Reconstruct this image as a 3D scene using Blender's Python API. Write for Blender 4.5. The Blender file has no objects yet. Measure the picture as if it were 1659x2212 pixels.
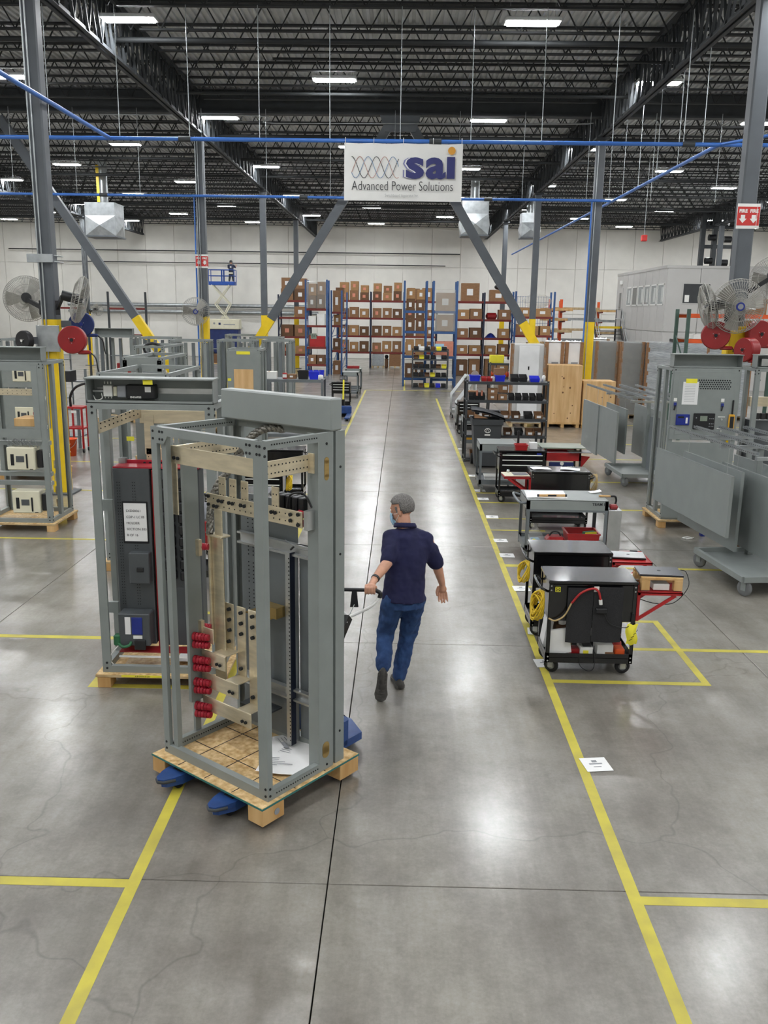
import bpy, math, random
from mathutils import Vector, Matrix
random.seed(7)
S = bpy.context.scene
C = S.collection
PI = math.pi
R = math.radians
# ---------------------------------------------------------------- camera, world, exposure
def camera():
    p, y, r = R(12.85), R(.975), R(.81)
    f = Vector((-math.sin(y)*math.cos(p), math.cos(y)*math.cos(p), -math.sin(p)))
    rt = Vector((math.cos(y), math.sin(y), 0)); up = rt.cross(f)
    rt2 = math.cos(r)*rt + math.sin(r)*up; up2 = -math.sin(r)*rt + math.cos(r)*up
    cd = bpy.data.cameras.new('camera'); cd.sensor_fit = 'VERTICAL'; cd.sensor_height = 36
    cd.lens = 1890/2212*36; cd.clip_start = .1; cd.clip_end = 300
    co = bpy.data.objects.new('camera', cd); C.objects.link(co)
    m = Matrix((rt2, up2, -f)).transposed().to_4x4(); m.translation = Vector((0, 0, 3.3))
    co.matrix_world = m; S.camera = co
camera()
w = bpy.data.worlds.new('world'); S.world = w; w.use_nodes = True
w.node_tree.nodes['Background'].inputs[0].default_value = (.9, .95, 1, 1)
w.node_tree.nodes['Background'].inputs[1].default_value = .02
LAMP = 62.0          # emission of the highbay lamps
S.view_settings.exposure = 1.36
S.view_settings.view_transform = 'Standard'; S.view_settings.look = 'None'
S.view_settings.gamma = 1; S.view_settings.use_curve_mapping = False
# ---------------------------------------------------------------- materials
def lin(c):
    if isinstance(c, str): c = tuple(int(c[i:i+2], 16) for i in (0, 2, 4))
    c = [x/255 for x in c]
    return tuple(x/12.92 if x <= .04045 else ((x+.055)/1.055)**2.4 for x in c) + (1,)
MATS = {}
def mat(name, col='808080', rough=.5, metal=0, var=.12, scale=8, col2=None, bump=0, bscale=60, emit=0, trans=0, alpha=1, spec=.5, stretch=None, world=False, coat=0):
    if name in MATS: return MATS[name]
    m = bpy.data.materials.new(name); m.use_nodes = True; nt = m.node_tree; N = nt.nodes; L = nt.links
    b = N['Principled BSDF']; c = lin(col); MATS[name] = m
    b.inputs['Roughness'].default_value = rough; b.inputs['Metallic'].default_value = metal
    b.inputs['Specular IOR Level'].default_value = spec
    if coat: b.inputs['Coat Weight'].default_value = coat; b.inputs['Coat Roughness'].default_value = .08
    if trans: b.inputs['Transmission Weight'].default_value = trans
    if alpha < 1: b.inputs['Alpha'].default_value = alpha
    if emit:
        b.inputs['Emission Color'].default_value = c; b.inputs['Emission Strength'].default_value = emit
    tc = N.new('ShaderNodeTexCoord'); src = tc.outputs['Object']
    if world: src = N.new('ShaderNodeNewGeometry').outputs['Position']
    if stretch:
        mp = N.new('ShaderNodeMapping'); mp.inputs['Scale'].default_value = stretch; L.new(src, mp.inputs[0]); src = mp.outputs[0]
    nz = N.new('ShaderNodeTexNoise'); nz.inputs['Scale'].default_value = scale; nz.inputs['Detail'].default_value = 4; L.new(src, nz.inputs['Vector'])
    cr = N.new('ShaderNodeValToRGB'); L.new(nz.outputs['Fac'], cr.inputs[0])
    d = lin(col2) if col2 else tuple(x*(1-var) for x in c[:3])+(1,)
    e = c if col2 else tuple(min(1, x*(1+var*.6)) for x in c[:3])+(1,)
    cr.color_ramp.elements[0].position = .32; cr.color_ramp.elements[0].color = d
    cr.color_ramp.elements[1].position = .68; cr.color_ramp.elements[1].color = e
    L.new(cr.outputs[0], b.inputs['Base Color'])
    if bump:
        n2 = N.new('ShaderNodeTexNoise'); n2.inputs['Scale'].default_value = bscale; n2.inputs['Detail'].default_value = 3; L.new(src, n2.inputs['Vector'])
        bp = N.new('ShaderNodeBump'); bp.inputs['Strength'].default_value = bump; bp.inputs['Distance'].default_value = .01
        L.new(n2.outputs['Fac'], bp.inputs['Height']); L.new(bp.outputs[0], b.inputs['Normal'])
    return m
M = lambda n: MATS[n]
mat('steel_grey', '858b89', .42, 0, .06, 6)                 # powder-coated switchgear grey
mat('panel_grey', '6c7275', .45, 0, .06, 5)
mat('light_panel', '8b918f', .4, 0, .05, 4)
mat('column_grey', '565b60', .5, 0, .1, 3)
mat('dark_steel', '34383b', .6, 0, .15, 4)
mat('joist', '26292b', .65, 0, .2, 3)
mat('deck', 'c4c7c8', .5, .1, .14, 2, world=True)
mat('safety_yellow', 'efcb18', .45, 0, .08, 4)
mat('tape', 'c9bd45', .5, 0, .3, 5, col2='b0a447', world=True)
mat('black_paint', '0c0d0f', .25, 0, .2, 6, coat=.4)
mat('black_matte', '141517', .7, 0, .2, 9)
mat('rubber', '1b1b1c', .8, 0, .2, 12)
mat('grey_rubber', '6d6f70', .7, 0, .15, 9)
mat('zinc', 'b9bcbc', .32, .85, .12, 7)
mat('galv', 'a9aeb0', .38, .75, .2, 5)
mat('chrome', 'd5d8da', .15, 1, .05, 8)
mat('tin', 'd8ccb0', .3, .6, .14, 6, stretch=(1, 1, 5))    # tinned bus bar
mat('brass_tin', 'b59a62', .3, .85, .14, 6)
mat('red', 'a81f22', .4, 0, .12, 5)
mat('red_dark', '8c1a1e', .35, 0, .12, 5)
mat('red_ins', 'ad2234', .35, 0, .1, 9)
mat('orange', 'd9561f', .5, 0, .1, 6)
mat('bucket_orange', 'e8571c', .45, 0, .08, 6)
mat('rack_blue', '2f5487', .5, 0, .15, 5)
mat('rack_red', '74271f', .55, 0, .15, 5)
mat('rack_green', '41584f', .5, 0, .15, 5)
mat('rack_navy', '20283f', .5, 0, .15, 5)
mat('blue_bin', '1f2fd0', .35, 0, .08, 6)
mat('blue_pipe', '3a6fc0', .4, 0, .1, 3)
mat('jack_blue', '23457f', .4, 0, .2, 10)
mat('lift_blue', '1c4da3', .45, 0, .1, 4)
mat('navy_cover', '1a2d63', .6, 0, .2, 4)
mat('white', 'e6e6e2', .5, 0, .04, 5)
mat('cream', 'dcd8c0', .5, 0, .06, 5)
mat('paper', 'e9e9e8', .7, 0, .03, 10)
mat('yellow_note', 'ece23c', .7, 0, .05, 9)
mat('wall', 'e6e4dd', .75, 0, .05, 1.2, world=True)
mat('office_wall', 'b7b6b3', .65, 0, .04, 2)
mat('glass_dark', '3c3f42', .12, 0, .1, 3)
mat('glass', 'a9b2b4', .06, 0, .2, 3, alpha=.35)
mat('cardboard', '8c6849', .8, 0, .14, 7, stretch=(1, 1, 4))
mat('cardboard_dark', '694c34', .8, 0, .14, 7, stretch=(1, 1, 4))
mat('cardboard_light', 'a27c53', .8, 0, .12, 7, stretch=(1, 1, 4))
mat('pink_label', 'd58a72', .7, 0, .1, 9)
mat('wood', 'd6b27c', .65, 0, .2, 5, col2='b98e55', stretch=(1.5, 1.5, .25))
mat('plywood', 'dcb987', .6, 0, .2, 3, col2='c39a64', stretch=(3, 3, .35))
mat('pallet_wood', 'c9b38c', .75, 0, .2, 6, col2='a3875c')
mat('osb', 'e0c493', .75, 0, .3, 26, col2='b48f5a', bump=.15)
mat('film', 'b8bdc0', .12, .1, .25, 14, col2='8b9296', bump=.6, bscale=18, stretch=(.5, .5, 6))
mat('clear_wrap', 'c9c8c2', .12, 0, .2, 9, alpha=.28, bump=.5, bscale=15)
mat('foam_white', 'e2e3e3', .6, 0, .04, 5)
mat('black_plastic', '17181b', .45, 0, .15, 9)
mat('bin_plastic', '3d4043', .5, 0, .08, 6)
mat('black_felt', '2a2a2c', .95, 0, .25, 120, bump=.3, bscale=200)
mat('laptop_grey', '6f7176', .32, .6, .05, 9)
mat('screen_blue', '1d2f86', .3, 0, .15, 12)
mat('screen_grey', '7f8a7c', .3, 0, .1, 12)
mat('meter_yellow', 'dca42a', .5, 0, .08, 9)
mat('cord_yellow', 'e1bf2a', .5, 0, .1, 20)
mat('cord_tan', 'b9a06f', .5, 0, .1, 20)
mat('green_wrap', '2c6a45', .5, 0, .15, 9)
mat('skin', 'c8957b', .5, 0, .1, 12)
mat('hair', '8d8a87', .8, 0, .45, 170, col2='45423f', bump=.25, bscale=320)
mat('navy_shirt', '15173f', .85, 0, .14, 9, bump=.08, bscale=30)
mat('denim', '2c4a77', .9, 0, .3, 14, col2='1f3760', bump=.12, bscale=90)
mat('shoe', '3c3a37', .7, 0, .2, 14)
mat('sole', '4c4a46', .85, 0, .2, 30, bump=.5, bscale=70)
mat('mask_blue', 'a4cbe6', .8, 0, .06, 30)
mat('ink', '22242a', .7, 0, .1, 9)
mat('ink_grey', '8f9296', .7, 0, .1, 9)
mat('banner', 'e4e4e1', .6, 0, .04, 2.5, bump=.25, bscale=2.2)
mat('logo_navy', '2b2f6b', .6, 0, .04, 5)
mat('logo_mauve', '7d7eab', .6, 0, .04, 5)
mat('logo_gold', 'd99a38', .6, 0, .04, 5)
mat('logo_red', 'b98a80', .6, 0, .04, 5)
mat('logo_blue', '6d8fb5', .6, 0, .04, 5)
mat('fire_red', 'c5302c', .5, 0, .05, 5)
mat('braid', 'aaa79f', .4, .7, .45, 60, col2='4a4843')
mat('wire_grid', 'a8a7a0', .45, .3, .1, 9)
mat('blade', '9c9a92', .45, .3, .12, 9)
mat('slot_dark', '1a1c1e', .8, 0, .1, 9)
mat('lamp', 'fbfdff', .5, 0, 0, 3, emit=LAMP)
mat('far_lamp', 'fffbe8', .5, 0, 0, 3, emit=6)
mat('fixture', 'c9cbcb', .4, .2, .05, 4)
# concrete floor: worn polish, mottled
def concrete():
    m = bpy.data.materials.new('concrete'); m.use_nodes = True; nt = m.node_tree; N = nt.nodes; L = nt.links; MATS['concrete'] = m
    b = N['Principled BSDF']; pos = N.new('ShaderNodeNewGeometry').outputs['Position']
    def nz(sc, det=5, rough=.55, st=None):
        n = N.new('ShaderNodeTexNoise'); n.inputs['Scale'].default_value = sc; n.inputs['Detail'].default_value = det; n.inputs['Roughness'].default_value = rough
        s = pos
        if st:
            mp = N.new('ShaderNodeMapping'); mp.inputs['Scale'].default_value = st; L.new(pos, mp.inputs[0]); s = mp.outputs[0]
        L.new(s, n.inputs['Vector']); return n.outputs['Fac']
    def ramp(f, p0, c0, p1, c1):
        r = N.new('ShaderNodeValToRGB'); r.color_ramp.elements[0].position = p0; r.color_ramp.elements[1].position = p1
        r.color_ramp.elements[0].color = lin(c0); r.color_ramp.elements[1].color = lin(c1); L.new(f, r.inputs[0]); return r.outputs[0]
    def mix(bt, f, a, c):
        x = N.new('ShaderNodeMix'); x.data_type = 'RGBA'; x.blend_type = bt; x.inputs[0].default_value = f; L.new(a, x.inputs[6]); L.new(c, x.inputs[7]); return x.outputs[2]
    a = ramp(nz(.4, 6), .3, '898580', .7, 'a8a49c')
    c = mix('MULTIPLY', .55, a, ramp(nz(3.1, 8, .7), .3, 'c6c2ba', .7, 'ffffff'))
    c = mix('MULTIPLY', .5, c, ramp(nz(38, 4, .7), .3, 'd5d2cc', .65, 'ffffff'))
    c = mix('MULTIPLY', .45, c, ramp(nz(1.4, 7, .65, (4, .35, 1)), .3, 'b6b1a7', .65, 'ffffff'))
    c = mix('MULTIPLY', .6, c, ramp(nz(.9, 9, .75), .34, 'a8a399', .56, 'ffffff'))
    vo = N.new('ShaderNodeTexVoronoi'); vo.feature = 'DISTANCE_TO_EDGE'; vo.inputs['Scale'].default_value = .33; wp = N.new('ShaderNodeVectorMath'); wp.operation = 'MULTIPLY_ADD'; wn = N.new('ShaderNodeTexNoise'); wn.inputs['Scale'].default_value = 1.8; L.new(pos, wn.inputs['Vector']); L.new(wn.outputs['Color'], wp.inputs[0]); wp.inputs[1].default_value = (.7, .7, .7); L.new(pos, wp.inputs[2]); L.new(wp.outputs[0], vo.inputs['Vector'])
    c = mix('MULTIPLY', .3, c, ramp(vo.outputs['Distance'], .0005, '6a665e', .0022, 'ffffff'))
    L.new(c, b.inputs['Base Color'])
    cw = N.new('ShaderNodeMapRange'); cw.inputs[1].default_value = .25; cw.inputs[2].default_value = .75; cw.inputs[3].default_value = .45; cw.inputs[4].default_value = 1.0; L.new(nz(1.1, 5), cw.inputs[0]); L.new(cw.outputs[0], b.inputs['Coat Weight']); b.inputs['Coat Roughness'].default_value = .2; b.inputs['Coat IOR'].default_value = 1.6
    rr = N.new('ShaderNodeMapRange'); rr.inputs[1].default_value = .2; rr.inputs[2].default_value = .8; rr.inputs[3].default_value = .32; rr.inputs[4].default_value = .42
    L.new(nz(1.3, 4), rr.inputs[0]); L.new(rr.outputs[0], b.inputs['Roughness']); b.inputs['Specular IOR Level'].default_value = .5
    bp = N.new('ShaderNodeBump'); bp.inputs['Strength'].default_value = .02; bp.inputs['Distance'].default_value = .01; L.new(nz(2.2, 2), bp.inputs['Height']); L.new(bp.outputs[0], b.inputs['Normal'])
concrete()
mat('joint', '25231f', .9)
# ---------------------------------------------------------------- mesh builder
class B:
    def __init__(s): s.v = []; s.f = []; s.sm = []; s.mi = []; s.cur = 0
    def add(s, vs, fs, smooth=False):
        o = len(s.v); s.v += [tuple(p) for p in vs]
        for f in fs: s.f.append([i+o for i in f]); s.sm.append(smooth); s.mi.append(s.cur)
        return s
    def box(s, x0, x1, y0, y1, z0, z1):
        if x0 > x1: x0, x1 = x1, x0
        if y0 > y1: y0, y1 = y1, y0
        if z0 > z1: z0, z1 = z1, z0
        return s.add([(x0,y0,z0),(x1,y0,z0),(x1,y1,z0),(x0,y1,z0),(x0,y0,z1),(x1,y0,z1),(x1,y1,z1),(x0,y1,z1)],
                     [(3,2,1,0),(4,5,6,7),(0,1,5,4),(1,2,6,5),(2,3,7,6),(3,0,4,7)])
    def cb(s, c, d, m=None):                       # box by centre and size, optionally rotated by a 3x3
        x, y, z = d[0]/2, d[1]/2, d[2]/2
        vs = [Vector(p) for p in ((-x,-y,-z),(x,-y,-z),(x,y,-z),(-x,y,-z),(-x,-y,z),(x,-y,z),(x,y,z),(-x,y,z))]
        if m is not None: vs = [m @ p for p in vs]
        return s.add([p+Vector(c) for p in vs], [(3,2,1,0),(4,5,6,7),(0,1,5,4),(1,2,6,5),(2,3,7,6),(3,0,4,7)])
    def rb(s, x0, x1, y0, y1, z0, z1, r=.006):     # chamfered box
        r = min(r, abs(x1-x0)*.45, abs(y1-y0)*.45, abs(z1-z0)*.45)
        vs = []; X = (x0, x1); Y = (y0, y1); Z = (z0, z1); ix = {}
        for i in (0, 1):
            for j in (0, 1):
                for k in (0, 1):
                    dx, dy, dz = (r if i == 0 else -r), (r if j == 0 else -r), (r if k == 0 else -r)
                    ix[i,j,k,0] = len(vs); vs.append((X[i], Y[j]+dy, Z[k]+dz))
                    ix[i,j,k,1] = len(vs); vs.append((X[i]+dx, Y[j], Z[k]+dz))
                    ix[i,j,k,2] = len(vs); vs.append((X[i]+dx, Y[j]+dy, Z[k]))
        fs = []; g = lambda i, j, k, a: ix[i,j,k,a]
        fs += [[g(0,0,0,0),g(0,0,1,0),g(0,1,1,0),g(0,1,0,0)], [g(1,0,0,0),g(1,1,0,0),g(1,1,1,0),g(1,0,1,0)]]
        fs += [[g(0,0,0,1),g(1,0,0,1),g(1,0,1,1),g(0,0,1,1)], [g(0,1,0,1),g(0,1,1,1),g(1,1,1,1),g(1,1,0,1)]]
        fs += [[g(0,0,0,2),g(0,1,0,2),g(1,1,0,2),g(1,0,0,2)], [g(0,0,1,2),g(1,0,1,2),g(1,1,1,2),g(0,1,1,2)]]
        for i in (0, 1):
            for j in (0, 1):
                q = [g(i,j,0,0),g(i,j,0,1),g(i,j,1,1),g(i,j,1,0)]; fs.append(q if (i == j) else q[::-1])
                q = [g(i,0,j,0),g(i,0,j,2),g(i,1,j,2),g(i,1,j,0)]; fs.append(q[::-1] if (i == j) else q)
                q = [g(0,i,j,1),g(0,i,j,2),g(1,i,j,2),g(1,i,j,1)]; fs.append(q if (i == j) else q[::-1])
        for i in (0, 1):
            for j in (0, 1):
                for k in (0, 1):
                    t = [g(i,j,k,0),g(i,j,k,1),g(i,j,k,2)]; fs.append(t[::-1] if (i+j+k) % 2 == 0 else t)
        return s.add(vs, fs)
    def bar(s, p, q, w, h=None, up=(0,0,1)):       # rectangular bar between two points
        p, q = Vector(p), Vector(q); h = h or w; d = (q-p).normalized(); u = Vector(up)
        if abs(d.dot(u)) > .98: u = Vector((0,1,0))
        a = d.cross(u).normalized()*w/2; b = d.cross(a).normalized()*h/2
        vs = [p-a-b,p+a-b,p+a+b,p-a+b,q-a-b,q+a-b,q+a+b,q-a+b]
        return s.add(vs, [(0,1,2,3),(7,6,5,4),(4,5,1,0),(5,6,2,1),(6,7,3,2),(7,4,0,3)])
    def cyl(s, p, q, r, n=12, r2=None, caps=True):
        p, q = Vector(p), Vector(q); r2 = r if r2 is None else r2; d = (q-p).normalized()
        u = Vector((0,0,1)) if abs(d.z) < .95 else Vector((1,0,0))
        a = d.cross(u).normalized(); b = d.cross(a).normalized(); vs = []
        for k in range(n):
            t = 2*PI*k/n; e = a*math.cos(t)+b*math.sin(t); vs += [p+e*r, q+e*r2]
        s.add(vs, [(2*k, 2*k+1, (2*k+3) % (2*n), (2*k+2) % (2*n)) for k in range(n)], True)
        if caps: s.add(vs[0::2], [tuple(range(n))]); s.add(vs[1::2], [tuple(range(n))[::-1]])
        return s
    def tube(s, pts, r, n=8, closed=False):
        P = [Vector(p) for p in pts]; m = len(P); vs = []; last = None
        for i in range(m):
            if closed: d = (P[(i+1) % m]-P[i-1]).normalized()
            else: d = (P[min(i+1, m-1)]-P[max(i-1, 0)]).normalized()
            if last is None:
                u = Vector((0,0,1)) if abs(d.z) < .9 else Vector((1,0,0)); a = d.cross(u).normalized()
            else:
                a = last-d*last.dot(d); a = a.normalized() if a.length > 1e-6 else d.orthogonal().normalized()
            last = a; b = d.cross(a); rr = r[i] if isinstance(r, (list, tuple)) else r
            vs += [P[i]+(a*math.cos(2*PI*k/n)+b*math.sin(2*PI*k/n))*rr for k in range(n)]
        fs = []
        for i in range(m if closed else m-1):
            j = (i+1) % m
            fs += [(i*n+k, i*n+(k+1) % n, j*n+(k+1) % n, j*n+k) for k in range(n)]
        s.add(vs, fs, True)
        if not closed: s.add(vs[:n], [tuple(range(n))[::-1]]); s.add(vs[-n:], [tuple(range(n))])
        return s
    def prism(s, poly, a0, a1, ax='z'):            # polygon extruded along an axis (poly in the two other axes, in order)
        n = len(poly); mk = {'z': lambda p, t: (p[0], p[1], t), 'y': lambda p, t: (p[0], t, p[1]), 'x': lambda p, t: (t, p[0], p[1])}[ax]
        vs = [mk(p, a0) for p in poly]+[mk(p, a1) for p in poly]
        return s.add(vs, [tuple(range(n))[::-1], tuple(range(n, 2*n))]+[(k, (k+1) % n, n+(k+1) % n, n+k) for k in range(n)])
    def lathe(s, prof, n=24, c=(0,0,0), m=None):   # profile (r, z) turned about z
        vs = []; c = Vector(c)
        for r, z in prof:
            for k in range(n):
                p = Vector((r*math.cos(2*PI*k/n), r*math.sin(2*PI*k/n), z)); p = m @ p if m is not None else p; vs.append(p+c)
        fs = [(i*n+k, i*n+(k+1) % n, (i+1)*n+(k+1) % n, (i+1)*n+k) for i in range(len(prof)-1) for k in range(n)]
        return s.add(vs, fs, True)
    def grid(s, fn, nu, nv, smooth=True):
        vs = [fn(i/nu, j/nv) for j in range(nv+1) for i in range(nu+1)]
        return s.add(vs, [(j*(nu+1)+i, j*(nu+1)+i+1, (j+1)*(nu+1)+i+1, (j+1)*(nu+1)+i) for j in range(nv) for i in range(nu)], smooth)
    def ball(s, c, r, n=12, sc=(1,1,1)):
        m = n//2; vs = []; c = Vector(c)
        for i in range(m+1):
            t = PI*i/m
            for k in range(n): vs.append(c+Vector((r*sc[0]*math.sin(t)*math.cos(2*PI*k/n), r*sc[1]*math.sin(t)*math.sin(2*PI*k/n), r*sc[2]*math.cos(t))))
        return s.add(vs, [(i*n+k, (i+1)*n+k, (i+1)*n+(k+1) % n, i*n+(k+1) % n) for i in range(m) for k in range(n)], True)
    def mesh(s, name, mats):
        me = bpy.data.meshes.new(name); me.from_pydata(s.v, [], s.f)
        for m in (mats if isinstance(mats, (list, tuple)) else [mats]): me.materials.append(MATS[m] if isinstance(m, str) else m)
        me.polygons.foreach_set('use_smooth', s.sm); me.polygons.foreach_set('material_index', s.mi); me.update()
        return me
    def build(s, name, mats, parent=None, loc=(0,0,0), rz=0, label=None):
        o = bpy.data.objects.new(name, s.mesh(name, mats)); C.objects.link(o); o.parent = parent
        o.location = loc; o.rotation_euler = (0, 0, rz)
        if label: o['label'] = label
        return o
def tag(o, label=None, cat=None, group=None, kind=None):
    for k, v in (('label', label), ('category', cat), ('group', group), ('kind', kind)):
        if v: o[k] = v
    return o
def thing(name, label, cat, loc=(0,0,0), rz=0, group=None):
    o = bpy.data.objects.new(name, None); C.objects.link(o); o.location = loc; o.rotation_euler = (0, 0, rz); o.empty_display_size = .1
    return tag(o, label, cat, group)
def link(name, me, parent=None, loc=(0,0,0), rz=0):          # another object on shared mesh data
    o = bpy.data.objects.new(name, me); C.objects.link(o); o.parent = parent; o.location = loc; o.rotation_euler = (0, 0, rz); return o
KIDS = {}
def kids(o):
    return [c for c in bpy.data.objects if c.parent == o]
def dup(o, loc=None, rz=None, label=None, parent=None, depth=0):
    c = o.copy(); C.objects.link(c); c.parent = parent
    if loc is not None: c.location = loc
    if rz is not None: c.rotation_euler = (0, 0, rz)
    if label: c['label'] = label
    for ch in kids(o): dup(ch, parent=c, depth=depth+1)
    return c
def smooth_path(pts, n=6):                                     # Catmull-Rom through points
    P = [Vector(p) for p in pts]; P = [P[0]*2-P[1]]+P+[P[-1]*2-P[-2]]; out = []
    for i in range(1, len(P)-2):
        a, b, c, d = P[i-1:i+3]
        for k in range(n):
            t = k/n; out.append(.5*((2*b)+(c-a)*t+(2*a-5*b+4*c-d)*t*t+(3*b-a-3*c+d)*t**3))
    return out+[P[-2]]
def text(s, size, name, m, parent, loc, rot=(PI/2, 0, 0), ext=.001, align='CENTER', sx=1, bold=0, shear=0):
    cu = bpy.data.curves.new(name, 'FONT'); cu.body = s; cu.size = size; cu.extrude = ext; cu.align_x = align; cu.align_y = 'CENTER'; cu.offset = bold; cu.shear = shear; cu.resolution_u = 3
    cu.materials.append(MATS[m]); o = bpy.data.objects.new(name, cu); C.objects.link(o)
    dg = bpy.context.evaluated_depsgraph_get(); me = bpy.data.meshes.new_from_object(o.evaluated_get(dg)); bpy.data.objects.remove(o); bpy.data.curves.remove(cu)
    o = bpy.data.objects.new(name, me); C.objects.link(o); o.parent = parent; o.location = loc; o.rotation_euler = rot; o.scale = (sx, 1, 1); return o
# ---------------------------------------------------------------- the hall
XC = (-18.4, -6.15, 5.8, 18.0); YC = (3.4, 15.6, 27.8, 40.0, 52.2)
X0, X1, Y0, Y1, ZD = -30.5, 30.5, -8.0, 64.5, 9.65
floor = B().box(X0, X1, Y0, Y1, -.4, -.1).build('floor', 'joint'); tag(floor, 'polished grey concrete floor with saw-cut joints and yellow tape lanes', kind='structure')
PX = 3.88
xs = [-.38+PX*k for k in range(-9, 10)]; ys = [4.55+PX*k for k in range(-4, 17)]
xs = [X0]+[x for x in xs if X0+.5 < x < X1-.5]+[X1]; ys = [Y0]+[y for y in ys if Y0+.5 < y < Y1-.5]+[Y1]
slab_me = {}
for i in range(len(xs)-1):
    for j in range(len(ys)-1):
        wx, wy = xs[i+1]-xs[i], ys[j+1]-ys[j]; k = (round(wx, 2), round(wy, 2))
        if k not in slab_me: slab_me[k] = B().rb(.004, wx-.004, .003, wy-.003, -.1, 0, .0025).mesh('slab', 'concrete')
        link('slab', slab_me[k], floor, (xs[i], ys[j], 0))
tape_n = [0]
def tape(x0, x1, y0, y1): tape_n[0] += 1; B().box(x0, x1, y0, y1, .0003, .0012+.00006*tape_n[0]).build('tape_line', 'tape', floor)
tape(-1.56, -1.485, 2, 38.2); tape(1.375, 1.45, 2, 34.8)
tape(-9, -1.56, 4.47, 4.545); tape(1.45, 8, 4.43, 4.505)
tape(-9, -2.42, 8.38, 8.46); tape(-2.75, -2.67, 7.3, 9.2); tape(-2.75, -1.6, 7.22, 7.3); tape(-2.75, -1.56, 9.2, 9.28)
tape(1.9, 10, 8.37, 8.44); tape(1.45, 2.9, 7.53, 7.6); tape(2.83, 2.9, 7.6, 9.2); tape(1.9, 2.9, 9.2, 9.27)
tape(-12, -1.56, 12.28, 12.35); tape(-1.5, 1.38, 38.2, 38.35); tape(.12, .2, 38.4, 47); tape(.2, 2.6, 38.25, 38.35)
for y in (9.3, 10.4, 11.35, 13.3, 14.1, 15.35, 16.2, 17.9): tape(1.45, 2.3, y, y+.06)
tape(1.45, 12, 11.3, 11.37); tape(2.6, 12, 14.9, 14.97); tape(3.4, 12, 17.5, 17.57); tape(3.6, 12, 20.4, 20.47); tape(3.6, 12, 22.9, 23); tape(3.8, 14, 27.0, 27.08)
for y in (15.8, 18.9, 22.5, 26): tape(-9, -1.56, y, y+.07)
# walls: precast panels on a backing
def wall(name, lab, x0, x1, y0, y1, panels):
    wob = B().box(x0, x1, y0, y1, -.1, ZD+.4).build(name, 'wall'); tag(wob, lab, kind='structure'); return wob
wb = wall('wall_back', 'far white wall of tall precast concrete panels', X0, X1, Y1+.03, Y1+.3, 1)
pm = {}
for (z0, z1) in ((0, 3.35), (3.35, 6.45), (6.45, 9.62)):
    x = X0
    k = 0
    while x < X1-.1:
        me = pm.setdefault((z0, z1), B().rb(.012, 2.018, 0, .06, z0+.012, z1-.012, .006).mesh('panel', 'wall')); link('panel', me, wb, (x, Y1-.03, 0)); x += 2.0334; k += 1
wall('wall_left', 'white side wall on the left of the hall', X0-.3, X0, Y0, Y1, 0); wall('wall_right', 'white side wall on the right of the hall', X1, X1+.3, Y0, Y1, 0)
wall('wall_rear', 'white wall behind the viewpoint', X0, X1, Y0-.3, Y0, 0)
# roof deck: ribbed sheet
def deck():
    b = B(); vs = []; x = X0; p = .155
    prof = []
    while x < X1: prof += [(x, 0), (x+p*.42, 0), (x+p*.5, .045), (x+p*.92, .045)]; x += p
    for (px, pz) in prof: vs += [(px, Y0, ZD+pz), (px, Y1, ZD+pz)]
    b.add(vs, [(2*i, 2*i+1, 2*i+3, 2*i+2) for i in range(len(prof)-1)])
    n = len(b.v); b.box(X0, X1, Y0, Y1, ZD+.2, ZD+.4)
    return b.build('ceiling', 'deck')
ceiling = tag(deck(), 'ribbed metal roof deck above open-web steel joists', kind='structure')
def joist_me(Lx, depth=.62, pan=.61):
    b = B(); zt, zb = ZD-.03, ZD-depth
    for s in (-1, 1): b.box(0, Lx, s*.012, s*.055, zt-.045, zt); b.box(.5, Lx-.5, s*.012, s*.05, zb, zb+.04)
    n = int(Lx/pan); st = Lx/n
    for i in range(n):
        a, c = i*st, (i+.5)*st
        b.bar((a, 0, zt-.03), (c, 0, zb+.02), .026, .026); b.bar((c, 0, zb+.02), (a+st, 0, zt-.03), .026, .026)
    return b.mesh('joist', 'joist')
XB = (X0,)+XC+(X1,); jm = {}
y = 27.8-1.525*12
while y < 64:
    for i in range(5):
        if abs(y-27.8) < .3: continue
        k = round(XB[i+1]-XB[i], 2)
        if k not in jm: jm[k] = joist_me(k)
        link('joist', jm[k], ceiling, (XB[i], y, 0))
    y += 1.525
def girder_me(Ly=12.2):
    b = B(); zt, zb = ZD-.1, 8.4
    for s in (-1, 1): b.box(s*.02, s*.11, 0, Ly, zt-.09, zt); b.box(s*.02, s*.11, 0, Ly, zb, zb+.015); b.box(s*.02, s*.035, 0, Ly, zb, zb+.13)
    n = 16; st = Ly/n
    for i in range(n):
        a = i*st
        for s in (-1, 1):
            b.bar((s*.045, a, zt-.05), (s*.045, a+st/2, zb+.06), .05, .03); b.bar((s*.045, a+st/2, zb+.06), (s*.045, a+st, zt-.05), .05, .03)
        b.bar((0, a+st/2, zb+.05), (0, a+st/2, zt-.05), .04, .04)
    return b.mesh('girder', 'dark_steel')
gm = girder_me()
for x in XC:
    for yy in (3.4, 15.6, 27.8, 40.0, 52.2): link('girder', gm, ceiling, (x, yy, 0))
def ibeam(x0, x1, y, z0, z1):
    b = B(); b.box(x0, x1, y-.15, y+.15, z0, z0+.03); b.box(x0, x1, y-.15, y+.15, z1-.03, z1); b.box(x0, x1, y-.012, y+.012, z0, z1); return b
tag(ibeam(X0, X1, 27.8, 8.96, 9.62).build('roof_beam', 'dark_steel'), 'deep dark steel beam spanning the hall above the banner', 'beam')
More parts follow.
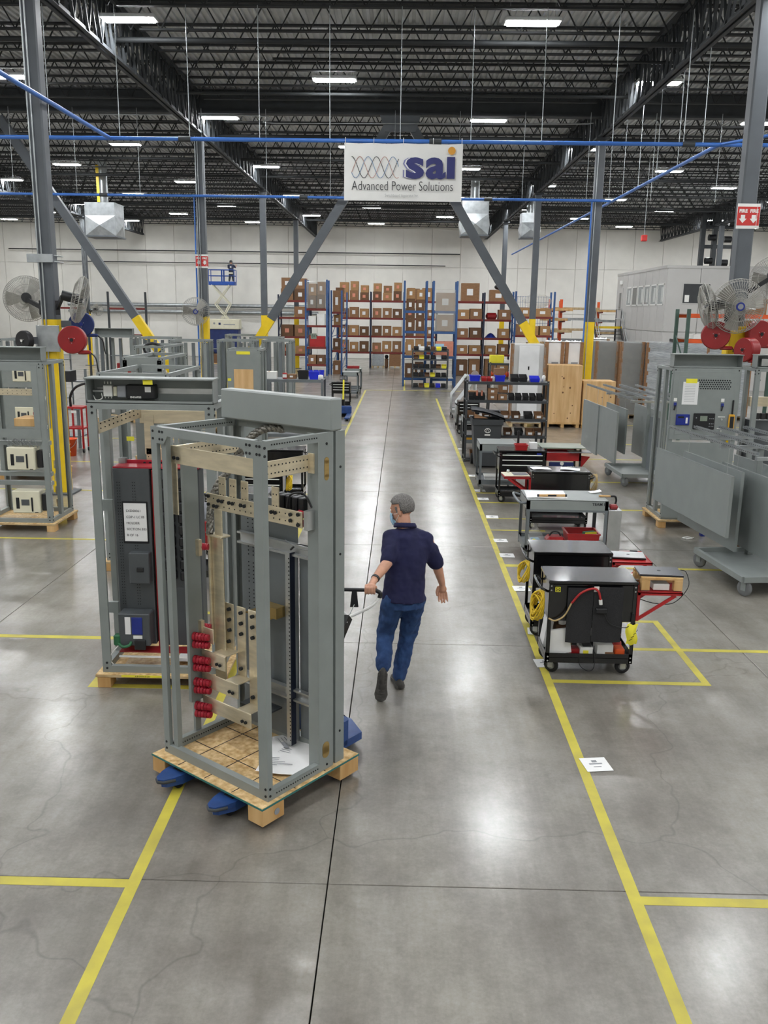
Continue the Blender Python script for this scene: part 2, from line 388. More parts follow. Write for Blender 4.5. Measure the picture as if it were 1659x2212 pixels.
# columns
def column(x, y, lab, sign=None, conduit=0, blue=False):
    t = thing('steel_column', lab, 'column', (x, y, 0), 0, 'steel roof columns'); h = .13
    b = B(); c = .025
    poly = [(-h+c,-h),(h-c,-h),(h,-h+c),(h,h-c),(h-c,h),(-h+c,h),(-h,h-c),(-h,-h+c)]
    b.prism(poly, 3.1, 8.42); b.build('shaft', 'column_grey', t)
    B().prism([(px*1.03, py*1.03) for px, py in poly], .02, 3.1).build('yellow_guard', 'safety_yellow', t)
    B().rb(-.25, .25, -.25, .25, 0, .03).build('base_plate', 'column_grey', t)
    B().rb(-.2, .2, -.28, .28, 8.34, 8.4).build('cap_plate', 'dark_steel', t)
    for k in range(conduit):
        xx = -.09+.06*k; B().cyl((xx, -h-.035, 1.2), (xx, -h-.035, 8.3), .014, 8).build('conduit', 'galv', t)
    if blue: B().cyl((-h-.05, -.1, 1.4), (-h-.05, -.1, 6.62), .025, 8).build('air_drop', 'blue_pipe', t)
    if sign:
        z0, z1 = sign; s = B().box(-.19, .19, -h-.012, -h-.006, z0, z1).build('fire_sign', 'white', t, label='red and white FIRE sign with arrows')
        B().box(-.185, .185, -h-.014, -h-.011, z0+.05, z1-.05).build('red_field', 'fire_red', s)
        B().box(h+.006, h+.012, -.15, .15, z0, z1).build('fire_sign', 'white', t); B().box(h+.011, h+.014, -.145, .145, z0+.05, z1-.05).build('red_field', 'fire_red', s)
        for xx in (-.09, .09):
            text('FIRE', .075, 'lettering', 'white', s, (xx, -h-.015, z1-.12), bold=.003)
            b = B(); zc = z0+.16; b.prism([(xx-.035, zc+.06), (xx+.035, zc+.06), (xx+.035, zc), (xx+.065, zc), (xx, zc-.07), (xx-.065, zc), (xx-.035, zc)], -h-.016, -h-.0145, 'y'); b.build('arrow', 'white', s)
    return t
column(-6.15, 15.6, 'near grey column on the left carrying two fans and hose reels', None, 2)
column(5.75, 15.6, 'near grey column on the right with FIRE sign, fans and red reels', (4.75, 5.15))
column(-6.15, 27.8, 'second column on the left, with a fan and a FIRE sign', (4.55, 4.95), 2, True)
column(5.8, 27.8, 'second column on the right, behind the plywood crates', None, 1, True)
column(-6.15, 40, 'third column on the left, beside the left slanting brace')
column(5.8, 40, 'third column on the right, beside the right slanting brace')
column(-6.15, 52.2, 'farthest column on the left, above the storage racks')
column(5.8, 52.2, 'farthest column on the right, above the storage racks')
column(-18.4, 52.2, 'far left column with conduits in front of the white wall', None, 4)
column(-18.4, 40, 'column cut by the left edge of the picture', None, 2)
column(18, 40, 'column behind the office on the right'); column(18, 52.2, 'rear column behind the office on the right')
def brace(p, q, lab):
    p, q = Vector(p), Vector(q); t = thing('diagonal_brace', lab, 'brace', (q.x, q.y, 0), 0, 'slanting braces')
    d = q-p; k = (p.z-3.05)/(p.z-q.z); mid = p+d*k; o = Vector((q.x, q.y, 0))
    B().bar(p-o, mid-o, .26, .2, (0,1,0)).build('shaft', 'column_grey', t); B().bar(mid-o, q-o, .265, .205, (0,1,0)).build('yellow_foot', 'safety_yellow', t)
brace((-.42, 27.8, 8.8), (-5.85, 27.8, .25), 'slanting grey brace left of the banner, yellow foot behind the grey frames')
brace((.12, 27.8, 8.8), (5.5, 27.8, .25), 'slanting grey brace right of the banner, yellow foot above the storage rack')
brace((-12.1, 27.8, 8.8), (-6.45, 27.8, .25), 'slanting grey brace at the far left, beyond the near column')
brace((-12.5, 27.8, 8.8), (-18.1, 27.8, .25), 'slanting brace beyond the left edge of the picture')
tag(B().prism([(-.75, 8.95), (.45, 8.95), (.3, 8.5), (-.6, 8.5)], 27.655, 27.685, 'y').build('gusset_plate', 'column_grey'), 'dark gusset plate joining the two braces under the beam', 'plate')
# lamps
LG = 'linear highbay lights'
special = {(0,-5.6): 'large bright highbay light at the top left, near the roof truss', (0,2.4): 'large bright highbay light at the top right of centre', (1,-1.8): 'highbay light above the banner, left of its centre',
  (1,-10): 'highbay light at the upper left edge of the picture', (1,6.2): 'highbay light partly hidden by the right roof truss', (2,-5.6): 'highbay light directly beside the second left column top', (2,2.4): 'highbay light above the right end of the banner',
  (3,-10): 'highbay light hanging left of the second left column, over the far floor', (3,6.2): 'highbay light behind the second right column'}
lm_body = B().rb(-.56, .56, -.19, .19, .02, .09, .01).mesh('housing', 'fixture'); lm_dif = B().box(-.5, .5, -.15, .15, 0, .02).mesh('diffuser', 'lamp')
lm_cab = B().cyl((0,0,.09), (0,0,.55), .004, 5).mesh('hanger_wire', 'galv')
RN = 'first second third fourth fifth sixth seventh eighth ninth tenth eleventh twelfth thirteenth fourteenth fifteenth sixteenth'.split()
LX = ['at the left wall', 'outermost left', 'very far left', 'far left', 'outer left', 'left of the left truss', 'beside the left truss', 'left of the centre line', 'right of the centre line', 'beside the right truss', 'right of the right truss', 'outer right', 'far right', 'very far right', 'at the right wall']
row = -5
while 19.25+4.55*row < 64:
    yy = 19.25+4.55*row; base = -5.6 if row % 2 == 0 else -1.8
    for m_ in range(-4, 5):
        xx = base+8.1*m_
        if not (X0+.8 < xx < X1-.8): continue
        t = thing('highbay_light', special.get((row, round(xx, 1)), 'linear highbay light, %s row from the far wall, %s' % (RN[9-row], LX[min(range(15), key=lambda q: abs(xx+1.7-4.05*(q-7)))])), 'light', (xx, yy, 8.95), 0, LG)
        link('housing', lm_body, t); link('diffuser', lm_dif, t)
        for s in (-.45, .45): link('hanger_wire', lm_cab, t, (s, 0, 0))
    row += 1
# blue air line, its hanging rods, sprinkler mains
ZP = 6.62
def pipe(name, pts, r, m, lab, cat, n=10): return tag(B().tube(pts, r, n).build(name, m), lab, cat)
p1 = pipe('air_pipe', [(-16, 18.6, ZP), (16, 18.6, ZP)], .04, 'blue_pipe', 'blue compressed-air pipe across the hall that carries the banner', 'pipe')
p2 = pipe('air_pipe', [(-22, 27.5, ZP), (6.13, 27.5, ZP)], .04, 'blue_pipe', 'second blue compressed-air pipe, behind the lower edge of the banner', 'pipe')
p3 = pipe('air_pipe', [(6.2, 18.65, ZP), (6.2, 52, ZP)], .04, 'blue_pipe', 'blue compressed-air pipe running away along the right columns', 'pipe')
p4 = pipe('air_pipe', [(-5.9, 13, ZP), (-5.9, 18.55, ZP)], .04, 'blue_pipe', 'short blue compressed-air pipe beside the near left column', 'pipe')
pipe('air_pipe', [(6.24, 18.54, ZP), (8.4, 15.2, ZP+.02)], .03, 'blue_pipe', 'blue compressed-air pipe slanting behind the near right column', 'pipe')
cp = B().cyl((-.12, 0, 0), (.12, 0, 0), .055, 10).mesh('coupling', 'dark_steel')
rodm = B().cyl((0, 0, ZP), (0, 0, 9.05), .009, 6).mesh('hanger_rod', 'galv')
for k in range(-8, 9):
    link('hanger_rod', rodm, p1, (-.1+1.4*k, 18.6, 0)); link('hanger_rod', rodm, p2, (-6+1.9*k, 27.5, 0))
for k in range(7): link('hanger_rod', rodm, p3, (6.2, 19.6+1.7*k, 0))
for x in (-4.4, .6, 5.6): link('coupling', cp, p1, (x, 18.6, ZP))
for x in (-9, -3, 2.5): link('coupling', cp, p2, (x, 27.5, ZP))
k = 0
for (y, x0, x1, r, z) in ((20.2, -14, 14, .055, 8.86), (21.3, -3, 12, .03, 8.8), (24.6, -6, 6, .04, 8.82), (30.5, -20, 20, .06, 8.85), (34.7, -16, 12, .05, 8.8), (39.2, -24, 20, .06, 8.84), (44, -20, 24, .05, 8.82), (49.6, -26, 26, .06, 8.84), (57, -26, 26, .06, 8.84)):
    B().tube([(x0, y, z), (x1, y, z)], r, 10).build('sprinkler_pipe', 'joist', ceiling)
B().tube(smooth_path([(-9, 27.6, 8.88), (-4.3, 27.6, 8.88), (-4.1, 27.6, 8.7), (-2, 27.6, 8.7), (4.6, 27.6, 8.75), (5.5, 27.6, 8.78)], 6), .02, 6).build('conduit_run', 'galv', ceiling)
tag(B().box(-.06, .06, 0, .012, 0, 1.5).build('yellow_strap', 'safety_yellow', None, (-13.1, 39.3, 7.75)), 'yellow strap hanging above the left air diffuser', 'strap')
# wall services on the far wall
for (z, x0, x1, r, lab) in ((7.35, -28, 4, .035, 'upper dark pipe run across the far wall'), (6.55, -26, 3, .03, 'lower dark pipe run across the far wall'), (3.6, -24, -6, .13, 'upper pale duct run low on the far wall'), (3.15, -24, -6, .11, 'lower pale duct run low on the far wall')):
    pipe('wall_pipe', [(x0, Y1-.35, z), (x1, Y1-.35, z)], r, 'joist' if r < .1 else 'galv', lab, 'pipe', 8)
# two square ceiling diffusers
def diffuser(x, y, z0, z1, w, lab):
    t = thing('air_diffuser', lab, 'vent', (x, y, z0), 0, 'square ceiling air units'); h = z1-z0; a = w/2
    B().box(-a, a, -a, a, h*.62, h).build('plenum', 'galv', t)
    for s, nm in (((0,-1), 1), ((1,0), 2), ((-1,0), 3), ((0,1), 4)):
        b = B(); c, d = s
        p = [Vector((c*a-d*a, d*a+c*a, h*.62)), Vector((c*a+d*a, d*a-c*a, h*.62)), Vector((c*a+d*a, d*a-c*a, .06)), Vector((c*a-d*a, d*a+c*a, .06)), Vector((c*(a+.12), d*(a+.12), h*.34))]
        b.add(p, [(0,1,4),(1,2,4),(2,3,4),(3,0,4)]); b.build('louvre_face', 'galv', t)
    B().box(-a-.03, a+.03, -a-.03, a+.03, 0, .06).build('bottom_frame', 'column_grey', t)
    B().cyl((0, 0, h), (0, 0, 9.64-z0), .2, 14).build('riser', 'galv', t)
diffuser(-13.1, 40, 6.32, 7.75, 1.3, 'square galvanised air diffuser hanging at the upper left')
diffuser(3.1, 40.5, 6.6, 8.1, 1.15, 'square galvanised air diffuser hanging behind the right brace')
diffuser(6.3, 46, 7.0, 8.2, .9, 'small galvanised air unit hanging beside the right roof truss')
# ---------------------------------------------------------------- switchgear frames
def cpost(b, x, y, dx, dy, wx, wy, z0, z1, t=.005, lip=.028):     # folded corner post
    b.box(x, x+dx*wx, y, y+dy*t, z0, z1); b.box(x, x+dx*t, y+dy*t, y+dy*wy, z0, z1)
    b.box(x+dx*(wx-t), x+dx*wx, y+dy*t, y+dy*lip, z0, z1); b.box(x+dx*t, x+dx*lip, y+dy*(wy-t), y+dy*wy, z0, z1); return b
def dots(b, pts, r, axis, depth=.006, n=6):
    for p in pts:
        q = list(p); q['xyz'.index(axis)] += depth; b.cyl(p, q, r, n)
    return b
def stuff(o): o['kind'] = 'stuff'; return o
def skid(t, w, d, z0=0, zt=.13, edge='pallet_wood', over=.05):
    B().rb(-w/2-over, w/2+over, -d/2-over, d/2+over, zt-.03, zt, .002).build('skid_board', ['osb'], t)
    B().box(-w/2-over-.002, w/2+over+.002, -d/2-over-.002, d/2+over+.002, zt-.026, zt-.006).build('board_edge', edge, t)
    for sx in (-1, 1):
        for sy in (-1, 1):
            x = sx*(w/2+over-.07); y = sy*(d/2+over-.08); B().rb(x-.06, x+.06, y-.075, y+.075, z0, zt-.03, .004).build('block', 'wood', t)
def frame(t, w, d, z0, z1, pw=.075, pd=.06, mid=True, m='steel_grey', pullbox=True, pb_back=False):
    X, Y = w/2, d/2
    for sx in (-1, 1):
        for sy in (-1, 1): cpost(B(), sx*X, sy*Y, -sx, -sy, pw, pd, z0, z1).build('post', m, t)
    for sy in (-1, 1):
        for (za, zb) in ((z0, z0+.06), (z1-.05, z1)): B().box(-X+pw, X-pw, sy*Y, sy*(Y-.05), za, zb).build('rail', m, t)
    for sx in (-1, 1):
        for (za, zb) in ((z0, z0+.06), (z1-.05, z1)): B().box(sx*X, sx*(X-.045), -Y+pd, Y-pd, za, zb).build('rail', m, t)
    if mid:
        for sx in (-1, 1): B().box(sx*X, sx*(X-.05), -.06, .03, z0+.06, z1-.05).build('middle_post', m, t)
    b = B(); pts = [(sx*(X+.001)-(.004 if sx < 0 else 0), sy*(Y-.03)+0, z) for sx in (-1, 1) for sy in (-1, 1) for z in (z0+.04, z0+.09, z1-.04, z1-.09)]; dots(b, pts, .011, 'x')
    pts = [(sx*(X-.04), -Y-.005, z) for sx in (-1, 1) for z in (z0+.04, z0+.09, z1-.03, z1-.08)]; dots(b, pts, .011, 'y'); stuff(b.build('bolts', 'slot_dark', t))
    if pullbox:
        ya = -Y if not pb_back else Y-.2; yb = ya+.2; zz = z1+.2
        b = B(); b.box(-X, X, yb-.005, yb, z1, zz); b.box(-X-.01, X+.01, ya-.02, yb, zz, zz+.012); b.box(-X, X, ya, yb, z1, z1+.006); b.box(-X, -X+.006, ya, yb, z1, zz); b.box(X-.006, X, ya, yb, z1, zz); b.box(-X, X, ya, ya+.006, z1, z1+.025)
        b.build('pull_box', m, t)
def busbar(t, x0, x1, y0, y1, z0, z1, holes='', m='tin', rows=2, pitch=.032):
    o = B().rb(x0, x1, y0, y1, z0, z1, .003).build('bus_bar', m, t)
    if holes:
        b = B(); h = z1-z0
        for r in range(rows):
            z = z0+h*(.28+.44*r/max(1, rows-1))
            if holes in '-y+y':
                y = y0-.0015 if holes == '-y' else y1-.004; n = int((x1-x0)/pitch)
                dots(b, [(x0+.02+pitch*k, y, z) for k in range(n)], .0055, 'y', .0055)
            else:
                x = x1-.004 if holes == '+x' else x0-.0015; n = int((y1-y0)/pitch)
                dots(b, [(x, y0+.02+pitch*k, z) for k in range(n)], .0055, 'x', .0055)
        stuff(b.build('punched_holes', 'slot_dark', o))
    return o
def insulator(t, p, q, r=.026):
    p, q = Vector(p), Vector(q); b = B(); n = 5
    for k in range(n):
        a, c = p.lerp(q, k/n), p.lerp(q, (k+.82)/n); b.cyl(a, c, r*(1.1-.25*k/n), 12)
        b.cyl(c, p.lerp(q, (k+1)/n), r*.75, 10)
    return b.build('insulator', 'red_ins', t)
def bolts(t, pts, axis, r=.012, d=-.012): return stuff(dots(B(), pts, r, axis, d, 8).build('bolts', 'slot_dark', t))
# --- the frame on the pallet jack
t = main_cab = thing('switchgear_frame', 'grey open steel frame with bus bars on the blue pallet jack', 'cabinet', (-.988, 5.80, 0), R(-37.5))
ZB, ZT = .165, 2.54
B().rb(-.58, .565, -.5, .46, .146, .165, .002).build('skid_board', 'osb', t); mat('teal', '2f6f68', .6); B().box(-.583, .568, -.503, .463, .149, .162).build('board_edge', 'teal', t)
b = B()
for x in (-.3, -.02, .26): b.box(x-.003, x+.003, -.49, .45, .1652, .1668)
for y in (-.18, .12): b.box(-.57, .55, y-.003, y+.003, .1652, .1668)
stuff(b.build('pencil_grid', 'slot_dark', t))
for x, y in ((.495, -.39), (.495, .37), (-.51, -.39), (-.51, .37)):
    o = B().rb(x-.07, x+.07, y-.11, y+.09, .03, .146, .005).build('block', 'wood', t)
B().cyl((.566, -.37, .09), (.568, -.37, .09), .024, 14).build('stamp', 'ink_grey', t)
# corner posts
cpost(B(), .535, -.42, -1, 1, .08, .045, ZB, ZT).build('post', 'steel_grey', t)
b = B(); cpost(b, -.535, -.42, 1, 1, .06, .05, ZB, ZT); b.box(-.45, -.405, -.40, -.36, ZB, ZT-.05); b.build('post', 'steel_grey', t)
b = B(); b.box(.505, .535, .07, .215, ZB, ZT); b.box(.47, .51, .215, .245, ZB, ZT); b.box(.5, .53, .245, .335, ZB, ZT); b.box(.44, .505, .07, .076, ZB, ZT); rp = b.build('post', 'steel_grey', t)
b = B(); b.cyl((.5352, .15, 2.36), (.537, .15, 2.36), .022, 16); b.cyl((.5352, .15, 2.25), (.537, .15, 2.25), .022, 16); b.box(.5352, .537, .128, .172, 2.25, 2.36); b.build('access_slot', 'brass_tin', rp); b = B(); b.cyl((.5352, .14, .34), (.5372, .14, .34), .035, 20); b.cyl((.5352, .14, .29), (.5372, .14, .29), .035, 20); b.box(.5352, .5372, .105, .175, .29, .34); b.build('slot_cover', 'brass_tin', rp)
cpost(B(), -.535, .335, 1, -1, .09, .05, ZB, ZT).build('post', 'steel_grey', t)
b = B(); b.box(-.535, -.505, -.185, -.06, .47, ZT-.05); b.box(-.535, -.51, -.15, -.1, ZB+.06, .47); b.build('middle_post', 'steel_grey', t)
for (za, zb) in ((ZB, ZB+.065), (ZT-.055, ZT)):
    B().box(-.475, .455, -.42, -.37, za, zb).build('rail', 'steel_grey', t); B().box(-.45, .44, .285, .335, za, zb).build('rail', 'steel_grey', t)
    B().box(-.535, -.49, -.37, .285, za, zb).build('rail', 'steel_grey', t); B().box(.49, .535, -.375, .07, za, zb).build('rail', 'steel_grey', t)
b = B(); b.prism([(.40, ZT-.11), (.46, ZT-.11), (.46, ZT-.055), (.36, ZT-.055)], -.421, -.415, 'y'); b.build('gusset', 'steel_grey', t); b = B(); b.prism([(-.40, ZT-.11), (-.475, ZT-.11), (-.475, ZT-.055), (-.36, ZT-.055)], -.421, -.415, 'y'); b.build('gusset', 'steel_grey', t)
bolts(t, [(x, -.42, z) for x in (.49, .515, .43, .40, -.51, -.44, -.41) for z in (ZT-.03, ZT-.08)]+[(.515, -.42, z) for z in (.2, .25)]+[(-.51, -.42, z) for z in (.2, .25)], 'y', .009, -.004)
bolts(t, [(.535, y, z) for y in (-.4,) for z in (ZT-.04, ZT-.09, .2, .25)]+[(.535, .15, 2.47), (.53, .29, 2.3), (.53, .29, 1.7), (.53, .29, .4), (.535, .15, .2)], 'x', .009, .004)
stuff(dots(B(), [(.5352, -.34+.022*k, z) for k in range(19) for z in (.2, ZT-.025)], .005, 'x', .003).build('punched_holes', 'slot_dark', t)); stuff(dots(B(), [(-.488, -.34+.022*k, z) for k in range(28) for z in (.2, ZT-.03)], .005, 'x', .003).build('punched_holes', 'slot_dark', t))
# closed pull box on top, at the back
B().rb(-.53, .54, .19, .3, ZT+.004, 2.755, .01).build('pull_box', 'light_panel', t)
# upper bus loop
busbar(t, -.47, .46, -.335, -.325, 2.29, 2.41); busbar(t, .45, .46, -.325, .09, 2.29, 2.40, '+x'); busbar(t, -.47, -.46, -.325, .30, 2.29, 2.40, '+x')
busbar(t, -.47, -.40, -.322, -.312, 1.93, 2.33); bolts(t, [(.40, -.336, 2.32), (.40, -.336, 2.38), (-.40, -.336, 2.33), (-.36, -.336, 2.33)], 'y'); B().box(-.53, -.46, -.315, -.275, 2.05, 2.13).build('bracket', 'tin', t)
B().box(.455, .505, .06, .10, 2.28, 2.41).build('bracket', 'tin', t)
# middle bus with tabs
busbar(t, -.48, .46, -.006, .006, 1.92, 2.03, '-y', pitch=.055)
for x in (-.33, -.22, -.1, .08, .2): busbar(t, x-.035, x+.035, .008, .018, 1.98, 2.16, '-y', pitch=.03)
bolts(t, [(x+d, -.006, 1.99) for x in (-.33, -.22, -.1, .08, .2) for d in (-.018, .018)]+[(-.455, -.006, z) for z in (1.95, 2.01)]+[(.43, -.006, z) for z in (1.94, 2.01)]+[(.36, -.006, 2.0), (.36, -.006, 1.96), (-.4, -.006, 1.945), (-.37, -.006, 1.945)], 'y', .013)
for z in (1.945, 2.005): insulator(t, (.40, .03, z), (.475, .03, z), .024)
B().box(.47, .505, .0, .07, 1.91, 2.04).build('bracket', 'zinc', t)
b = B()
for k in range(5): b.rb(.12+.06*k, .165+.06*k, .06, .15, 1.99, 2.1, .006)
b.build('terminal_block', 'black_plastic', t); B().tube(smooth_path([(.3, .02, 2.03), (.33, .02, 2.12), (.42, .05, 2.14), (.48, .07, 2.05)], 5), .007, 6).build('cable', 'black_plastic', t)
B().rb(-.4, -.32, -.01, .0, 1.72, 1.93, .003).build('bus_bar', 'tin', t)
# tall vertical bus
B().rb(-.47, -.45, -.02, .06, .9, 1.73, .003).build('bus_bar', 'tin', t); B().rb(-.448, -.33, .0, .012, .62, 1.72, .003).build('bus_bar', 'tin', t); B().rb(-.47, -.31, -.03, .06, 1.72, 1.735, .003).build('bus_bar', 'tin', t)
for z in (1.64, 1.03): insulator(t, (-.50, -.06, z), (-.445, -.03, z), .026); B().box(-.535, -.47, -.10, -.07, z-.06, z+.06).build('bracket', 'tin', t)
# rear plate, struts, slotted strip
pl = B().rb(-.44, .145, .275, .285, .2, 2.0, .003).build('rear_plate', 'panel_grey', t); B().box(.147, .40, .29, .296, .2, 1.66).build('rear_plate', 'panel_grey', t)
stuff(dots(B(), [(x, .2735, z) for x in (-.36, -.31, -.26, -.22) for z in [1.0+.03*k for k in range(33)] if int(z*33) % 7 != 0], .006, 'y', .002).build('slots', 'slot_dark', pl))
for z in (1.68, .59):
    b = B(); b.box(-.40, .50, .2, .24, z-.045, z-.03); b.box(-.40, .50, .2, .24, z+.03, z+.045); b.box(-.40, .50, .235, .24, z-.03, z+.03); b.build('strut_channel', 'zinc', t)
sp = B().box(.115, .16, .18, .186, .2, 1.66).add([], []).build('slotted_strip', 'zinc', t); B().box(.155, .161, .18, .23, .2, 1.66).build('strip_flange', 'rack_navy', sp)
stuff(dots(B(), [(.151, .179, .24+.03*k) for k in range(47)], .006, 'y', .002).build('slots', 'slot_dark', sp))
B().tube(smooth_path([(.15, .2, 1.68), (.2, .22, 1.72), (.35, .22, 1.73), (.46, .2, 1.78)], 5), .008, 6).build('cable', 'black_plastic', t)
B().tube(smooth_path([(.2, .1, 1.78), (.3, .15, 1.72), (.42, .18, 1.75), (.47, .16, 1.88)], 5), .003, 5).build('cable', 'ink_grey', t)
# stepped lower buses
Hz = (1.0, .82, .645, .455)
for k, (xv, zb) in enumerate(((-.33, .87), (-.205, .69), (-.085, .5))):
    xe = xv+.1
    busbar(t, xv-.045, xv+.045, .045, .055, zb, 1.22); bolts(t, [(xv+.01, .044, z) for z in (1.18, 1.1, 1.02)]+[(xv, .044, zb+.06)], 'y', .014, -.02)
    B().rb(xv-.045, xe-.01, -.075, .055, zb-.01, zb, .002).build('bus_bar', 'tin', t)
for k, (z, xe) in enumerate(zip(Hz, (-.36, -.24, -.11, .02))):
    busbar(t, -.5, xe, -.085, -.075, z-.07, z+.045); bolts(t, [(xe-.05, -.086, z-.03), (xe-.085, -.086, z-.03)], 'y', .012)
    for dz in (-.02, -.08): insulator(t, (-.505, -.145, z+dz), (-.39, -.1, z+dz), .029)
B().rb(-.2, .05, .08, .2, 1.17, 1.18, .002).build('bus_bar', 'brass_tin', t); B().rb(-.06, .1, .1, .19, 1.18, 1.26, .002).build('bus_bar', 'brass_tin', t)
B().rb(-.3, .0, .1, .25, .42, .435, .002).build('gland_plate', 'dark_steel', t)
# braided strap
def braid(pts, r=.025):
    b = B(); P = smooth_path(pts, 10); n = len(P)
    for s in range(3):
        q = []
        for i, p in enumerate(P):
            d = (P[min(i+1, n-1)]-P[max(i-1, 0)]).normalized(); u = d.orthogonal().normalized(); v = d.cross(u); a = i*.8+s*2*PI/3; q.append(p+(u*math.cos(a)+v*math.sin(a))*r*.5)
        b.tube(q, r*.75, 7)
    return b
braid([(.0, .3, 2.5), (-.12, .26, 2.5), (-.26, .22, 2.42), (-.38, .16, 2.22), (-.45, .08, 2.08), (-.46, .02, 1.95), (-.44, -.02, 1.74)]).build('braided_strap', 'braid', t)
for i, (x, y, a, lab) in enumerate(((.24, .12, 12, 'drawing sheet lying under the slotted strip'), (.12, .2, -24, 'creased drawing sheet at the back of the skid'), (.3, -.02, 30, 'drawing sheets in front, beside the near post'))):
    o = B().grid(lambda u, v: ((u-.5)*.36, (v-.5)*.28, .004*math.sin(6*u+i)*math.cos(5*v)+.004+(.03 if i == 1 else .01)*max(0, v-.7)**2*8), 8, 6).build('drawing_sheet', 'paper')
    w_ = main_cab.matrix_basis @ Vector((x, y, .17+.008*i)); o.location = (-.988+.793*x+.609*y, 5.8-.609*x+.793*y, .17+.009*i); o.rotation_euler = (0, 0, R(-37.5+a)); tag(o, 'white '+lab, 'paper', 'papers on the skid')
    b = B()
    for k in range(5): b.box(-.12, -.12+random.uniform(.05, .2), .05-.025*k, .056-.025*k, .014, .015)
    if i == 1: b.box(-.05, .05, -.05, -.02, .015, .016)
    stuff(b.build('print_lines', 'ink_grey', o))
# --- second frame behind it (axis-aligned)
t = cab2 = thing('switchgear_frame', 'grey steel frame on a wooden skid left of the pallet jack, taped paper inside', 'cabinet', (-2.085, 7.68, 0), 0)
skid(t, 1.06, .84); frame(t, 1.06, .84, .13, 2.53)
B().box(-.35, .05, -.474, -.472, .108, .128).build('marker_tape', 'yellow_note', t); text('A.B.DATA E-201', .02, 'handwriting', 'ink', t, (-.16, -.475, .117), ext=.0003)
pb = (-.53, .53, -.42, -.22)
B().box(-.5, .5, -.228, -.222, 2.6, 2.645).build('din_rail', 'zinc', t)
m_ = thing_dev = B().rb(-.22, .02, -.34, -.235, 2.56, 2.68, .008).build('control_module', 'black_plastic', t, label='black control module with white lettering'); text('ENKAPSIS', .022, 'lettering', 'white', m_, (-.14, -.3415, 2.575), ext=.0005, bold=.0008); B().box(-.06, -.01, -.3425, -.341, 2.62, 2.665).build('sticker', 'white', m_)
B().rb(-.30, -.225, -.33, -.235, 2.57, 2.67, .006).build('relay', 'ink_grey', t); B().rb(-.42, -.345, -.32, -.235, 2.575, 2.67, .005).build('breaker', 'white', t); B().rb(-.338, -.306, -.31, -.235, 2.58, 2.66, .004).build('terminal_strip', 'cream', t)
B().cyl((-.51, -.3, 2.62), (-.42, -.3, 2.62), .014, 8).build('fuse_tube', 'zinc', t); B().box(-.05, .03, -.425, -.421, 2.69, 2.735).build('sticky_note', 'yellow_note', t)
b = B()
for k in range(3):
    for zz in (2.56, 2.68): b.cyl((-.41+.026*k, -.3, zz), (-.41+.026*k, -.3, zz+.02), .005, 6)
stuff(b.build('terminals', 'white', t))
B().tube(smooth_path([(-.51, -.3, 2.58), (-.47, -.36, 2.55), (-.43, -.33, 2.56), (-.44, -.3, 2.6)], 5), .005, 6).build('wire', 'white', t)
# slanting and rear bus bars
b = B().bar((-.47, -.36, 2.31), (-.24, .1, 2.40), .012, .09).build('bus_bar', 'tin', t); busbar(t, -.25, .47, .1, .11, 2.30, 2.42); busbar(t, -.21, -.12, .09, .1, 2.02, 2.38)
stuff(dots(B(), [(-.45+.2*f, -.33+.4*f-.008, 2.335+.078*f+dz) for f in [k/9 for k in range(10)] for dz in (-.025, .015)], .006, 'y', -.005).build('punched_holes', 'slot_dark', t))
for x in (-.16, -.06, .06): busbar(t, x-.04, x+.04, .09, .1, 1.97, 2.08, '-y', pitch=.04)
busbar(t, -.35, .4, .05, .06, 1.93, 1.975); b = B().box(-.36, .4, .03, .05, 1.92, 1.98).build('bus_insulation', 'red_ins', t); B().box(-.42, -.36, -.02, .06, 1.89, 2.0).build('bracket', 'zinc', t); bolts(t, [(x, .03, 1.955) for x in (-.2, -.15, -.05, .0, .12)], 'y', .011)
B().box(-.33, -.24, .24, .3, .2, 2.45).build('inner_post', 'steel_grey', t); B().box(-.46, -.39, .37, .372, 2.1, 2.14).build('yellow_tag', 'yellow_note', t)
# panels with red edges
p1 = B().rb(-.42, -.1, -.2, -.02, .32, 1.94, .004).build('breaker_panel', 'dark_steel', t); MATS['dark_panel'] = mat('dark_panel', '4b4f52', .45, 0, .08, 6); p1.data.materials[0] = MATS['dark_panel']
B().rb(-.085, -.045, -.19, .0, .27, 1.93, .004).build('panel_edge', 'red_dark', t); p2 = B().rb(-.02, .33, -.17, .0, .3, 1.93, .004).build('breaker_panel', 'dark_panel', t); B().box(-.42, .33, -.19, .0, 1.942, 1.955).build('panel_cap', 'red_ins', t)
stuff(dots(B(), [(x, -.201, .7+.026*k) for x in (-.385, -.365, -.25, -.23) for k in range(44)], .0045, 'y', -.002).build('slots', 'slot_dark', p1))
fr = B().rb(-.35, -.125, -.21, -.2, 1.27, 1.65, .003).build('document_pocket', 'slot_dark', p1); o = B().box(-.335, -.135, -.2145, -.2105, 1.29, 1.635).build('paper_sheet', 'paper', p1, label='taped paper with printed section number')
for k, s in enumerate(('EXD00061', 'CDP-1 LC1B', 'HOLDER', 'SECTION 303', '8 OF 16')): text(s, .03, 'lettering', 'ink', o, (-.315, -.2155, 1.565-.055*k), ext=.0003, align='LEFT')
bx = B().rb(-.29, -.11, -.29, -.2, .92, 1.2, .006).build('junction_box', 'dark_panel', p1); B().rb(-.22, -.16, -.3, -.29, 1.03, 1.07, .003).build('latch', 'black_plastic', bx)
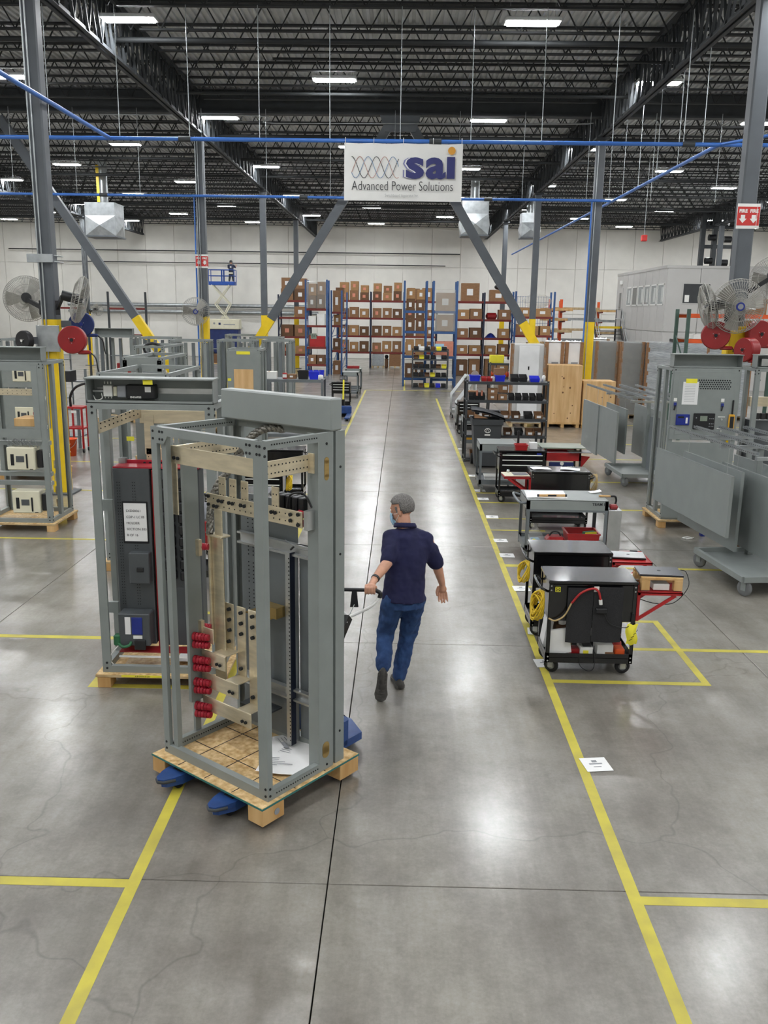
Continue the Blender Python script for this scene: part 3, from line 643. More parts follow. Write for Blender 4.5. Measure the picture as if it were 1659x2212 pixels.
dv = B().rb(-.39, -.11, -.36, -.2, .36, .66, .008).build('breaker_unit', 'dark_panel', t, label='grey breaker unit with blue display'); B().rb(-.27, -.175, -.368, -.36, .47, .63, .003).build('display', 'screen_blue', dv); B().box(-.33, -.28, -.364, -.36, .47, .63).build('rating_label', 'paper', dv); B().rb(-.25, -.15, -.38, -.36, .33, .42, .004).build('plug', 'black_plastic', dv); B().box(-.26, -.18, -.366, -.36, .43, .46).build('label', 'white', dv)
B().rb(-.44, -.38, -.37, -.3, .36, .46, .01).build('connector', 'green_wrap', t); B().tube(smooth_path([(-.42, -.34, .4), (-.36, -.38, .36), (-.3, -.38, .37), (-.28, -.36, .4)], 5), .014, 7).build('cable', 'green_wrap', t)
B().tube(smooth_path([(-.4, -.36, .36), (-.45, -.4, .3), (-.47, -.41, .25), (-.44, -.4, .2)], 5), .005, 6).build('cable', 'white', t)
B().box(-.4, .3, -.34, -.2, .29, .30).build('tray', 'red_dark', t); B().box(-.4, .3, -.36, -.34, .25, .262).build('tray_edge', 'white', t)
for zz in (1.62, .68): B().box(-.53, -.42, -.25, -.21, zz-.05, zz+.05).build('side_arm', 'steel_grey', t)
k = 0
for col, x in enumerate((.06, .2)):
    for i in range(9):
        z = 1.82-.105*i; o = B().rb(x-.05, x+.05, -.245, -.17, z-.045, z+.045, .012).build('breaker', 'black_plastic', t); B().cb((x+.035, -.248, z-.01), (.03, .006, .018), Matrix.Rotation(R(30), 3, 'Y')).build('tag', 'white', o)
stuff(dots(B(), [(.27+.018*c, -.1715, 1.72+.022*k) for c in range(3) for k in range(9)], .004, 'y', -.002).build('slots', 'slot_dark', p2))
o = B().grid(lambda u, v: ((u-.5)*.36, (v-.5)*.2, .004+.012*math.sin(9*u)*math.sin(7*v+1)+.012), 10, 6).build('plastic_bag', 'clear_wrap', None, (-2.28, 7.45, .14)); tag(o, 'clear plastic bag with papers lying on the skid board', 'bag'); o = B().grid(lambda u, v: ((u-.5)*.34, (v-.5)*.24, .003+.01*math.sin(5*u)*math.sin(4*v)+.012), 8, 6).build('instruction_leaflet', 'paper', None, (-1.85, 7.6, .14)); tag(o, 'white leaflet in a bag behind the front post, on the left skid', 'paper')
# --- generic frames elsewhere
def open_cab(x, y, lab, w=1.05, d=.86, rz=0, **k):
    t = thing('switchgear_frame', lab, 'cabinet', (x, y, 0), rz, 'grey switchgear frames'); skid(t, w, d); frame(t, w, d, .13, 2.53, **k); return t
def breaker_face(t, x, y, z, s=1, w=.42, h=.34):
    o = B().rb(x-w/2, x+w/2, y, y+.22, z, z+h, .012).build('air_breaker', 'cream', t, label='white draw-out breaker'); 
    B().box(x-w*.36, x-w*.24, y-.003, y, z+h*.2, z+h*.7).build('rating_plate', 'slot_dark', o); B().rb(x-w*.17, x+w*.12, y-.006, y, z+h*.35, z+h*.62, .003).build('control_unit', 'dark_panel', o); B().rb(x+w*.19, x+w*.25, y-.012, y, z+h*.08, z+h*.72, .004).build('handle', 'slot_dark', o); B().box(x+w*.3, x+w*.42, y-.002, y, z+.01, z+.02).build('label', 'slot_dark', o)
    B().rb(x+w/2+.01, x+w/2+.1, y+.05, y+.2, z+.03, z+h-.05, .01).build('side_mechanism', 'black_plastic', o); return o
t = open_cab(-5.74, 13.17, 'grey frame with two white breakers at the left edge of the picture')
b = B(); Yf = -.435; b.box(-.525, .45, Yf, Yf+.006, 2.4, 2.48); b.box(-.525, .45, Yf, Yf+.006, 1.42, 1.55); b.box(-.525, -.45, Yf, Yf+.006, 1.55, 2.4); b.box(.36, .45, Yf, Yf+.006, 1.55, 2.4); b.build('open_door_panel', 'steel_grey', t)
busbar(t, -.5, .35, -.3, -.29, 2.03, 2.13, '-y', pitch=.07); B().rb(.0, .34, -.3, .1, 1.57, 1.69, .004).build('wood_block', 'wood', t); B().rb(.18, .33, -.05, .1, 1.7, 1.77, .02).build('red_case', 'red', t)
breaker_face(t, .1, -.4, .93); breaker_face(t, .13, -.4, .27)
for z in (.85, .71, 1.32): B().box(-.5, .5, -.3, -.2, z-.03, z+.03).build('shelf_rail', 'steel_grey', t)
for k in range(4): B().box(.45, .52, -.05, .0, .3+.2*k, .42+.2*k).build('bus_end', 'tin', t)
b = B()
for k in range(7): b.tube(smooth_path([(-.1+.05*k, -.3, 1.3), (-.08+.06*k+random.uniform(-.05, .05), -.4, 1.4), (.05+.05*k, -.35, 1.28+random.uniform(-.03, .03))], 5), .004, 5)
stuff(b.build('loose_wires', 'ink_grey', t)); B().grid(lambda u, v: ((u-.5)*.5-.1, (v-.5)*.3-.2, .16+.02*math.sin(8*u)*math.sin(6*v)), 8, 5).build('plastic_sheet', 'clear_wrap', t)
stuff(dots(B(), [(.527, -.38, .3+.02*(k % 3)+.42*(k//3)) for k in range(15)], .008, 'x', .003).build('screws', 'white', t))
t = open_cab(4.72, 14.15, 'grey cabinet with a control door and clipped checklist, beside the right column', mid=True)
d_ = B().rb(-.51, .51, -.445, -.43, 1.42, 2.48, .004).build('door', 'steel_grey', t)
B().rb(-.43, .43, -.449, -.445, 1.5, 2.4, .002).build('door_plate', 'steel_grey', d_); B().box(-.52, .52, -.44, -.43, .16, 1.38).build('lower_door', 'steel_grey', t)
stuff(dots(B(), [(-.12+.036*k+(.018 if r % 2 else 0), -.449, 2.22+.032*r) for k in range(14) for r in range(5)], .0125, 'y', -.002, 6).build('vent_holes', 'slot_dark', d_))
b = B(); 
for k in range(13): pass
o = B().box(-.36, -.12, -.453, -.450, 1.97, 2.32).build('checklist', 'paper', d_, label='white checklist clipped to the door'); B().box(-.32, -.15, -.456, -.453, 2.3, 2.37).build('clip_note', 'yellow_note', o); b = B()
for k in range(11): b.box(-.33, -.33+.16, -.4545, -.453, 2.27-.025*k, 2.274-.025*k)
stuff(b.build('print_lines', 'ink_grey', o))
o = B().rb(-.43, -.22, -.47, -.449, 1.65, 1.82, .006).build('power_meter', 'screen_blue', d_, label='blue power meter'); B().box(-.28, -.25, -.472, -.47, 1.68, 1.77).build('keys', 'white', o); B().box(-.4, -.31, -.472, -.47, 1.76, 1.79).build('screen', 'slot_dark', o)
o = B().rb(-.16, .17, -.475, -.449, 1.59, 1.84, .008).build('controller', 'black_plastic', d_, label='black controller with grey screen'); B().box(-.06, .05, -.477, -.475, 1.72, 1.8).build('screen', 'screen_grey', o); stuff(dots(B(), [(x, -.475, z) for x in (.09, .12, .145) for z in (1.64, 1.68, 1.76)]+[(-.12, -.475, 1.77)], .009, 'y', -.003).build('keys', 'ink_grey', o))
for z in (1.75, 1.57): o = B().box(.22, .33, -.452, -.449, z+.03, z+.045).build('nameplate', 'white', d_); B().cyl((.275, -.449, z), (.275, -.475, z), .016, 10).build('switch', 'zinc', o)
for x in (-.46, .27): o = B().rb(x-.02, x+.02, -.465, -.445, 1.94, 2.0, .003).build('latch', 'screen_blue', d_); B().box(x-.025, x+.025, -.452, -.449, 2.02, 2.07).build('label', 'white', o); B().bar((x, -.47, 1.96), (x-.015, -.475, 1.88), .02, .012).build('lever', 'slot_dark', o)
B().rb(-.5, -.46, -.46, -.44, .76, .8, .004).build('latch', 'slot_dark', t)
o = B().rb(.38, .47, -.49, -.45, 1.58, 1.83, .012).build('multimeter', 'meter_yellow'); tag(o, 'yellow multimeter hanging on the control door', 'meter'); o.location = (4.72, 14.15, 0); B().rb(.395, .455, -.494, -.49, 1.62, 1.8, .006).build('face', 'black_plastic', o); B().rb(.42, .445, -.47, -.45, 1.83, 2.05, .006).build('strap', 'black_plastic', o)
t = open_cab(6.05, 14.3, 'grey frame cut by the right edge, next to the control door cabinet')
B().box(-.4, .3, .0, .1, 1.9, 2.05).build('bus_bar', 'tin', t); B().rb(-.45, .2, -.2, .1, .4, 1.7, .004).build('breaker_panel', 'dark_panel', t)
for k in range(4): B().rb(-.4+.09*k, -.33+.09*k, -.27, -.2, 1.72, 1.82, .008).build('breaker', 'black_plastic', t)
for k in range(2): B().rb(-.42+.3*k, -.22+.3*k, -.33, -.24, 2.56, 2.68, .006).build('relay', 'zinc', t)
# row of frames on the left, front to back
t = open_cab(-3.3, 11.65, 'open-topped grey frame right behind the frame with the pull box', w=.9, d=1.7, pullbox=False); B().box(-.45, .45, -.85, -.845, 2.2, 2.48).build('cover_plate', 'steel_grey', t)
t = open_cab(-4.25, 15.3, 'open-topped grey frame, second in the left row', w=.65, d=1.7, pullbox=False); B().box(-.32, .32, -.85, -.845, 2.3, 2.48).build('cover_plate', 'steel_grey', t); B().rb(-.25, .2, -.5, -.2, 2.15, 2.33, .03).build('wrapped_part', 'film', t)
t = open_cab(-5.45, 19.9, 'open-topped grey frame, third in the left row, black cable coil on it', w=.68, d=1.7, pullbox=False); B().tube([(.0+.2*math.cos(a), -.5, 2.45+.12*math.sin(a)) for a in [k*PI/8 for k in range(16)]], .03, 8, True).build('cable_coil', 'black_plastic', t)
t = open_cab(-3.24, 18.6, 'grey cabinet with a plywood-covered window and yellow notes', w=.68, d=.9, pullbox=False); B().rb(-.34, .34, -.46, -.45, 1.35, 2.5, .004).build('door', 'steel_grey', t); B().rb(-.2, .2, -.47, -.46, 1.6, 2.12, .003).build('plywood_sheet', 'plywood', t); B().box(-.14, .14, -.464, -.46, 2.42, 2.48).build('yellow_note', 'yellow_note', t); B().box(-.33, -.26, -.464, -.46, 1.88, 1.93).build('yellow_note', 'yellow_note', t); B().rb(-.34, .34, -.46, -.45, .2, 1.33, .004).build('lower_door', 'steel_grey', t); B().box(-.34, -.25, -.464, -.46, 1.28, 1.33).build('yellow_note', 'yellow_note', t); B().box(.08, .3, -.464, -.46, 1.28, 1.33).build('yellow_note', 'yellow_note', t)
stuff(dots(B(), [(-.25+.03*k, -.46, 1.42+.03*r) for k in range(17) for r in range(2)], .011, 'y', -.002).build('vent_holes', 'slot_dark', t))
for i, (x, y, w_, lab) in enumerate(((-5.6, 23.6, 1.0, 'tall grey frame row seen edge-on left of the fan column, front one'), (-4.45, 24.2, 1.0, 'tall grey frame directly below the second left column'), (-6.9, 25.4, 1.0, 'tall grey frame left of the brace foot'), (-8.4, 26.3, 1.1, 'grey frame among the far left work area, under the brace'), (-4.1, 27.1, .95, 'grey frame behind the plywood-window cabinet'), (-3.4, 24.6, .8, 'slim grey frame at the right end of the left row'), (-5.3, 29.6, 1.0, 'grey frame farthest back in the left row'), (-9.6, 22.6, 1.0, 'grey frame at the far left beyond the red hose reel'), (-7.3, 17.2, 1.0, 'grey cabinet with breakers seen through the left frame'))):
    t = open_cab(x, y, lab, w=w_, d=.9, pullbox=(i == 3)); X = w_/2
    if i != 8:
        for k in range(4): xx = -X+.14+(w_-.28)*k/3; B().box(xx-.04, xx+.04, -.3+.15*(k % 2), -.24+.15*(k % 2), .2, 2.45).build('inner_post', 'steel_grey' if k % 2 else 'panel_grey', t)
        B().box(X-.03, X-.02, -.4, .3, .2, 2.45).build('side_panel', 'panel_grey', t)
    else:
        for k in range(3): B().rb(-.5, .5, -.46, -.45, .2+.8*k, .95+.8*k, .004).build('door', 'steel_grey', t); B().box(-.45, -.35, -.464, -.46, .85+.8*k, .9+.8*k).build('yellow_note', 'yellow_note', t); breaker_face(t, .05, -.47, .35+.78*k, w=.36, h=.3)
# ---------------------------------------------------------------- carts and benches along the aisle
def caster(t, x, y, r=.065, top=.15, w=.035, wm='rubber', fm='zinc', rz=0):
    f = B(); f.box(-w/2-.008, -w/2-.003, -r*.35, r*.35, r*.7, top); f.box(w/2+.003, w/2+.008, -r*.35, r*.35, r*.7, top); f.box(-w/2-.008, w/2+.008, -r*.5, r*.5, top-.012, top)
    f = f.build('caster', fm, t, (x, y, 0), rz)
    n = 18; prof = [(r*.55, -w/2), (r*.92, -w/2), (r, -w/4), (r, w/4), (r*.92, w/2), (r*.55, w/2)]; m = Matrix.Rotation(PI/2, 3, 'Y')
    wh = B().lathe(prof, n, (0, 0, r), m).build('tyre', wm, f); B().cyl((-w/2, 0, r), (w/2, 0, r), r*.56, 12).build('hub', 'grey_rubber', f); return f
def legs4(t, x0, x1, y0, y1, z0, z1, m, w=.035):
    for x, sx in ((x0, 1), (x1, -1)):
        for y, sy in ((y0, 1), (y1, -1)):
            b = B(); b.box(x, x+sx*w, y, y+sy*.004, z0, z1); b.box(x, x+sx*.004, y, y+sy*w, z0, z1); b.build('leg', m, t)
def tray(t, x0, x1, y0, y1, z, h, m, name='shelf', lip=.045):
    b = B(); b.box(x0, x1, y0, y1, z, z+.004)
    for q in ((x0, x1, y0, y0+.004), (x0, x1, y1-.004, y1), (x0, x0+.004, y0, y1), (x1-.004, x1, y0, y1)): b.box(*q, z-h, z+lip)
    return b.build(name, m, t)
def coil(pts_c, r0, turns, m, name, parent, ax='x', th=.008, spread=.05):
    b = B(); P = []; n = 16
    for k in range(turns*n):
        a = 2*PI*k/n; rr = r0*(1+.12*math.sin(k*1.3)); s = spread*math.sin(k*.37)
        P.append(Vector(pts_c)+Vector((s, rr*math.cos(a)*.8, rr*math.sin(a)*1.25)))
    return b.tube(P, th, 6).build(name, m, parent)
def laptop(x, y, z, rz, lab, m='laptop_grey', w=.34, d=.24):
    t = thing('laptop', lab, 'laptop', (x, y, z), rz); B().rb(-w/2, w/2, -d/2, d/2, 0, .011, .004).build('base', 'black_plastic', t); B().rb(-w/2, w/2, -d/2, d/2, .0125, .02, .004).build('lid', m, t)
    B().cyl((0, 0, .0201), (0, 0, .0208), .018, 12).build('emblem', 'dark_steel', t); b = B(); b.box(-w*.4, w*.4, d/2-.004, d/2+.006, .006, .016); b.build('hinge', 'black_plastic', t); return t
def tool_cart(x0, x1, y0, y1, lab, H=.92, side=1, pads=False, drawers=0, tray_on=True, cords=True, chest=.36):
    w, d = x1-x0, y1-y0; t = thing('tool_cart', lab, 'cart', ((x0+x1)/2, (y0+y1)/2, 0), 0); X, Y = w/2, d/2
    legs4(t, -X, X, -Y, Y, .12, H, 'black_paint'); tray(t, -X, X, -Y, Y, .17, .05, 'black_paint'); B().rb(-X-.006, X+.006, -Y-.006, Y+.006, H-.03, H, .006).build('lid_top', 'black_paint', t)
    ch = B().rb(-X+.008, X-.008, -Y+.008, Y-.008, H-.03-chest, H-.032, .006).build('chest', 'black_paint', t)
    for k in range(drawers):
        z = H-.1-.09*k; o = B().rb(-X+.03, X-.03, -Y-.004, -Y+.008, z-.04, z+.035, .004).build('drawer', 'black_paint', ch); B().rb(-X+.05, X-.05, -Y-.018, -Y-.004, z+.012, z+.028, .005).build('handle', 'white', o)
    for sx in (-1, 1):
        for sy in (-1, 1): caster(t, sx*(X-.07), sy*(Y-.07), .072, .14, .03, rz=R(75+20*sx))
    stuff(dots(B(), [(sx*(X-.02), -Y-.001, z) for sx in (-1, 1) for z in (.14, .18, H-.05, H-.09)], .008, 'y', -.004, 8).build('rivets', 'chrome', t))
    b = B(); s = -side; b.tube(smooth_path([(s*X, -Y+.05, H-.12), (s*(X+.07), -Y+.06, H-.08), (s*(X+.07), Y-.06, H-.08), (s*X, Y-.05, H-.12)], 5), .012, 8); b.build('push_handle', 'black_paint', t)
    if cords: coil((s*(X+.085), -Y+.1, H-.24), .085, 5, 'cord_yellow', 'cord_coil', t)
    if tray_on:
        q = side; xa, xb = q*(X+.01), q*(X+.42); z = H-.11
        o = B(); o.box(xa, xb, -Y+.02, Y-.04, z, z+.008); o.box(xa, xb, -Y+.02, -Y+.03, z-.02, z+.012); o.box(xa, xb, Y-.05, Y-.04, z-.02, z+.012); o.box(xb-q*.01, xb, -Y+.02, Y-.04, z-.02, z+.012); o = o.build('fold_tray', 'red', t)
        for yy in (-Y+.03, Y-.05): b_ = B(); b_.box(q*(X+.004), q*(X+.034), yy-.01, yy+.01, z-.27, z); b_.bar((q*(X+.03), yy, z-.25), (q*(X+.36), yy, z-.02), .012, .03); b_.build('tray_bracket', 'red', o)
    if pads:
        for i, (a, c, zb) in enumerate(((-.235, .0, .33), (.004, .275, .34))):
            B().grid(lambda u, v: (a+(c-a)*u, -Y-.012-.02*math.sin(PI*u)*(1-v)-.01*v, zb+.535*v), 6, 8).build('felt_pad', 'black_felt', t)
    return t
c1 = tool_cart(1.40, 2.21, 7.72, 8.2, 'nearest black tool cart, two felt pads hung on its front', pads=True)
# square emblem
b = B(); e = [(-.372, .835, .034, .004)]; 
for (x, z, s, wd) in e: b.box(x-s, x+s, -.248, -.246, z+s-wd, z+s); b.box(x-s, x+s, -.248, -.246, z-s, z-s+wd); b.box(x-s, x-s+wd, -.248, -.246, z-s, z+s); b.box(x+s-wd, x+s, -.248, -.246, z-s, z+s)
x, z = -.327, .84; b = B(); s = .024
for (a, c, f, g_) in ((-s, s, s-.005, s), (-s, s, -s, -s+.005), (-s, -s+.005, -s, s), (s-.005, s, -s, s), (-.012, -.006, -.013, .013), (-.012, .008, .008, .013), (-.012, .008, -.013, -.008), (.006, .012, -.009, .009)): b.box(x+a, x+c, -.2485, -.2465, z+f, z+g_)
b.build('emblem', 'yellow_note', c1, label='yellow square emblem')
B().box(.0, .045, -.27, -.262, .83, .88).build('hook_plate', 'white', c1)
B().tube(smooth_path([(-.2, -.275, .72), (-.12, -.28, .82), (-.02, -.285, .865), (.035, -.285, .84), (.06, -.285, .76)], 6), .011, 8).build('cord_sleeve', 'red', c1); B().tube(smooth_path([(-.4, -.25, .56), (-.34, -.27, .545), (-.26, -.28, .6), (-.2, -.275, .72)], 5), .008, 7).build('cord', 'cord_tan', c1)
B().cyl((.06, -.285, .76), (.065, -.285, .715), .016, 10).build('plug', 'white', c1); B().rb(.02, .13, -.305, -.27, .63, .68, .008).build('power_strip', 'black_plastic', c1); coil((-.49, -.12, .62), .09, 6, 'cord_yellow', 'cord_coil', c1)
B().tube(smooth_path([(.1, -.29, .63), (.15, -.28, .54), (.24, -.28, .5), (.34, -.26, .5), (.41, -.2, .62), (.45, -.15, .74)], 6), .004, 6).build('cord', 'black_plastic', c1); B().tube(smooth_path([(-.1, -.24, .2), (-.08, -.25, .1), (0, -.26, .05), (.05, -.26, .1), (.04, -.25, .3)], 6), .003, 5).build('cord', 'black_plastic', c1)
def at1(o, x, y, z, lab, cat, base=(1.805, 7.96)): o.location = (base[0]+x, base[1]+y, z); return tag(o, lab, cat)
m_ = Matrix.Rotation(R(-9), 3, 'Y')
o = B().cb((0, 0, .14), (.2, .03, .24), m_).build('paper_pad', 'paper'); at1(o, -.275, -.19, .175, 'white sheets leaning on the lower shelf of the nearest cart', 'paper')
o = B().cb((0, 0, .15), (.06, .2, .28), Matrix.Rotation(R(8), 3, 'Y')).build('paper_folder', 'paper'); at1(o, -.35, .08, .175, 'white folder standing at the left side of the nearest cart', 'paper')
o = B().lathe([(.035, 0), (.04, .1), (.034, .1), (.03, .01)], 16).build('cup', 'white'); at1(o, -.22, .0, .42, 'pale cup above the white sheets in the nearest cart', 'cup'); o = B().rb(-.08, .08, -.08, .08, 0, .243, .005).build('carton', 'cardboard_dark'); at1(o, -.2, .05, .176, 'dark carton carrying the pale cup in the nearest cart', 'box')
o = B().rb(-.06, .06, -.08, .08, 0, .09, .004).build('parts_box', 'white'); at1(o, -.02, -.13, .175, 'white box with a yellow label on the cart shelf', 'box'); B().box(-.03, .02, -.082, -.08, .015, .06).build('label', 'yellow_note', o); B().box(-.03, .05, -.06, .06, .091, .1).build('black_flap', 'black_plastic', o)
o = B().rb(-.075, .075, -.09, .09, 0, .11, .004).build('parts_box', 'white'); at1(o, .16, -.1, .175, 'plain white box on the cart shelf beside the red tool', 'box'); B().box(.0, .08, -.094, -.09, 0, .04).build('cardboard_flap', 'cardboard', o)
o = B().rb(-.045, .045, -.06, .06, 0, .08, .01).build('tool_case', 'orange'); at1(o, .295, -.15, .175, 'orange tool case in the right corner of the cart shelf', 'case'); o = B().lathe([(.0, 0), (.05, .0), (.04, .08), (.02, .1), (.03, .16), (0, .2)], 12).build('glue_gun', 'red'); at1(o, .31, -.02, .175, 'red tool behind the orange case', 'tool')
o = B().rb(-.05, .05, -.05, .05, 0, .07, .008).build('tool_case', 'red_dark'); at1(o, -.13, -.15, .175, 'dark red case between white sheets and white box', 'case')
o = B().grid(lambda u, v: ((u-.5)*.1+.01*math.sin(7*v), -.03*math.sin(PI*u)*math.sin(PI*v), (v-.5)*.2+.01*math.sin(9*u)), 6, 8).build('snack_bag', 'yellow_note'); at1(o, .375, -.255, .42, 'yellow bag with dark print hanging at the cart side', 'bag'); b = B()
for k in range(4): b.bar((-.03+.02*k, -.034, -.05+.03*k), (-.0+.015*k, -.036, -.03+.03*k), .008, .002)
b.build('print', 'screen_blue', o); b.build('hook', 'black_plastic', o); B().box(-.01, .01, .0, .02, .09, .2).build('hanger', 'black_plastic', o)
# pallet-like wooden stand and laptop on the red tray
def wood_stand(x, y, z):
    t = thing('wooden_stand', 'small pallet-like wooden stand on the red fold-out tray', 'stand', (x, y, z))
    for yy in (-.14, .14): B().rb(-.19, .19, yy-.02, yy+.02, .1, .125, .003).build('top_slat', 'wood', t)
    B().rb(-.19, .19, -.02, .02, .1, .125, .003).build('top_slat', 'wood', t)
    for xx in (-.16, .14):
        for yy in (-.13, .13): B().rb(xx-.03, xx+.05, yy-.03, yy+.03, 0, .1, .004).build('block', 'wood', t)
    return t
wood_stand(2.44, 7.92, .83); laptop(2.45, 7.93, .955, R(-4), 'dark laptop on a wooden stand at the nearest tool cart', w=.4, d=.28)
o = B().rb(-.09, .06, -.1, .1, 0, .06, .004).build('white_carton', 'white', None, (2.46, 7.89, .826)); tag(o, 'white carton tucked under the laptop inside the wooden stand', 'box')
o = B().grid(lambda u, v: ((u-.5)*.12, (v-.5)*.2, .02*math.sin(5*u)+.012), 5, 5).build('crumpled_paper', 'paper', None, (2.3, 8.1, .85)); tag(o, 'white crumpled paper at the back corner of the red tray', 'paper'); o.location.z = .832
B().tube(smooth_path([(.83, -.08, 1.0), (.88, -.1, .98), (.89, -.16, .86), (.76, -.2, .72), (.6, -.18, .7), (.45, -.1, .72)], 6), .004, 6).build('charging_cord', 'black_plastic', c1)
c2 = tool_cart(1.40, 2.2, 8.68, 9.18, 'second black tool cart, with a silver laptop on its red tray', H=.93); laptop(2.42, 8.92, .836, R(-6), 'silver laptop lying on the red tray of the second tool cart', 'zinc'); o = B().rb(-.04, .04, -.02, .02, 0, .02, .006).build('mouse', 'black_plastic', None, (2.52, 9.08, .836)); tag(o, 'black mouse on the red tray behind the silver laptop', 'mouse'); o = B().box(-.05, .05, -.012, .012, 0, .006).build('marker_pen', 'white', None, (2.28, 9.08, .833), R(20)); tag(o, 'white pen on the red tray beside the silver laptop', 'pen')
# floor cards beside the aisle line
for i, (x, y, rz, lab) in enumerate(((1.49, 6.03, 8, 'nearest white card taped on the floor, right of the aisle line'), (1.42, 7.98, 4, 'white floor card half under the nearest tool cart'), (1.47, 8.85, -6, 'white floor card by the rear wheel of the nearest tool cart'), (1.5, 10.34, 3, 'white floor card left of the second tool cart'), (1.5, 11.85, 0, 'white floor card left of the grey TEAM cart, front'), (1.5, 12.67, 2, 'white floor card behind the wheel of the TEAM cart'), (1.53, 14.22, -3, 'white floor card in front of the black bench'), (1.51, 15.67, 0, 'white floor card beside the drawer chest cart'), (1.52, 16.43, 3, 'white floor card beside the grey utility cart'), (1.52, 18, 0, 'white floor card before the recycling bin'), (1.53, 21.68, 0, 'white floor card beside the far carts'))):
    o = B().box(-.1, .1, -.1, .1, 0, .002).build('floor_card', 'paper', None, (x+.03, y, .0042), R(rz)); tag(o, lab, 'card', 'white floor cards'); B().box(-.05, .05, .0, .018, .002, .0026).build('print', 'ink_grey', o); B().box(-.02, .02, .03, .06, .002, .0026).build('print', 'ink_grey', o); B().box(-.03, .03, -.04, -.03, .002, .0026).build('print', 'ink_grey', o)
# grey TEAM cart
def util_cart(x0, x1, y0, y1, lab, H=.88, zl=.2, m='panel_grey', handle=-1, rw=.06):
    t = thing('utility_cart', lab, 'cart', ((x0+x1)/2, (y0+y1)/2, 0)); X, Y = (x1-x0)/2, (y1-y0)/2; legs4(t, -X, X, -Y, Y, .12, H-.01, m, .045)
    tray(t, -X, X, -Y, Y, zl, .04, m, 'lower_shelf', .05); b = B(); b.box(-X, X, -Y, Y, H-.006, H); b.box(-X, X, -Y, -Y+.004, H-.13, H); b.box(-X, X, Y-.004, Y, H-.13, H); b.box(-X, -X+.004, -Y, Y, H-.13, H); b.box(X-.004, X, -Y, Y, H-.13, H); b.build('top_shelf', 'light_panel', t)
    B().box(-X, X, -Y-.002, -Y, H-.16, H-.13).build('edge_strip', m, t)
    if handle: B().tube(smooth_path([(handle*X, -Y+.06, H-.06), (handle*(X+.1), -Y+.05, H-.04), (handle*(X+.11), Y-.1, H-.03), (handle*X, Y-.06, H-.06)], 6), .016, 8).build('push_handle', m, t)
    for sx in (-1, 1):
        for sy in (-1, 1): caster(t, sx*(X-.06), sy*(Y-.06), rw, .125, .03, 'grey_rubber')
    return t
tc = util_cart(1.72, 2.81, 11.5, 12.2, 'grey steel utility cart marked TEAM, drawing paper on top'); text('TEAM I', .055, 'handwriting', 'ink', tc, (.41, -.352, .83), ext=.0006, bold=.001)
o = B().grid(lambda u, v: ((u-.5)*.55+(v-.5)*.03, (v-.5)*.5, .002+.004*math.sin(6*u+2*v)+.004), 10, 8).build('drawing_paper', 'paper', None, (2.02, 11.86, .881)); tag(o, 'large white drawing sheet spread on the TEAM cart', 'paper'); b = B()
for k in range(9): b.bar((random.uniform(-.2, .2), random.uniform(-.1, .2), .011), (random.uniform(-.2, .2), random.uniform(-.1, .2), .011), .002, .001)
o = thing('wooden_level', 'wooden spirit level lying on the drawing sheet', 'level', (2.08, 11.68, .892), R(4)); B().rb(-.2, .2, -.012, .012, 0, .03, .003).build('body', 'wood', o); B().rb(-.06, .06, -.013, .013, .002, .028, .002).build('grip', 'black_plastic', o); B().rb(-.06, .06, .05, .075, -.005, .02, .003).build('cross_piece', 'wood', o)
for x, lab in ((-.19, 0), (.19, 0)): B().box(x-.012, x+.012, -.013, .013, .0, .031).build('end_cap', 'black_plastic', o)
def open_bin(name, x0, x1, y0, y1, z0, h, m, lab, cat='bin', rz=0, taper=.88, front=1.0):
    t = B(); w, d = (x1-x0)/2, (y1-y0)/2; k = taper
    lo = [(-w*k, -d*k, 0), (w*k, -d*k, 0), (w*k, d*k, 0), (-w*k, d*k, 0)]; hi = [(-w, -d, h*front), (w, -d, h*front), (w, d, h), (-w, d, h)]; q = .9
    li = [(x*q, y*q, .006) for x, y, z in lo]; hi2 = [(x*.93, y*.93, z) for x, y, z in hi]
    t.add(lo+hi+li+hi2, [(3,2,1,0)]+[(i, (i+1) % 4, 4+(i+1) % 4, 4+i) for i in range(4)]+[(4+i, 4+(i+1) % 4, 12+(i+1) % 4, 12+i) for i in range(4)]+[(12+i, 12+(i+1) % 4, 8+(i+1) % 4, 8+i) for i in range(4)]+[(8, 9, 10, 11)])
    o = t.build(name, m, None, ((x0+x1)/2, (y0+y1)/2, z0), rz)
    if front == 1: bb = B(); bb.box(-w-.008, w+.008, -d-.008, -d, h-.02, h); bb.box(-w-.008, w+.008, d, d+.008, h-.02, h); bb.box(-w-.008, -w, -d, d, h-.02, h); bb.box(w, w+.008, -d, d, h-.02, h); bb.build('rim', m, o)
    return tag(o, lab, cat)
o = open_bin('storage_bin', 2.3, 2.74, 11.56, 11.95, .206, .2, 'red', 'open red bin on the lower shelf of the TEAM cart'); o = B().rb(-.09, .09, -.04, .04, 0, .1, .01).build('sponge', 'green_wrap', None, (2.62, 11.7, .35), R(20)); tag(o, 'green and yellow sponge pads standing in the red bin', 'sponge'); B().rb(-.09, .09, -.05, -.041, 0, .1, .004).build('yellow_side', 'yellow_note', o); o.location.z = .31; o = B().lathe([(.02, 0), (.03, 0), (.03, .04), (.02, .04)], 14).build('tape_roll', 'yellow_note', None, (2.48, 11.65, .36)); tag(o, 'yellow tape roll in the red bin', 'tape'); o.location.z = .215
o = B().rb(-.13, .13, -.12, .12, 0, .13, .04).build('tool_bag', 'red', None, (2.16, 11.72, .206)); tag(o, 'soft red tool bag on the TEAM cart shelf', 'bag'); B().tube(smooth_path([(-.08, 0, .12), (-.04, 0, .18), (.04, 0, .18), (.08, 0, .12)], 5), .012, 7).build('strap', 'black_plastic', o)
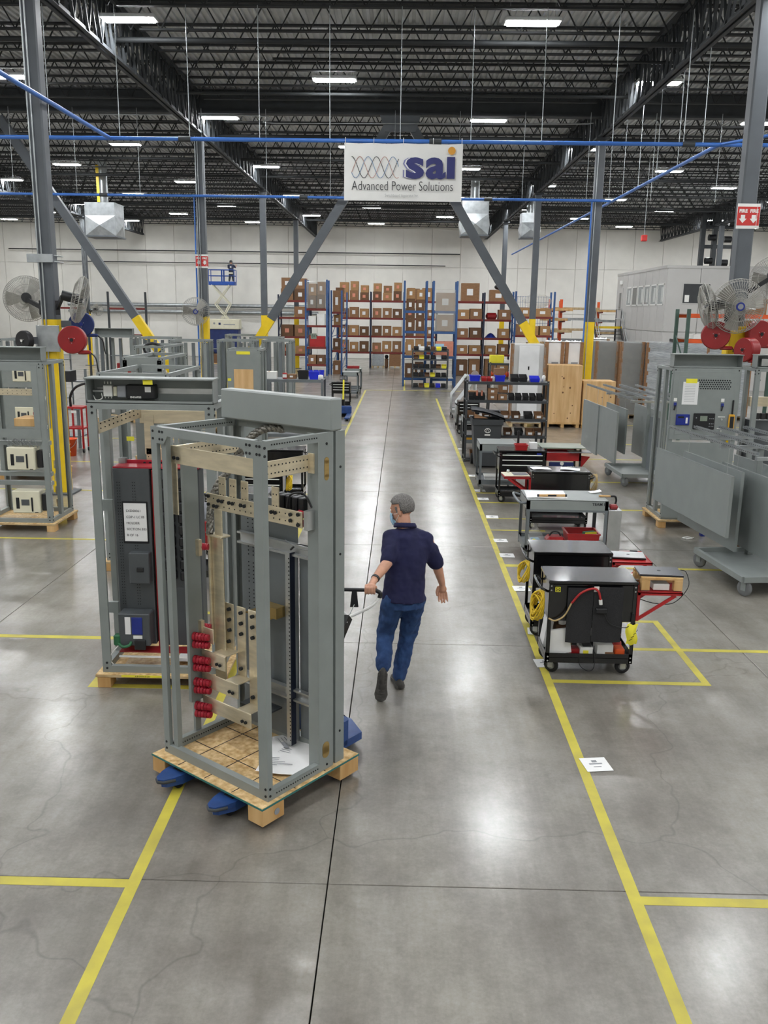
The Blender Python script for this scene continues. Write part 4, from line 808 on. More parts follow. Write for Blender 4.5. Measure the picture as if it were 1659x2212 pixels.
o = B().lathe([(.0, 0), (.1, .0), (.13, .05), (.12, .12), (.07, .2), (.03, .26), (.04, .3), (0, .31)], 12).build('shopping_bag', 'clear_wrap', None, (1.88, 11.7, .206)); tag(o, 'translucent plastic bag with a yellow logo on the TEAM cart', 'bag'); B().cyl((-.03, -.125, .09), (-.03, -.13, .09), .03, 14).build('logo', 'yellow_note', o); B().rb(-.07, .07, -.05, .05, .005, .1, .02).build('contents', 'mask_blue', o)
o = B().lathe([(0, 0), (.035, 0), (.035, .12), (.012, .15), (.012, .18), (0, .18)], 12).build('spray_bottle', 'white', None, (1.63, 11.72, .0)); o.location = (1.765, 11.56, .206); tag(o, 'white bottle at the left post of the TEAM cart', 'bottle')
o = B().rb(-.09, .09, -.1, .1, 0, .5, .004).build('metal_box', 'zinc', None, (2.93, 11.62, .3)); o.location = (2.91, 11.62, .0); o.scale = (1, 1, 1.5); tag(o, 'tall brushed metal box at the right end of the TEAM cart', 'box'); B().rb(-.06, .05, -.05, .05, .5, .54, .015).build('red_rag', 'red_dark', o)
o = thing('hand_brush', 'brush with wooden handle and black hook lying over the cart corner', 'brush', (2.84, 11.75, .885)); B().rb(-.11, .05, -.018, .018, 0, .025, .008).build('handle', 'wood', o); B().tube(smooth_path([(.05, 0, .012), (.11, 0, .01), (.13, 0, -.04), (.12, 0, -.1)], 5), .014, 8).build('hook', 'black_plastic', o)
o = B().grid(lambda u, v: ((u-.5)*.16, (v-.5)*.14, .03*u*u+.01), 5, 5).build('paper_scrap', 'paper', None, (2.82, 12.0, .88)); o.location = (2.74, 12.05, .878); tag(o, 'white paper scrap on the far right corner of the TEAM cart', 'paper')
# black bench with red tray on the left and papers on top
c4 = tool_cart(2.05, 2.95, 13.35, 13.85, 'black tool cart with white sheets on top, behind the TEAM cart', side=-1, H=.94, cords=False); coil((.53, -.1, .75), .1, 5, 'cord_tan', 'cord_coil', c4)
for i, (x, y) in enumerate(((2.22, 13.6), (2.68, 13.58))): o = B().grid(lambda u, v: ((u-.5)*.3, (v-.5)*.22, .003+.006*math.sin(5*u)+.006), 6, 4).build('paper_sheets', 'paper', None, (x, y, .941), R(8-20*i)); tag(o, ('left', 'right')[i]+' white sheet on the black cart behind the TEAM cart', 'paper')
o = B().rb(-.2, .2, -.16, .16, 0, .012, .003).build('clip_board', 'cream', None, (1.83, 13.58, .842), R(4)); tag(o, 'pale board with grey pad on the red tray left of the black cart', 'board'); B().rb(-.05, .18, -.12, .1, .012, .02, .003).build('grey_pad', 'laptop_grey', o)
o = B().ball((0, 0, .03), .03, 10).build('knob_tool', 'chrome', None, (1.72, 13.66, .855)); tag(o, 'small shiny round tool on the pale board', 'tool')
# drawer chest cart and things on it
c5 = tool_cart(1.77, 2.58, 15.35, 15.85, 'black cart with three bright drawer handles', H=.95, drawers=3, tray_on=False, cords=False); B().box(.25, .33, -.255, -.25, .86, .91).build('emblem', 'screen_blue', c5); B().box(-.28, -.02, -.2525, -.2505, .888, .9).build('faint_mark', 'dark_steel', c5)
open_bin('storage_bin', 2.05, 2.27, 15.4, 15.6, .951, .1, 'red', 'small red bin on top of the drawer chest cart'); o = B().rb(-.07, .07, -.05, .05, 0, .12, .004).build('leaflet_box', 'paper', None, (2.39, 15.6, .951)); tag(o, 'white and pink leaflets beside the small red bin', 'paper')
for i, x in enumerate((2.14, 2.46)): o = B().rb(-.02, .02, -.02, .02, 0, .3, .004).build('drill_stand', 'black_plastic', None, (x, 15.75, .951)); tag(o, ('left', 'right')[i]+' black upright tool on the drawer chest cart', 'tool')
# grey utility cart beside it, red cart, bin
u2 = util_cart(1.5, 2.2, 16.25, 17.0, 'grey utility cart between the drawer chest and the recycling bin', H=.93, handle=0); open_bin('parts_tray', 1.62, 1.9, 16.35, 16.6, .21, .1, 'white', 'white tray on the lower shelf of the grey utility cart')
t = thing('work_stand', 'red tool stand with a pale board top near the drawer chest', 'cart', (2.98, 16.1, 0)); B().rb(-.4, .4, -.3, .3, .93, .95, .004).build('board_top', 'screen_grey', t); tray(t, -.33, .33, -.25, .25, .8, .1, 'red', 'red_tray'); legs4(t, -.33, .33, -.25, .25, .1, .93, 'black_paint'); tray(t, -.33, .33, -.25, .25, .2, .05, 'black_paint'); B().rb(-.25, .2, -.28, -.25, .35, .68, .01).build('tool_pouch', 'navy_cover', t); B().prism([(.33, .8), (.33, .55), (.5, .78)], -.22, -.2, 'y').build('bracket', 'red', t); B().rb(.1, .5, -.34, -.05, .86, .875, .004).build('side_shelf', 'laptop_grey', t)
for sx in (-1, 1):
    for sy in (-1, 1): caster(t, sx*.28, sy*.2)
B().cyl((-.02, -.29, .66), (-.02, -.3, .66), .035, 12).build('tag', 'white', t)
# recycling bin
t = thing('wheeled_bin', 'dark grey wheeled recycling bin with its lid tilted open', 'bin', (1.9, 19.25, 0))
def binsh(z, k): return [(-.31*k, -.3*k, z), (.31*k, -.3*k, z), (.31*k, .3*k, z), (-.31*k, .3*k, z)]
b = B(); L_ = [binsh(.04, .8), binsh(.95, 1), binsh(.95, 1.08), binsh(1.07, 1.1), binsh(1.07, 1.02), binsh(.5, .86)]; vs = sum(L_, []); fs = [(3,2,1,0)]
for i in range(5): fs += [(i*4+j, i*4+(j+1) % 4, i*4+4+(j+1) % 4, i*4+4+j) for j in range(4)]
b.add(vs, fs+[(20,21,22,23)]); b.build('body', 'bin_plastic', t)
def lidp(u, v): x = -.36+.78*u; z = 1.28-.2*u**1.6+.05*math.sin(PI*v)*(1-.4*u)-.1*(u > .98); return (x, -.33+.66*v, z)
lid = B().grid(lidp, 12, 8); lid.grid(lambda u, v: tuple(Vector(lidp(u, v))-Vector((0, 0, .04))), 12, 8); lid.build('lid', 'bin_plastic', t); B().grid(lambda u, v: (-.3+.3*u, -.334, 1.1+.1*v*(1-u)), 4, 2).build('cardboard_inside', 'cardboard', t)
for s in (-1, 1): B().cyl((s*.24, .3, .12), (s*.3, .3, .12), .12, 18).build('wheel', 'rubber', t)
e = B(); e.tube([(.06*math.cos(a), -.315, .83+.045*math.sin(a)) for a in [k*PI/10 for k in range(20)]], .008, 6, True); e.bar((-.035, -.315, .8), (.0, -.315, .87), .012, .006); e.bar((.03, -.315, .8), (.0, -.315, .87), .012, .006); e.box(-.06, .06, -.302, -.298, .72, .75); e.build('logo', 'white', t, label='white round letter mark')
# rivet shelving
def rivet_shelf(x0, x1, y0, y1, zs, H, lab, m='bin_plastic', thick=.06):
    t = thing('rivet_shelf', lab, 'shelf', ((x0+x1)/2, (y0+y1)/2, 0)); X, Y = (x1-x0)/2, (y1-y0)/2; legs4(t, -X, X, -Y, Y, 0, H, m, .05)
    for z in zs: b = B(); b.box(-X+.005, X-.005, -Y+.005, Y-.005, z-.02, z); b.box(-X, X, -Y-.003, -Y+.012, z-thick, z); b.box(-X, X, Y-.012, Y+.003, z-thick, z); b.build('shelf', m, t)
    stuff(dots(B(), [(sx*(X-.025), -Y-.004, z-.02) for sx in (-1, 1) for z in zs], .009, 'y', -.004).build('rivets', 'zinc', t)); return t
rivet_shelf(1.46, 3.32, 19.75, 20.35, (.1, .62, 1.0, 1.41, 1.82), 1.85, 'dark steel shelving full of small bins behind the recycling bin')
def crate_label(o, x0, x1, y, z0, z1): B().box(x0, x1, y-.002, y, z0, z1).build('label', 'paper', o)
def carton(x, y, z, w, d, h, lab, m='cardboard', rz=0, label=True, group=None, tape_=True, pink=False):
    o = B().rb(-w/2, w/2, -d/2, d/2, 0, h, .004).build('carton', m, None, (x, y, z), rz); tag(o, lab, 'box', group)
    if tape_: B().box(-w*.04, w*.04, -d/2, d/2, h, h+.002).build('tape', 'cardboard_light', o)
    if label: B().box(-w*.2, w*.14, -d/2-.003, -d/2, h*.32, h*.68).build('label', 'pink_label' if pink else 'paper', o)
    return o
Ys = 19.98
open_bin('parts_bin', 1.55, 1.78, Ys-.12, Ys+.12, 1.82, .13, 'blue_bin', 'left blue bin on top of the dark shelving, plastic bag in it'); o = B().ball((0, 0, .1), .1, 10, (1, 1, 1.2)).build('plastic_bag', 'clear_wrap', None, (1.67, Ys, 1.83)); tag(o, 'clear bag bulging from the left blue bin', 'bag')
open_bin('parts_bin', 2.12, 2.34, Ys-.12, Ys+.12, 1.82, .14, 'blue_bin', 'middle blue bin on top of the dark shelving'); open_bin('parts_bin', 2.9, 3.12, Ys-.12, Ys+.12, 1.82, .13, 'blue_bin', 'right blue bin on top of the dark shelving', front=.6)
for i, x in enumerate((1.87, 2.0)): o = open_bin('parts_bin', x-.06, x+.06, Ys-.12, Ys+.1, 1.82, .1, 'red', ('left', 'right')[i]+' small red bin on top of the dark shelving', front=.7)
for i, x in enumerate((2.56, 2.75)): open_bin('parts_bin', x-.09, x+.09, Ys-.12, Ys+.1, 1.82, .16, 'black_plastic', ('left', 'right')[i]+' black bin on top of the dark shelving', front=.55)
o = carton(2.23, Ys+.15, 1.82, .24, .15, .28, 'open carton behind the middle blue bin', label=False); o = B().lathe([(0, 0), (.04, 0), (.04, .12), (.02, .15), (0, .15)], 10).build('bottle', 'white', None, (3.22, Ys, 1.82)); tag(o, 'white bottle at the right end of the shelving top', 'bottle'); o = B().rb(-.04, .04, -.05, .05, 0, .1, .004).build('carton', 'white', None, (2.08, Ys, 1.82)); o.location.x = 2.075; tag(o, 'tiny white carton between red and blue bins', 'box')
carton(2.07, 19.9, 1.41, .21, .2, .13, 'lower left carton of the stacked cartons on the second shelf'); carton(2.07, 19.9, 1.541, .21, .2, .13, 'upper carton of the stack on the second shelf'); carton(2.29, 19.9, 1.41, .2, .2, .13, 'carton right of the stack on the second shelf')
n_ = 0
for (z, xs_) in ((1.41, (1.6, 1.72, 1.84, 2.5, 2.66, 2.82, 2.98, 3.14)), (1.0, (1.6, 1.95, 2.16, 2.38, 2.62, 2.9, 3.13)), (.62, (2.2, 2.45, 2.7, 2.95, 3.14)), (.1, (1.7, 2.1, 2.6, 3.0))):
    for i, x in enumerate(xs_):
        n_ += 1; wd = .13 if z > 1.2 else .19; mm = 'black_plastic' if z > 1.2 or i % 3 == 2 else ('cardboard' if i % 3 == 0 else 'cardboard_dark'); nm = {1.41: 'second', 1.0: 'third', .62: 'fourth', .1: 'bottom'}[z]; od = 'first second third fourth fifth sixth seventh eighth'.split()[i]
        o = open_bin('parts_bin', x-wd/2, x+wd/2, 19.8, 20.05, z, .15, mm, '%s %s parts bin from the left on the %s shelf behind the recycling bin' % (od, 'black' if mm[0] == 'b' else 'cardboard', nm), front=.6)
        if mm[0] != 'b': B().box(-wd*.25, wd*.25, -.127, -.123, .02, .07).build('label', 'paper', o)
for i, x in enumerate((1.72, 1.83)): o = B().lathe([(0, 0), (.025, 0), (.025, .17), (.01, .2), (0, .2)], 10).build('caulk_tube', 'pink_label', None, (x+.0, 19.9, 1.42)); o.location.x = 1.78+.025*(2*i-1)*2.2; tag(o, ('left', 'right')[i]+' pinkish tube among the bins on the second shelf', 'tube')
# ---------------------------------------------------------------- door carts on the right
def strut(b, p, q, w=.045):
    b.bar(p, q, w, .05)
    return b
def door_cart(x, y, rz, lab, panels, blen=1.35, bw=1.5, rl=2.6):
    t = thing('panel_cart', lab, 'cart', (x, y, 0), rz)         # local: x to the right, y away, origin near left caster
    for (a, c) in (((0, 0), (bw, 0)), ((0, blen), (bw, blen)), ((0, 0), (0, blen)), ((bw, 0), (bw, blen))): B().bar((a[0], a[1], .22), (c[0], c[1], .22), .05, .07).build('base_rail', 'steel_grey', t)
    B().box(.03, bw-.03, .03, blen-.03, .19, .2).build('base_deck', 'steel_grey', t)
    for xx, yy in ((.05, .05), (.05, blen-.05), (bw-.05, .05), (bw-.05, blen-.05)): caster(t, xx, yy, .1, .19, .045, 'grey_rubber', 'steel_grey', R(25))
    xm = bw*.45
    for yy in (.15, blen-.15): B().rb(xm-.04, xm+.04, yy-.04, yy+.04, .2, 1.66, .005).build('upright', 'steel_grey', t)
    for yy in (.2, blen-.2, blen+.7): B().bar((.1, yy, 1.66), (bw-.1, yy, 1.66), .05, .04).build('cross_bar', 'galv', t)
    for k in range(4):
        xx = .14+k*.38; o = B(); y0 = .25; o.box(xx-.022, xx+.022, y0, y0+rl, 1.685, 1.69); o.box(xx-.022, xx-.018, y0, y0+rl, 1.69, 1.725); o.box(xx+.018, xx+.022, y0, y0+rl, 1.69, 1.725); o = o.build('hanging_rail', 'galv', t)
        stuff(dots(B(), [(xx-.023, y0+.05+.05*j, 1.705) for j in range(int(rl/.05)-1)], .007, 'x', -.001).build('slots', 'slot_dark', o))
    for (xx, y0, y1, z0, z1, lb) in panels:
        a = R(rz); o = B().rb(-.01, .01, 0, y1-y0, 0, z1-z0, .004); o.box(-.012, .03, -.004, .004, 0, z1-z0); o.box(-.012, .03, -.004, y1-y0, z1-z0-.006, z1-z0)
        wx, wy = x+math.cos(rz)*xx-math.sin(rz)*y0, y+math.sin(rz)*xx+math.cos(rz)*y0
        o = o.build('hanging_door', 'light_panel', None, (wx, wy, z0), rz); tag(o, lb, 'panel', 'grey doors hung on the carts')
        for yy in (.15, y1-y0-.15): B().tube([(0, yy, z1-z0), (0, yy, 1.69-z0)], .003, 5).build('hook_wire', 'zinc', o)
door_cart(4.17, 10.18, R(6), 'wheeled rack with hanging grey doors at the right edge', [
  (.03, .6, 3.0, .58, 1.37, 'long grey door panel hung nearest, in front of the control cabinet'), (.34, .95, 2.75, .3, 1.36, 'grey door panel hung second, low behind the long one'), (.56, .1, 1.95, .3, 1.33, 'tall grey door panel cut by the right edge'), (.95, .4, 2.4, .5, 1.36, 'grey door panel hung behind, upper edge only in view')])
door_cart(4.42, 17.1, R(2), 'wheeled rack with hanging doors in front of the plywood crates', [
  (.1, 2.55, 3.95, .22, 1.35, 'far grey door panel, left one of the joined pair'), (.12, 1.1, 2.52, .27, 1.35, 'grey door panel, right one of the joined pair'), (.45, 1.6, 3.2, .4, 1.36, 'grey door panel behind the pair, upper edge in view'), (.92, .9, 2.6, .3, 1.4, 'dark grey door panel hung third behind the pair')], blen=1.3, bw=1.7, rl=3.6)
o = B().prism([(0, .25), (.3, .28), (.33, 1.28), (.02, 1.34)], 0, .16, 'y').build('channel_door', 'panel_grey', None, (5.1, 17.65, .12), R(20)); tag(o, 'bent grey channel door leaning on the far panel cart', 'panel'); o.location.z = -.02
stuff(B().box(.33, .335, .03, .09, .5, .62).box(.33, .335, .03, .09, .75, .9).box(.33, .335, .03, .09, 1.0, 1.15).build('cut_outs', 'slot_dark', o))
o = thing('step_ladder', 'blue and white folding ladder foot under the hanging panels', 'ladder', (4.75, 13.2, 0)); B().bar((-.06, 0, 0.02), (.0, .2, .9), .05, .03).build('rail', 'white', o); B().bar((.3, 0, 0.02), (.24, .2, .9), .05, .03).build('rail', 'white', o); B().rb(-.09, -.02, -.04, .04, 0, .08).build('foot', 'screen_blue', o); B().rb(.27, .34, -.04, .04, 0, .08).build('foot', 'screen_blue', o)
for k in range(3): B().bar((-.04+.02*k, .05+.06*k, .25+.27*k), (.29-.02*k, .05+.06*k, .25+.27*k), .06, .03).build('step', 'white', o)
mat('boot', '6b4a2b', .7); o = thing('work_boot', 'brown work boot on the floor under the hanging panels', 'shoe', (5.05, 12.35, 0), R(70)); B().ball((0, 0, .06), .06, 12, (.8, 2.2, .9)).build('upper', 'boot', o); B().rb(-.05, .05, -.14, .13, 0, .025, .01).build('sole', 'sole', o)
o = B().tube(smooth_path([(0, 0, .01), (.1, .05, .012), (.05, .12, .012), (-.05, .06, .01), (.06, .02, .014), (.14, .1, .01)], 6), .007, 6).build('cable_scrap', 'white', None, (4.38, 12.95, 0)); tag(o, 'small heap of white cable on the floor before the control cabinet', 'cable')
# ---------------------------------------------------------------- crates and wrapped pallets
def ply_crate(x0, x1, y, d, h, lab):
    t = thing('plywood_crate', lab, 'crate', ((x0+x1)/2, y, 0)); X = (x1-x0)/2; B().rb(-X, X, 0, d, .1, h, .006).build('box', 'plywood', t)
    for xx in (-X+.06, 0, X-.06): B().rb(xx-.05, xx+.05, 0, d, 0, .1, .004).build('skid_runner', 'wood', t)
    B().rb(-X-.01, X+.01, -.01, .01, .1, .16, .003).build('bottom_batten', 'wood', t); b = B()
    for k in range(9): b.cyl((random.uniform(-X*.8, X*.8), -.001, random.uniform(.25, h-.15)), (0, 0, 0), .001, 3) if False else b.cyl((xx := random.uniform(-X*.8, X*.8), -.002, zz := random.uniform(.25, h-.15)), (xx, 0, zz), random.uniform(.015, .03), 8)
    stuff(b.build('wood_knots', 'boot', t)); return t
ply_crate(4.36, 5.38, 26.3, .78, 1.85, 'tall pale plywood crate beside the yellow column'); ply_crate(5.42, 6.36, 26.2, .8, 1.4, 'low pale plywood crate right of the tall one')
def pallet(t, X, Y, h=.12, m='pallet_wood'):
    for k in range(5): yy = -Y+.06+(2*Y-.12)*k/4; B().rb(-X, X, yy-.05, yy+.05, h-.02, h, .003).build('pallet_slat', m, t)
    for xx in (-X+.05, 0, X-.05): B().rb(xx-.045, xx+.045, -Y, Y, 0, h-.02, .003).build('pallet_runner', m, t)
def wrapped(x0, x1, y, d, h, lab, body, corner, film=None, name='wrapped_pallet'):
    t = thing(name, lab, 'pallet load', ((x0+x1)/2, y+d/2, 0)); X, Y = (x1-x0)/2, d/2; pallet(t, X, Y)
    B().rb(-X+.03, X-.03, -Y+.03, Y-.03, .12, h-.02, .02).build('load', body, t)
    for sx in (-1, 1): B().rb(sx*X-.05, sx*X+.05, -Y-.012, -Y+.1, .12, h, .004).build('corner_guard', corner, t)
    if film: B().grid(lambda u, v: (-X+2*X*u, -Y-.016-.01*math.sin(40*v+3*u), .14+(h-.14)*v), 6, 40).build('stretch_film', film, t); B().grid(lambda u, v: (-X+2*X*u, -Y+2*Y*v, h+.004+.01*math.sin(9*u)*math.sin(8*v)), 12, 8).build('film_top', film, t)
    return t
t = wrapped(3.28, 4.26, 26.3, .95, 2.46, 'white-wrapped pallet with cardboard corner guards behind the shelving', 'foam_white', 'cardboard', 'clear_wrap'); B().rb(-.3, .3, -.52, -.5, .2, 2.4, .01).build('foam_sheet', 'foam_white', t); B().box(-.02, .02, -.525, -.52, 1.7, 1.8).build('dark_mark', 'slot_dark', t)
for i, (a, c, y, lab) in enumerate(((4.42, 4.9, 27.12, 'white bagged load left behind the plywood crate'), (5.03, 5.48, 27.12, 'white bagged load with grey label beside the yellow column'), (6.6, 7.2, 31.2, 'white bagged load at the back behind the crates'))):
    t = wrapped(a, c, y, .54, 2.5, lab, 'foam_white', 'cardboard'); B().box(-.08, .12, -.29, -.27, 1.6, 1.9).build('grey_label', 'ink_grey', t); stuff(B().box(-.2, -.1, -.28, -.27, 1.48, 1.52).box(0, .15, -.28, -.27, 1.48, 1.52).box(-.2, .2, -.28, -.27, 1.38, 1.42).build('print', 'ink_grey', t)); B().grid(lambda u, v: ((u-.5)*(c-a), (v-.5)*.54, 2.5+.05*math.sin(11*u)*math.sin(9*v)), 10, 8).build('bag_top', 'foam_white', t)
for i, (a, c, y, lab) in enumerate(((6.42, 7.1, 29.3, 'dark film-wrapped load right behind the yellow column'), (7.15, 7.85, 29.0, 'film-wrapped grey cabinet with cardboard corners, left one'), (7.9, 9.75, 28.6, 'large shiny film-wrapped load behind the panel cart'), (9.9, 11.3, 28.9, 'film-wrapped load behind the red reels'))):
    t = wrapped(a, c, y, 1.0, 2.48, lab, 'film' if i > 1 else 'panel_grey', 'cardboard', 'film' if i > 1 else 'clear_wrap')
o = B().rb(-.35, .35, -.25, .25, 0, .1, .01).build('cable_pile', 'black_plastic', None, (9.05, 28.9, 2.5)); o = tag(o, 'dark parts heaped on the wrapped load under the red reels', 'parts')
# orange and green rack
def pallet_rack(x0, x1, y, d, H, levels, lab, um, bm, name='pallet_rack', bays=1, deep=True, t0=None):
    t = thing(name, lab, 'rack', (x0, y, 0)); n = bays
    for k in range(n+1):
        xx = (x1-x0)*k/n
        for yy in (0, d): B().rb(xx-.045, xx+.045, yy-.035, yy+.035, 0, H, .004).build('upright', um, t)
        z = .3
        while z < H-.9: B().bar((xx, 0, z), (xx, d, z+.8), .03, .03).build('brace', um, t); B().bar((xx, 0, z), (xx, d, z), .03, .03).build('brace', um, t); z += .85
    for z in levels:
        for k in range(n):
            a, c = (x1-x0)*k/n+.045, (x1-x0)*(k+1)/n-.045
            for yy in (-.01, d+.01): B().rb(a, c, yy-.025, yy+.025, z-.11, z, .004).build('beam', bm, t)
            B().box(a, c, .0, d, z-.02, z-.005).build('deck', 'wire_grid', t)
    return t
pallet_rack(7.62, 10.3, 24, 1.0, 3.5, (2.72, 3.38), 'orange-beamed rack with green uprights behind the right fans', 'rack_green', 'orange'); carton(8.1, 24.4, 2.72, .5, .5, .12, 'blue and white folded covers on the orange rack', 'white', label=False); o = carton(9.4, 24.3, 2.72, .7, .5, .5, 'brown carton on the orange rack behind the fan'); o = carton(9.3, 24.4, 3.38, .8, .6, .4, 'brown carton on the top level of the orange rack')
# ---------------------------------------------------------------- office on the mezzanine
t = thing('office_block', 'pale grey panelled office raised beside the right wall', 'office', (11.9, 41, 0)); OW, OD, OH = 9.0, 9.2, 5.5
B().box(.05, OW-.05, .05, OD-.05, 0, OH-.05).build('core', 'office_wall', t); B().box(-.04, OW+.04, -.04, OD+.04, OH-.08, OH+.04).build('roof_cap', 'office_wall', t)
for k in range(8):
    y0, y1 = OD*k/8, OD*(k+1)/8
    for (za, zb) in ((0, 2.6), (2.62, OH-.08)): B().rb(-.02, .05, y0+.01, y1-.01, za, zb, .004).build('wall_panel', 'office_wall', t)
for k in range(6):
    x0, x1 = OW*k/6, OW*(k+1)/6
    for (za, zb) in ((0, 2.6), (2.62, OH-.08)): B().rb(x0+.01, x1-.01, -.02, .05, za, zb, .004).build('wall_panel', 'office_wall', t)
def pane(x0, x1, y0, y1, z0, z1, m, name='window_pane'):
    o = B().box(x0, x1, y0, y1, z0, z1).build(name, m, t); return o
for k in range(6):
    y0 = .25+1.15*k; w_ = B(); w_.box(-.035, -.02, y0, y0+.95, 3.8, 3.86); w_.box(-.035, -.02, y0, y0+.95, 4.7, 4.76); w_.box(-.035, -.02, y0, y0+.05, 3.8, 4.76); w_.box(-.035, -.02, y0+.9, y0+.95, 3.8, 4.76); w_ = w_.build('window_frame', 'white', t); B().box(-.03, -.022, y0+.05, y0+.9, 3.86, 4.7).build('pane', 'glass_dark' if k == 4 else 'glass', w_)
    if k != 4: B().box(-.027, -.021, y0+.1+.1*(k % 3), y0+.4+.1*(k % 3), 3.95, 4.6).build('sheet_behind_glass', 'white', w_)
w_ = B(); w_.box(.72, 2.0, -.035, -.02, 3.85, 3.9); w_.box(.72, 2.0, -.035, -.02, 4.74, 4.79); w_.box(.72, .77, -.035, -.02, 3.9, 4.74); w_.box(1.95, 2.0, -.035, -.02, 3.9, 4.74); w_ = w_.build('window_frame', 'office_wall', t); B().box(.77, 1.95, -.032, -.022, 3.9, 4.74).build('pane', 'glass_dark', w_); B().box(.85, 1.05, -.036, -.032, 3.95, 4.25).build('notice', 'white', w_)
d_ = B().rb(-.04, -.02, 7.8, 8.7, 2.75, 4.75, .004).build('door', 'office_wall', t); B().box(-.045, -.04, 8.1, 8.5, 3.6, 4.5).build('pane', 'glass_dark', d_); B().rb(-.12, -.02, 8.0, 8.3, 4.95, 5.15, .01).build('door_lamp', 'white', t)
t = thing('steel_stairs', 'steel stairs with handrails up to the office door', 'stairs', (10.25, 44.2, 0)); B().rb(0, 1.55, 4.0, 5.2, 2.66, 2.72, .004).build('landing', 'dark_steel', t); B().box(0, 1.55, 3.99, 4.0, 2.62, 2.74).build('landing_edge', 'safety_yellow', t)
for k in range(14): B().rb(.1, 1.45, 1.2+.2*k, 1.45+.2*k, .17+.178*k, .2+.178*k, .004).build('tread', 'dark_steel', t)
for xx in (.08, 1.47): B().bar((xx, 1.1, .1), (xx, 4.0, 2.62), .03, .2).build('stringer', 'dark_steel', t); B().tube([(xx, 1.3, 1.0), (xx, 4.0, 3.65), (xx, 5.2, 3.65)], .025, 8).build('handrail', 'zinc', t); B().tube([(xx, 1.3, .5), (xx, 4.0, 3.15), (xx, 5.2, 3.15)], .02, 8).build('handrail', 'zinc', t)
for xx in (.08, 1.47):
    for yy in (1.3, 2.6, 4.0, 5.15): B().cyl((xx, yy, max(.2, min(2.7, .2+(yy-1.2)*.89))), (xx, yy, min(3.65, 1.0+(yy-1.3)*.98)), .022, 8).build('rail_post', 'dark_steel', t)
    B().cyl((xx, 5.1, 0), (xx, 5.1, 2.66), .05, 8).build('support', 'dark_steel', t)
t = thing('lift_frame', 'dark steel lifting frame standing above the office roof', 'machine', (17.3, 53.5, 0))
for x in (0, .7, 1.9): B().rb(x, x+.25, 0, .3, 0, 9.2, .01).build('mast', 'dark_steel', t)
for z in (6.0, 7.2, 8.3, 8.9): B().rb(0, 2.1, .02, .2, z, z+.2, .01).build('cross_member', 'dark_steel', t)
for x, z in ((.3, 6.5), (1.2, 6.4), (.4, 7.8), (1.3, 7.7), (1.5, 8.6)): B().cyl((x, -.1, z), (x+.4, -.1, z), .18, 12).build('roller', 'black_plastic', t)
# timber and cantilever racks below the far wall
def cantilever(x0, x1, y, lab, lev, um='orange'):
    t = thing('cantilever_rack', lab, 'rack', (x0, y, 0)); W_ = x1-x0
    for xx in (.2, W_-.2): B().rb(xx-.07, xx+.07, .6, .75, 0, 4.1, .005).build('upright', um, t)
    for z in lev:
        for xx in (.2, W_-.2): B().bar((xx, .6, z-.05), (xx, -.5, z-.02), .08, .08).build('arm', 'rack_red', t)
        for k in range(4): B().rb(-.2+random.uniform(-.2, .2), W_+random.uniform(-.1, .3), -.4+.22*k, -.22+.22*k, z, z+.1+.05*random.random(), .006).build('bar_stock', random.choice(('pallet_wood', 'galv', 'wood', 'zinc')), t)
cantilever(7.6, 8.6, 47, 'orange cantilever rack with bar stock beside the wire rack', (1.2, 1.8, 2.4, 3.0, 3.5)); cantilever(9.2, 11.4, 53, 'orange cantilever rack with timber left of the stairs', (1.2, 1.8, 2.4, 3.0, 3.6)); cantilever(11.9, 13.6, 55, 'orange cantilever rack with timber right of the yellow column', (1.5, 2.2, 2.9, 3.5))
# ---------------------------------------------------------------- storage racks at the end of the aisle
ORD = 'first second third fourth fifth sixth seventh eighth ninth tenth'.split()
pallet_rack(-3.9, 2.1, 54, 1.1, 4.5, (.95, 1.92, 2.98, 4.0), 'long red-beamed storage rack at the end of the aisle', 'rack_navy', 'rack_red', bays=3)
LV = {0.02: 'floor', .95: 'first', 1.92: 'second', 2.98: 'third', 4.0: 'top'}
def fill(x0, x1, y, z, n, h, rk, pink=0, skip=(), two=False, w=None, m=None):
    st = (x1-x0)/n
    for k in range(n):
        if k in skip: continue
        lab = '%s carton%s, %s level, %s' % (ORD[k % 10], ' past the middle' if x0 > .15 and y == 54 else '', LV.get(z, 'top'), rk)
        ww = (w or st*random.uniform(.8, .93)); hh = h*random.uniform(.85, 1.12)
        o = carton(x0+st*(k+.5), y+.4, z, ww, .7, hh, lab, m or random.choice(('cardboard', 'cardboard_dark', 'cardboard_light', 'cardboard')), group='cartons in the '+rk, pink=(pink and k % pink == 0))
        o['label'] = lab
        if two: o2 = carton(x0+st*(k+.5)+.02, y+.42, z+hh+.004, ww*.96, .68, hh*.92, 'stacked '+lab, random.choice(('cardboard', 'cardboard_light')), group='cartons in the '+rk, pink=bool(pink))
rk = 'rack closing the aisle'
for bi, (xa, xb) in enumerate(((-3.82, -1.98), (-1.82, .02), (.18, 2.02))):
    rk = ('left', 'middle', 'right')[bi]+' bay of the rack closing the aisle'
    fill(xa, xb, 54, 4.0, 3 if bi < 2 else 2, .52 if bi < 2 else .8, rk, 1 if bi < 2 else 0, (), bi < 2); fill(xa, xb, 54, 2.98, 3, .58, rk, 3); fill(xa, xb, 54, 1.92, 3, .62, rk); fill(xa, xb, 54, .95, 3, .62, rk, 4)
for i, (x, m, lab) in enumerate(((-1.42, 'film', 'shiny film-wrapped pallet on the floor under the rack closing the aisle'), (-.38, 'cardboard', 'kraft box on a pallet on the floor under the rack closing the aisle'))):
    t = thing('pallet_load', lab, 'pallet load', (x, 54.3, 0)); pallet(t, .38, .45); B().rb(-.35, .35, -.4, .4, .12, .82, .02).build('load', m, t)
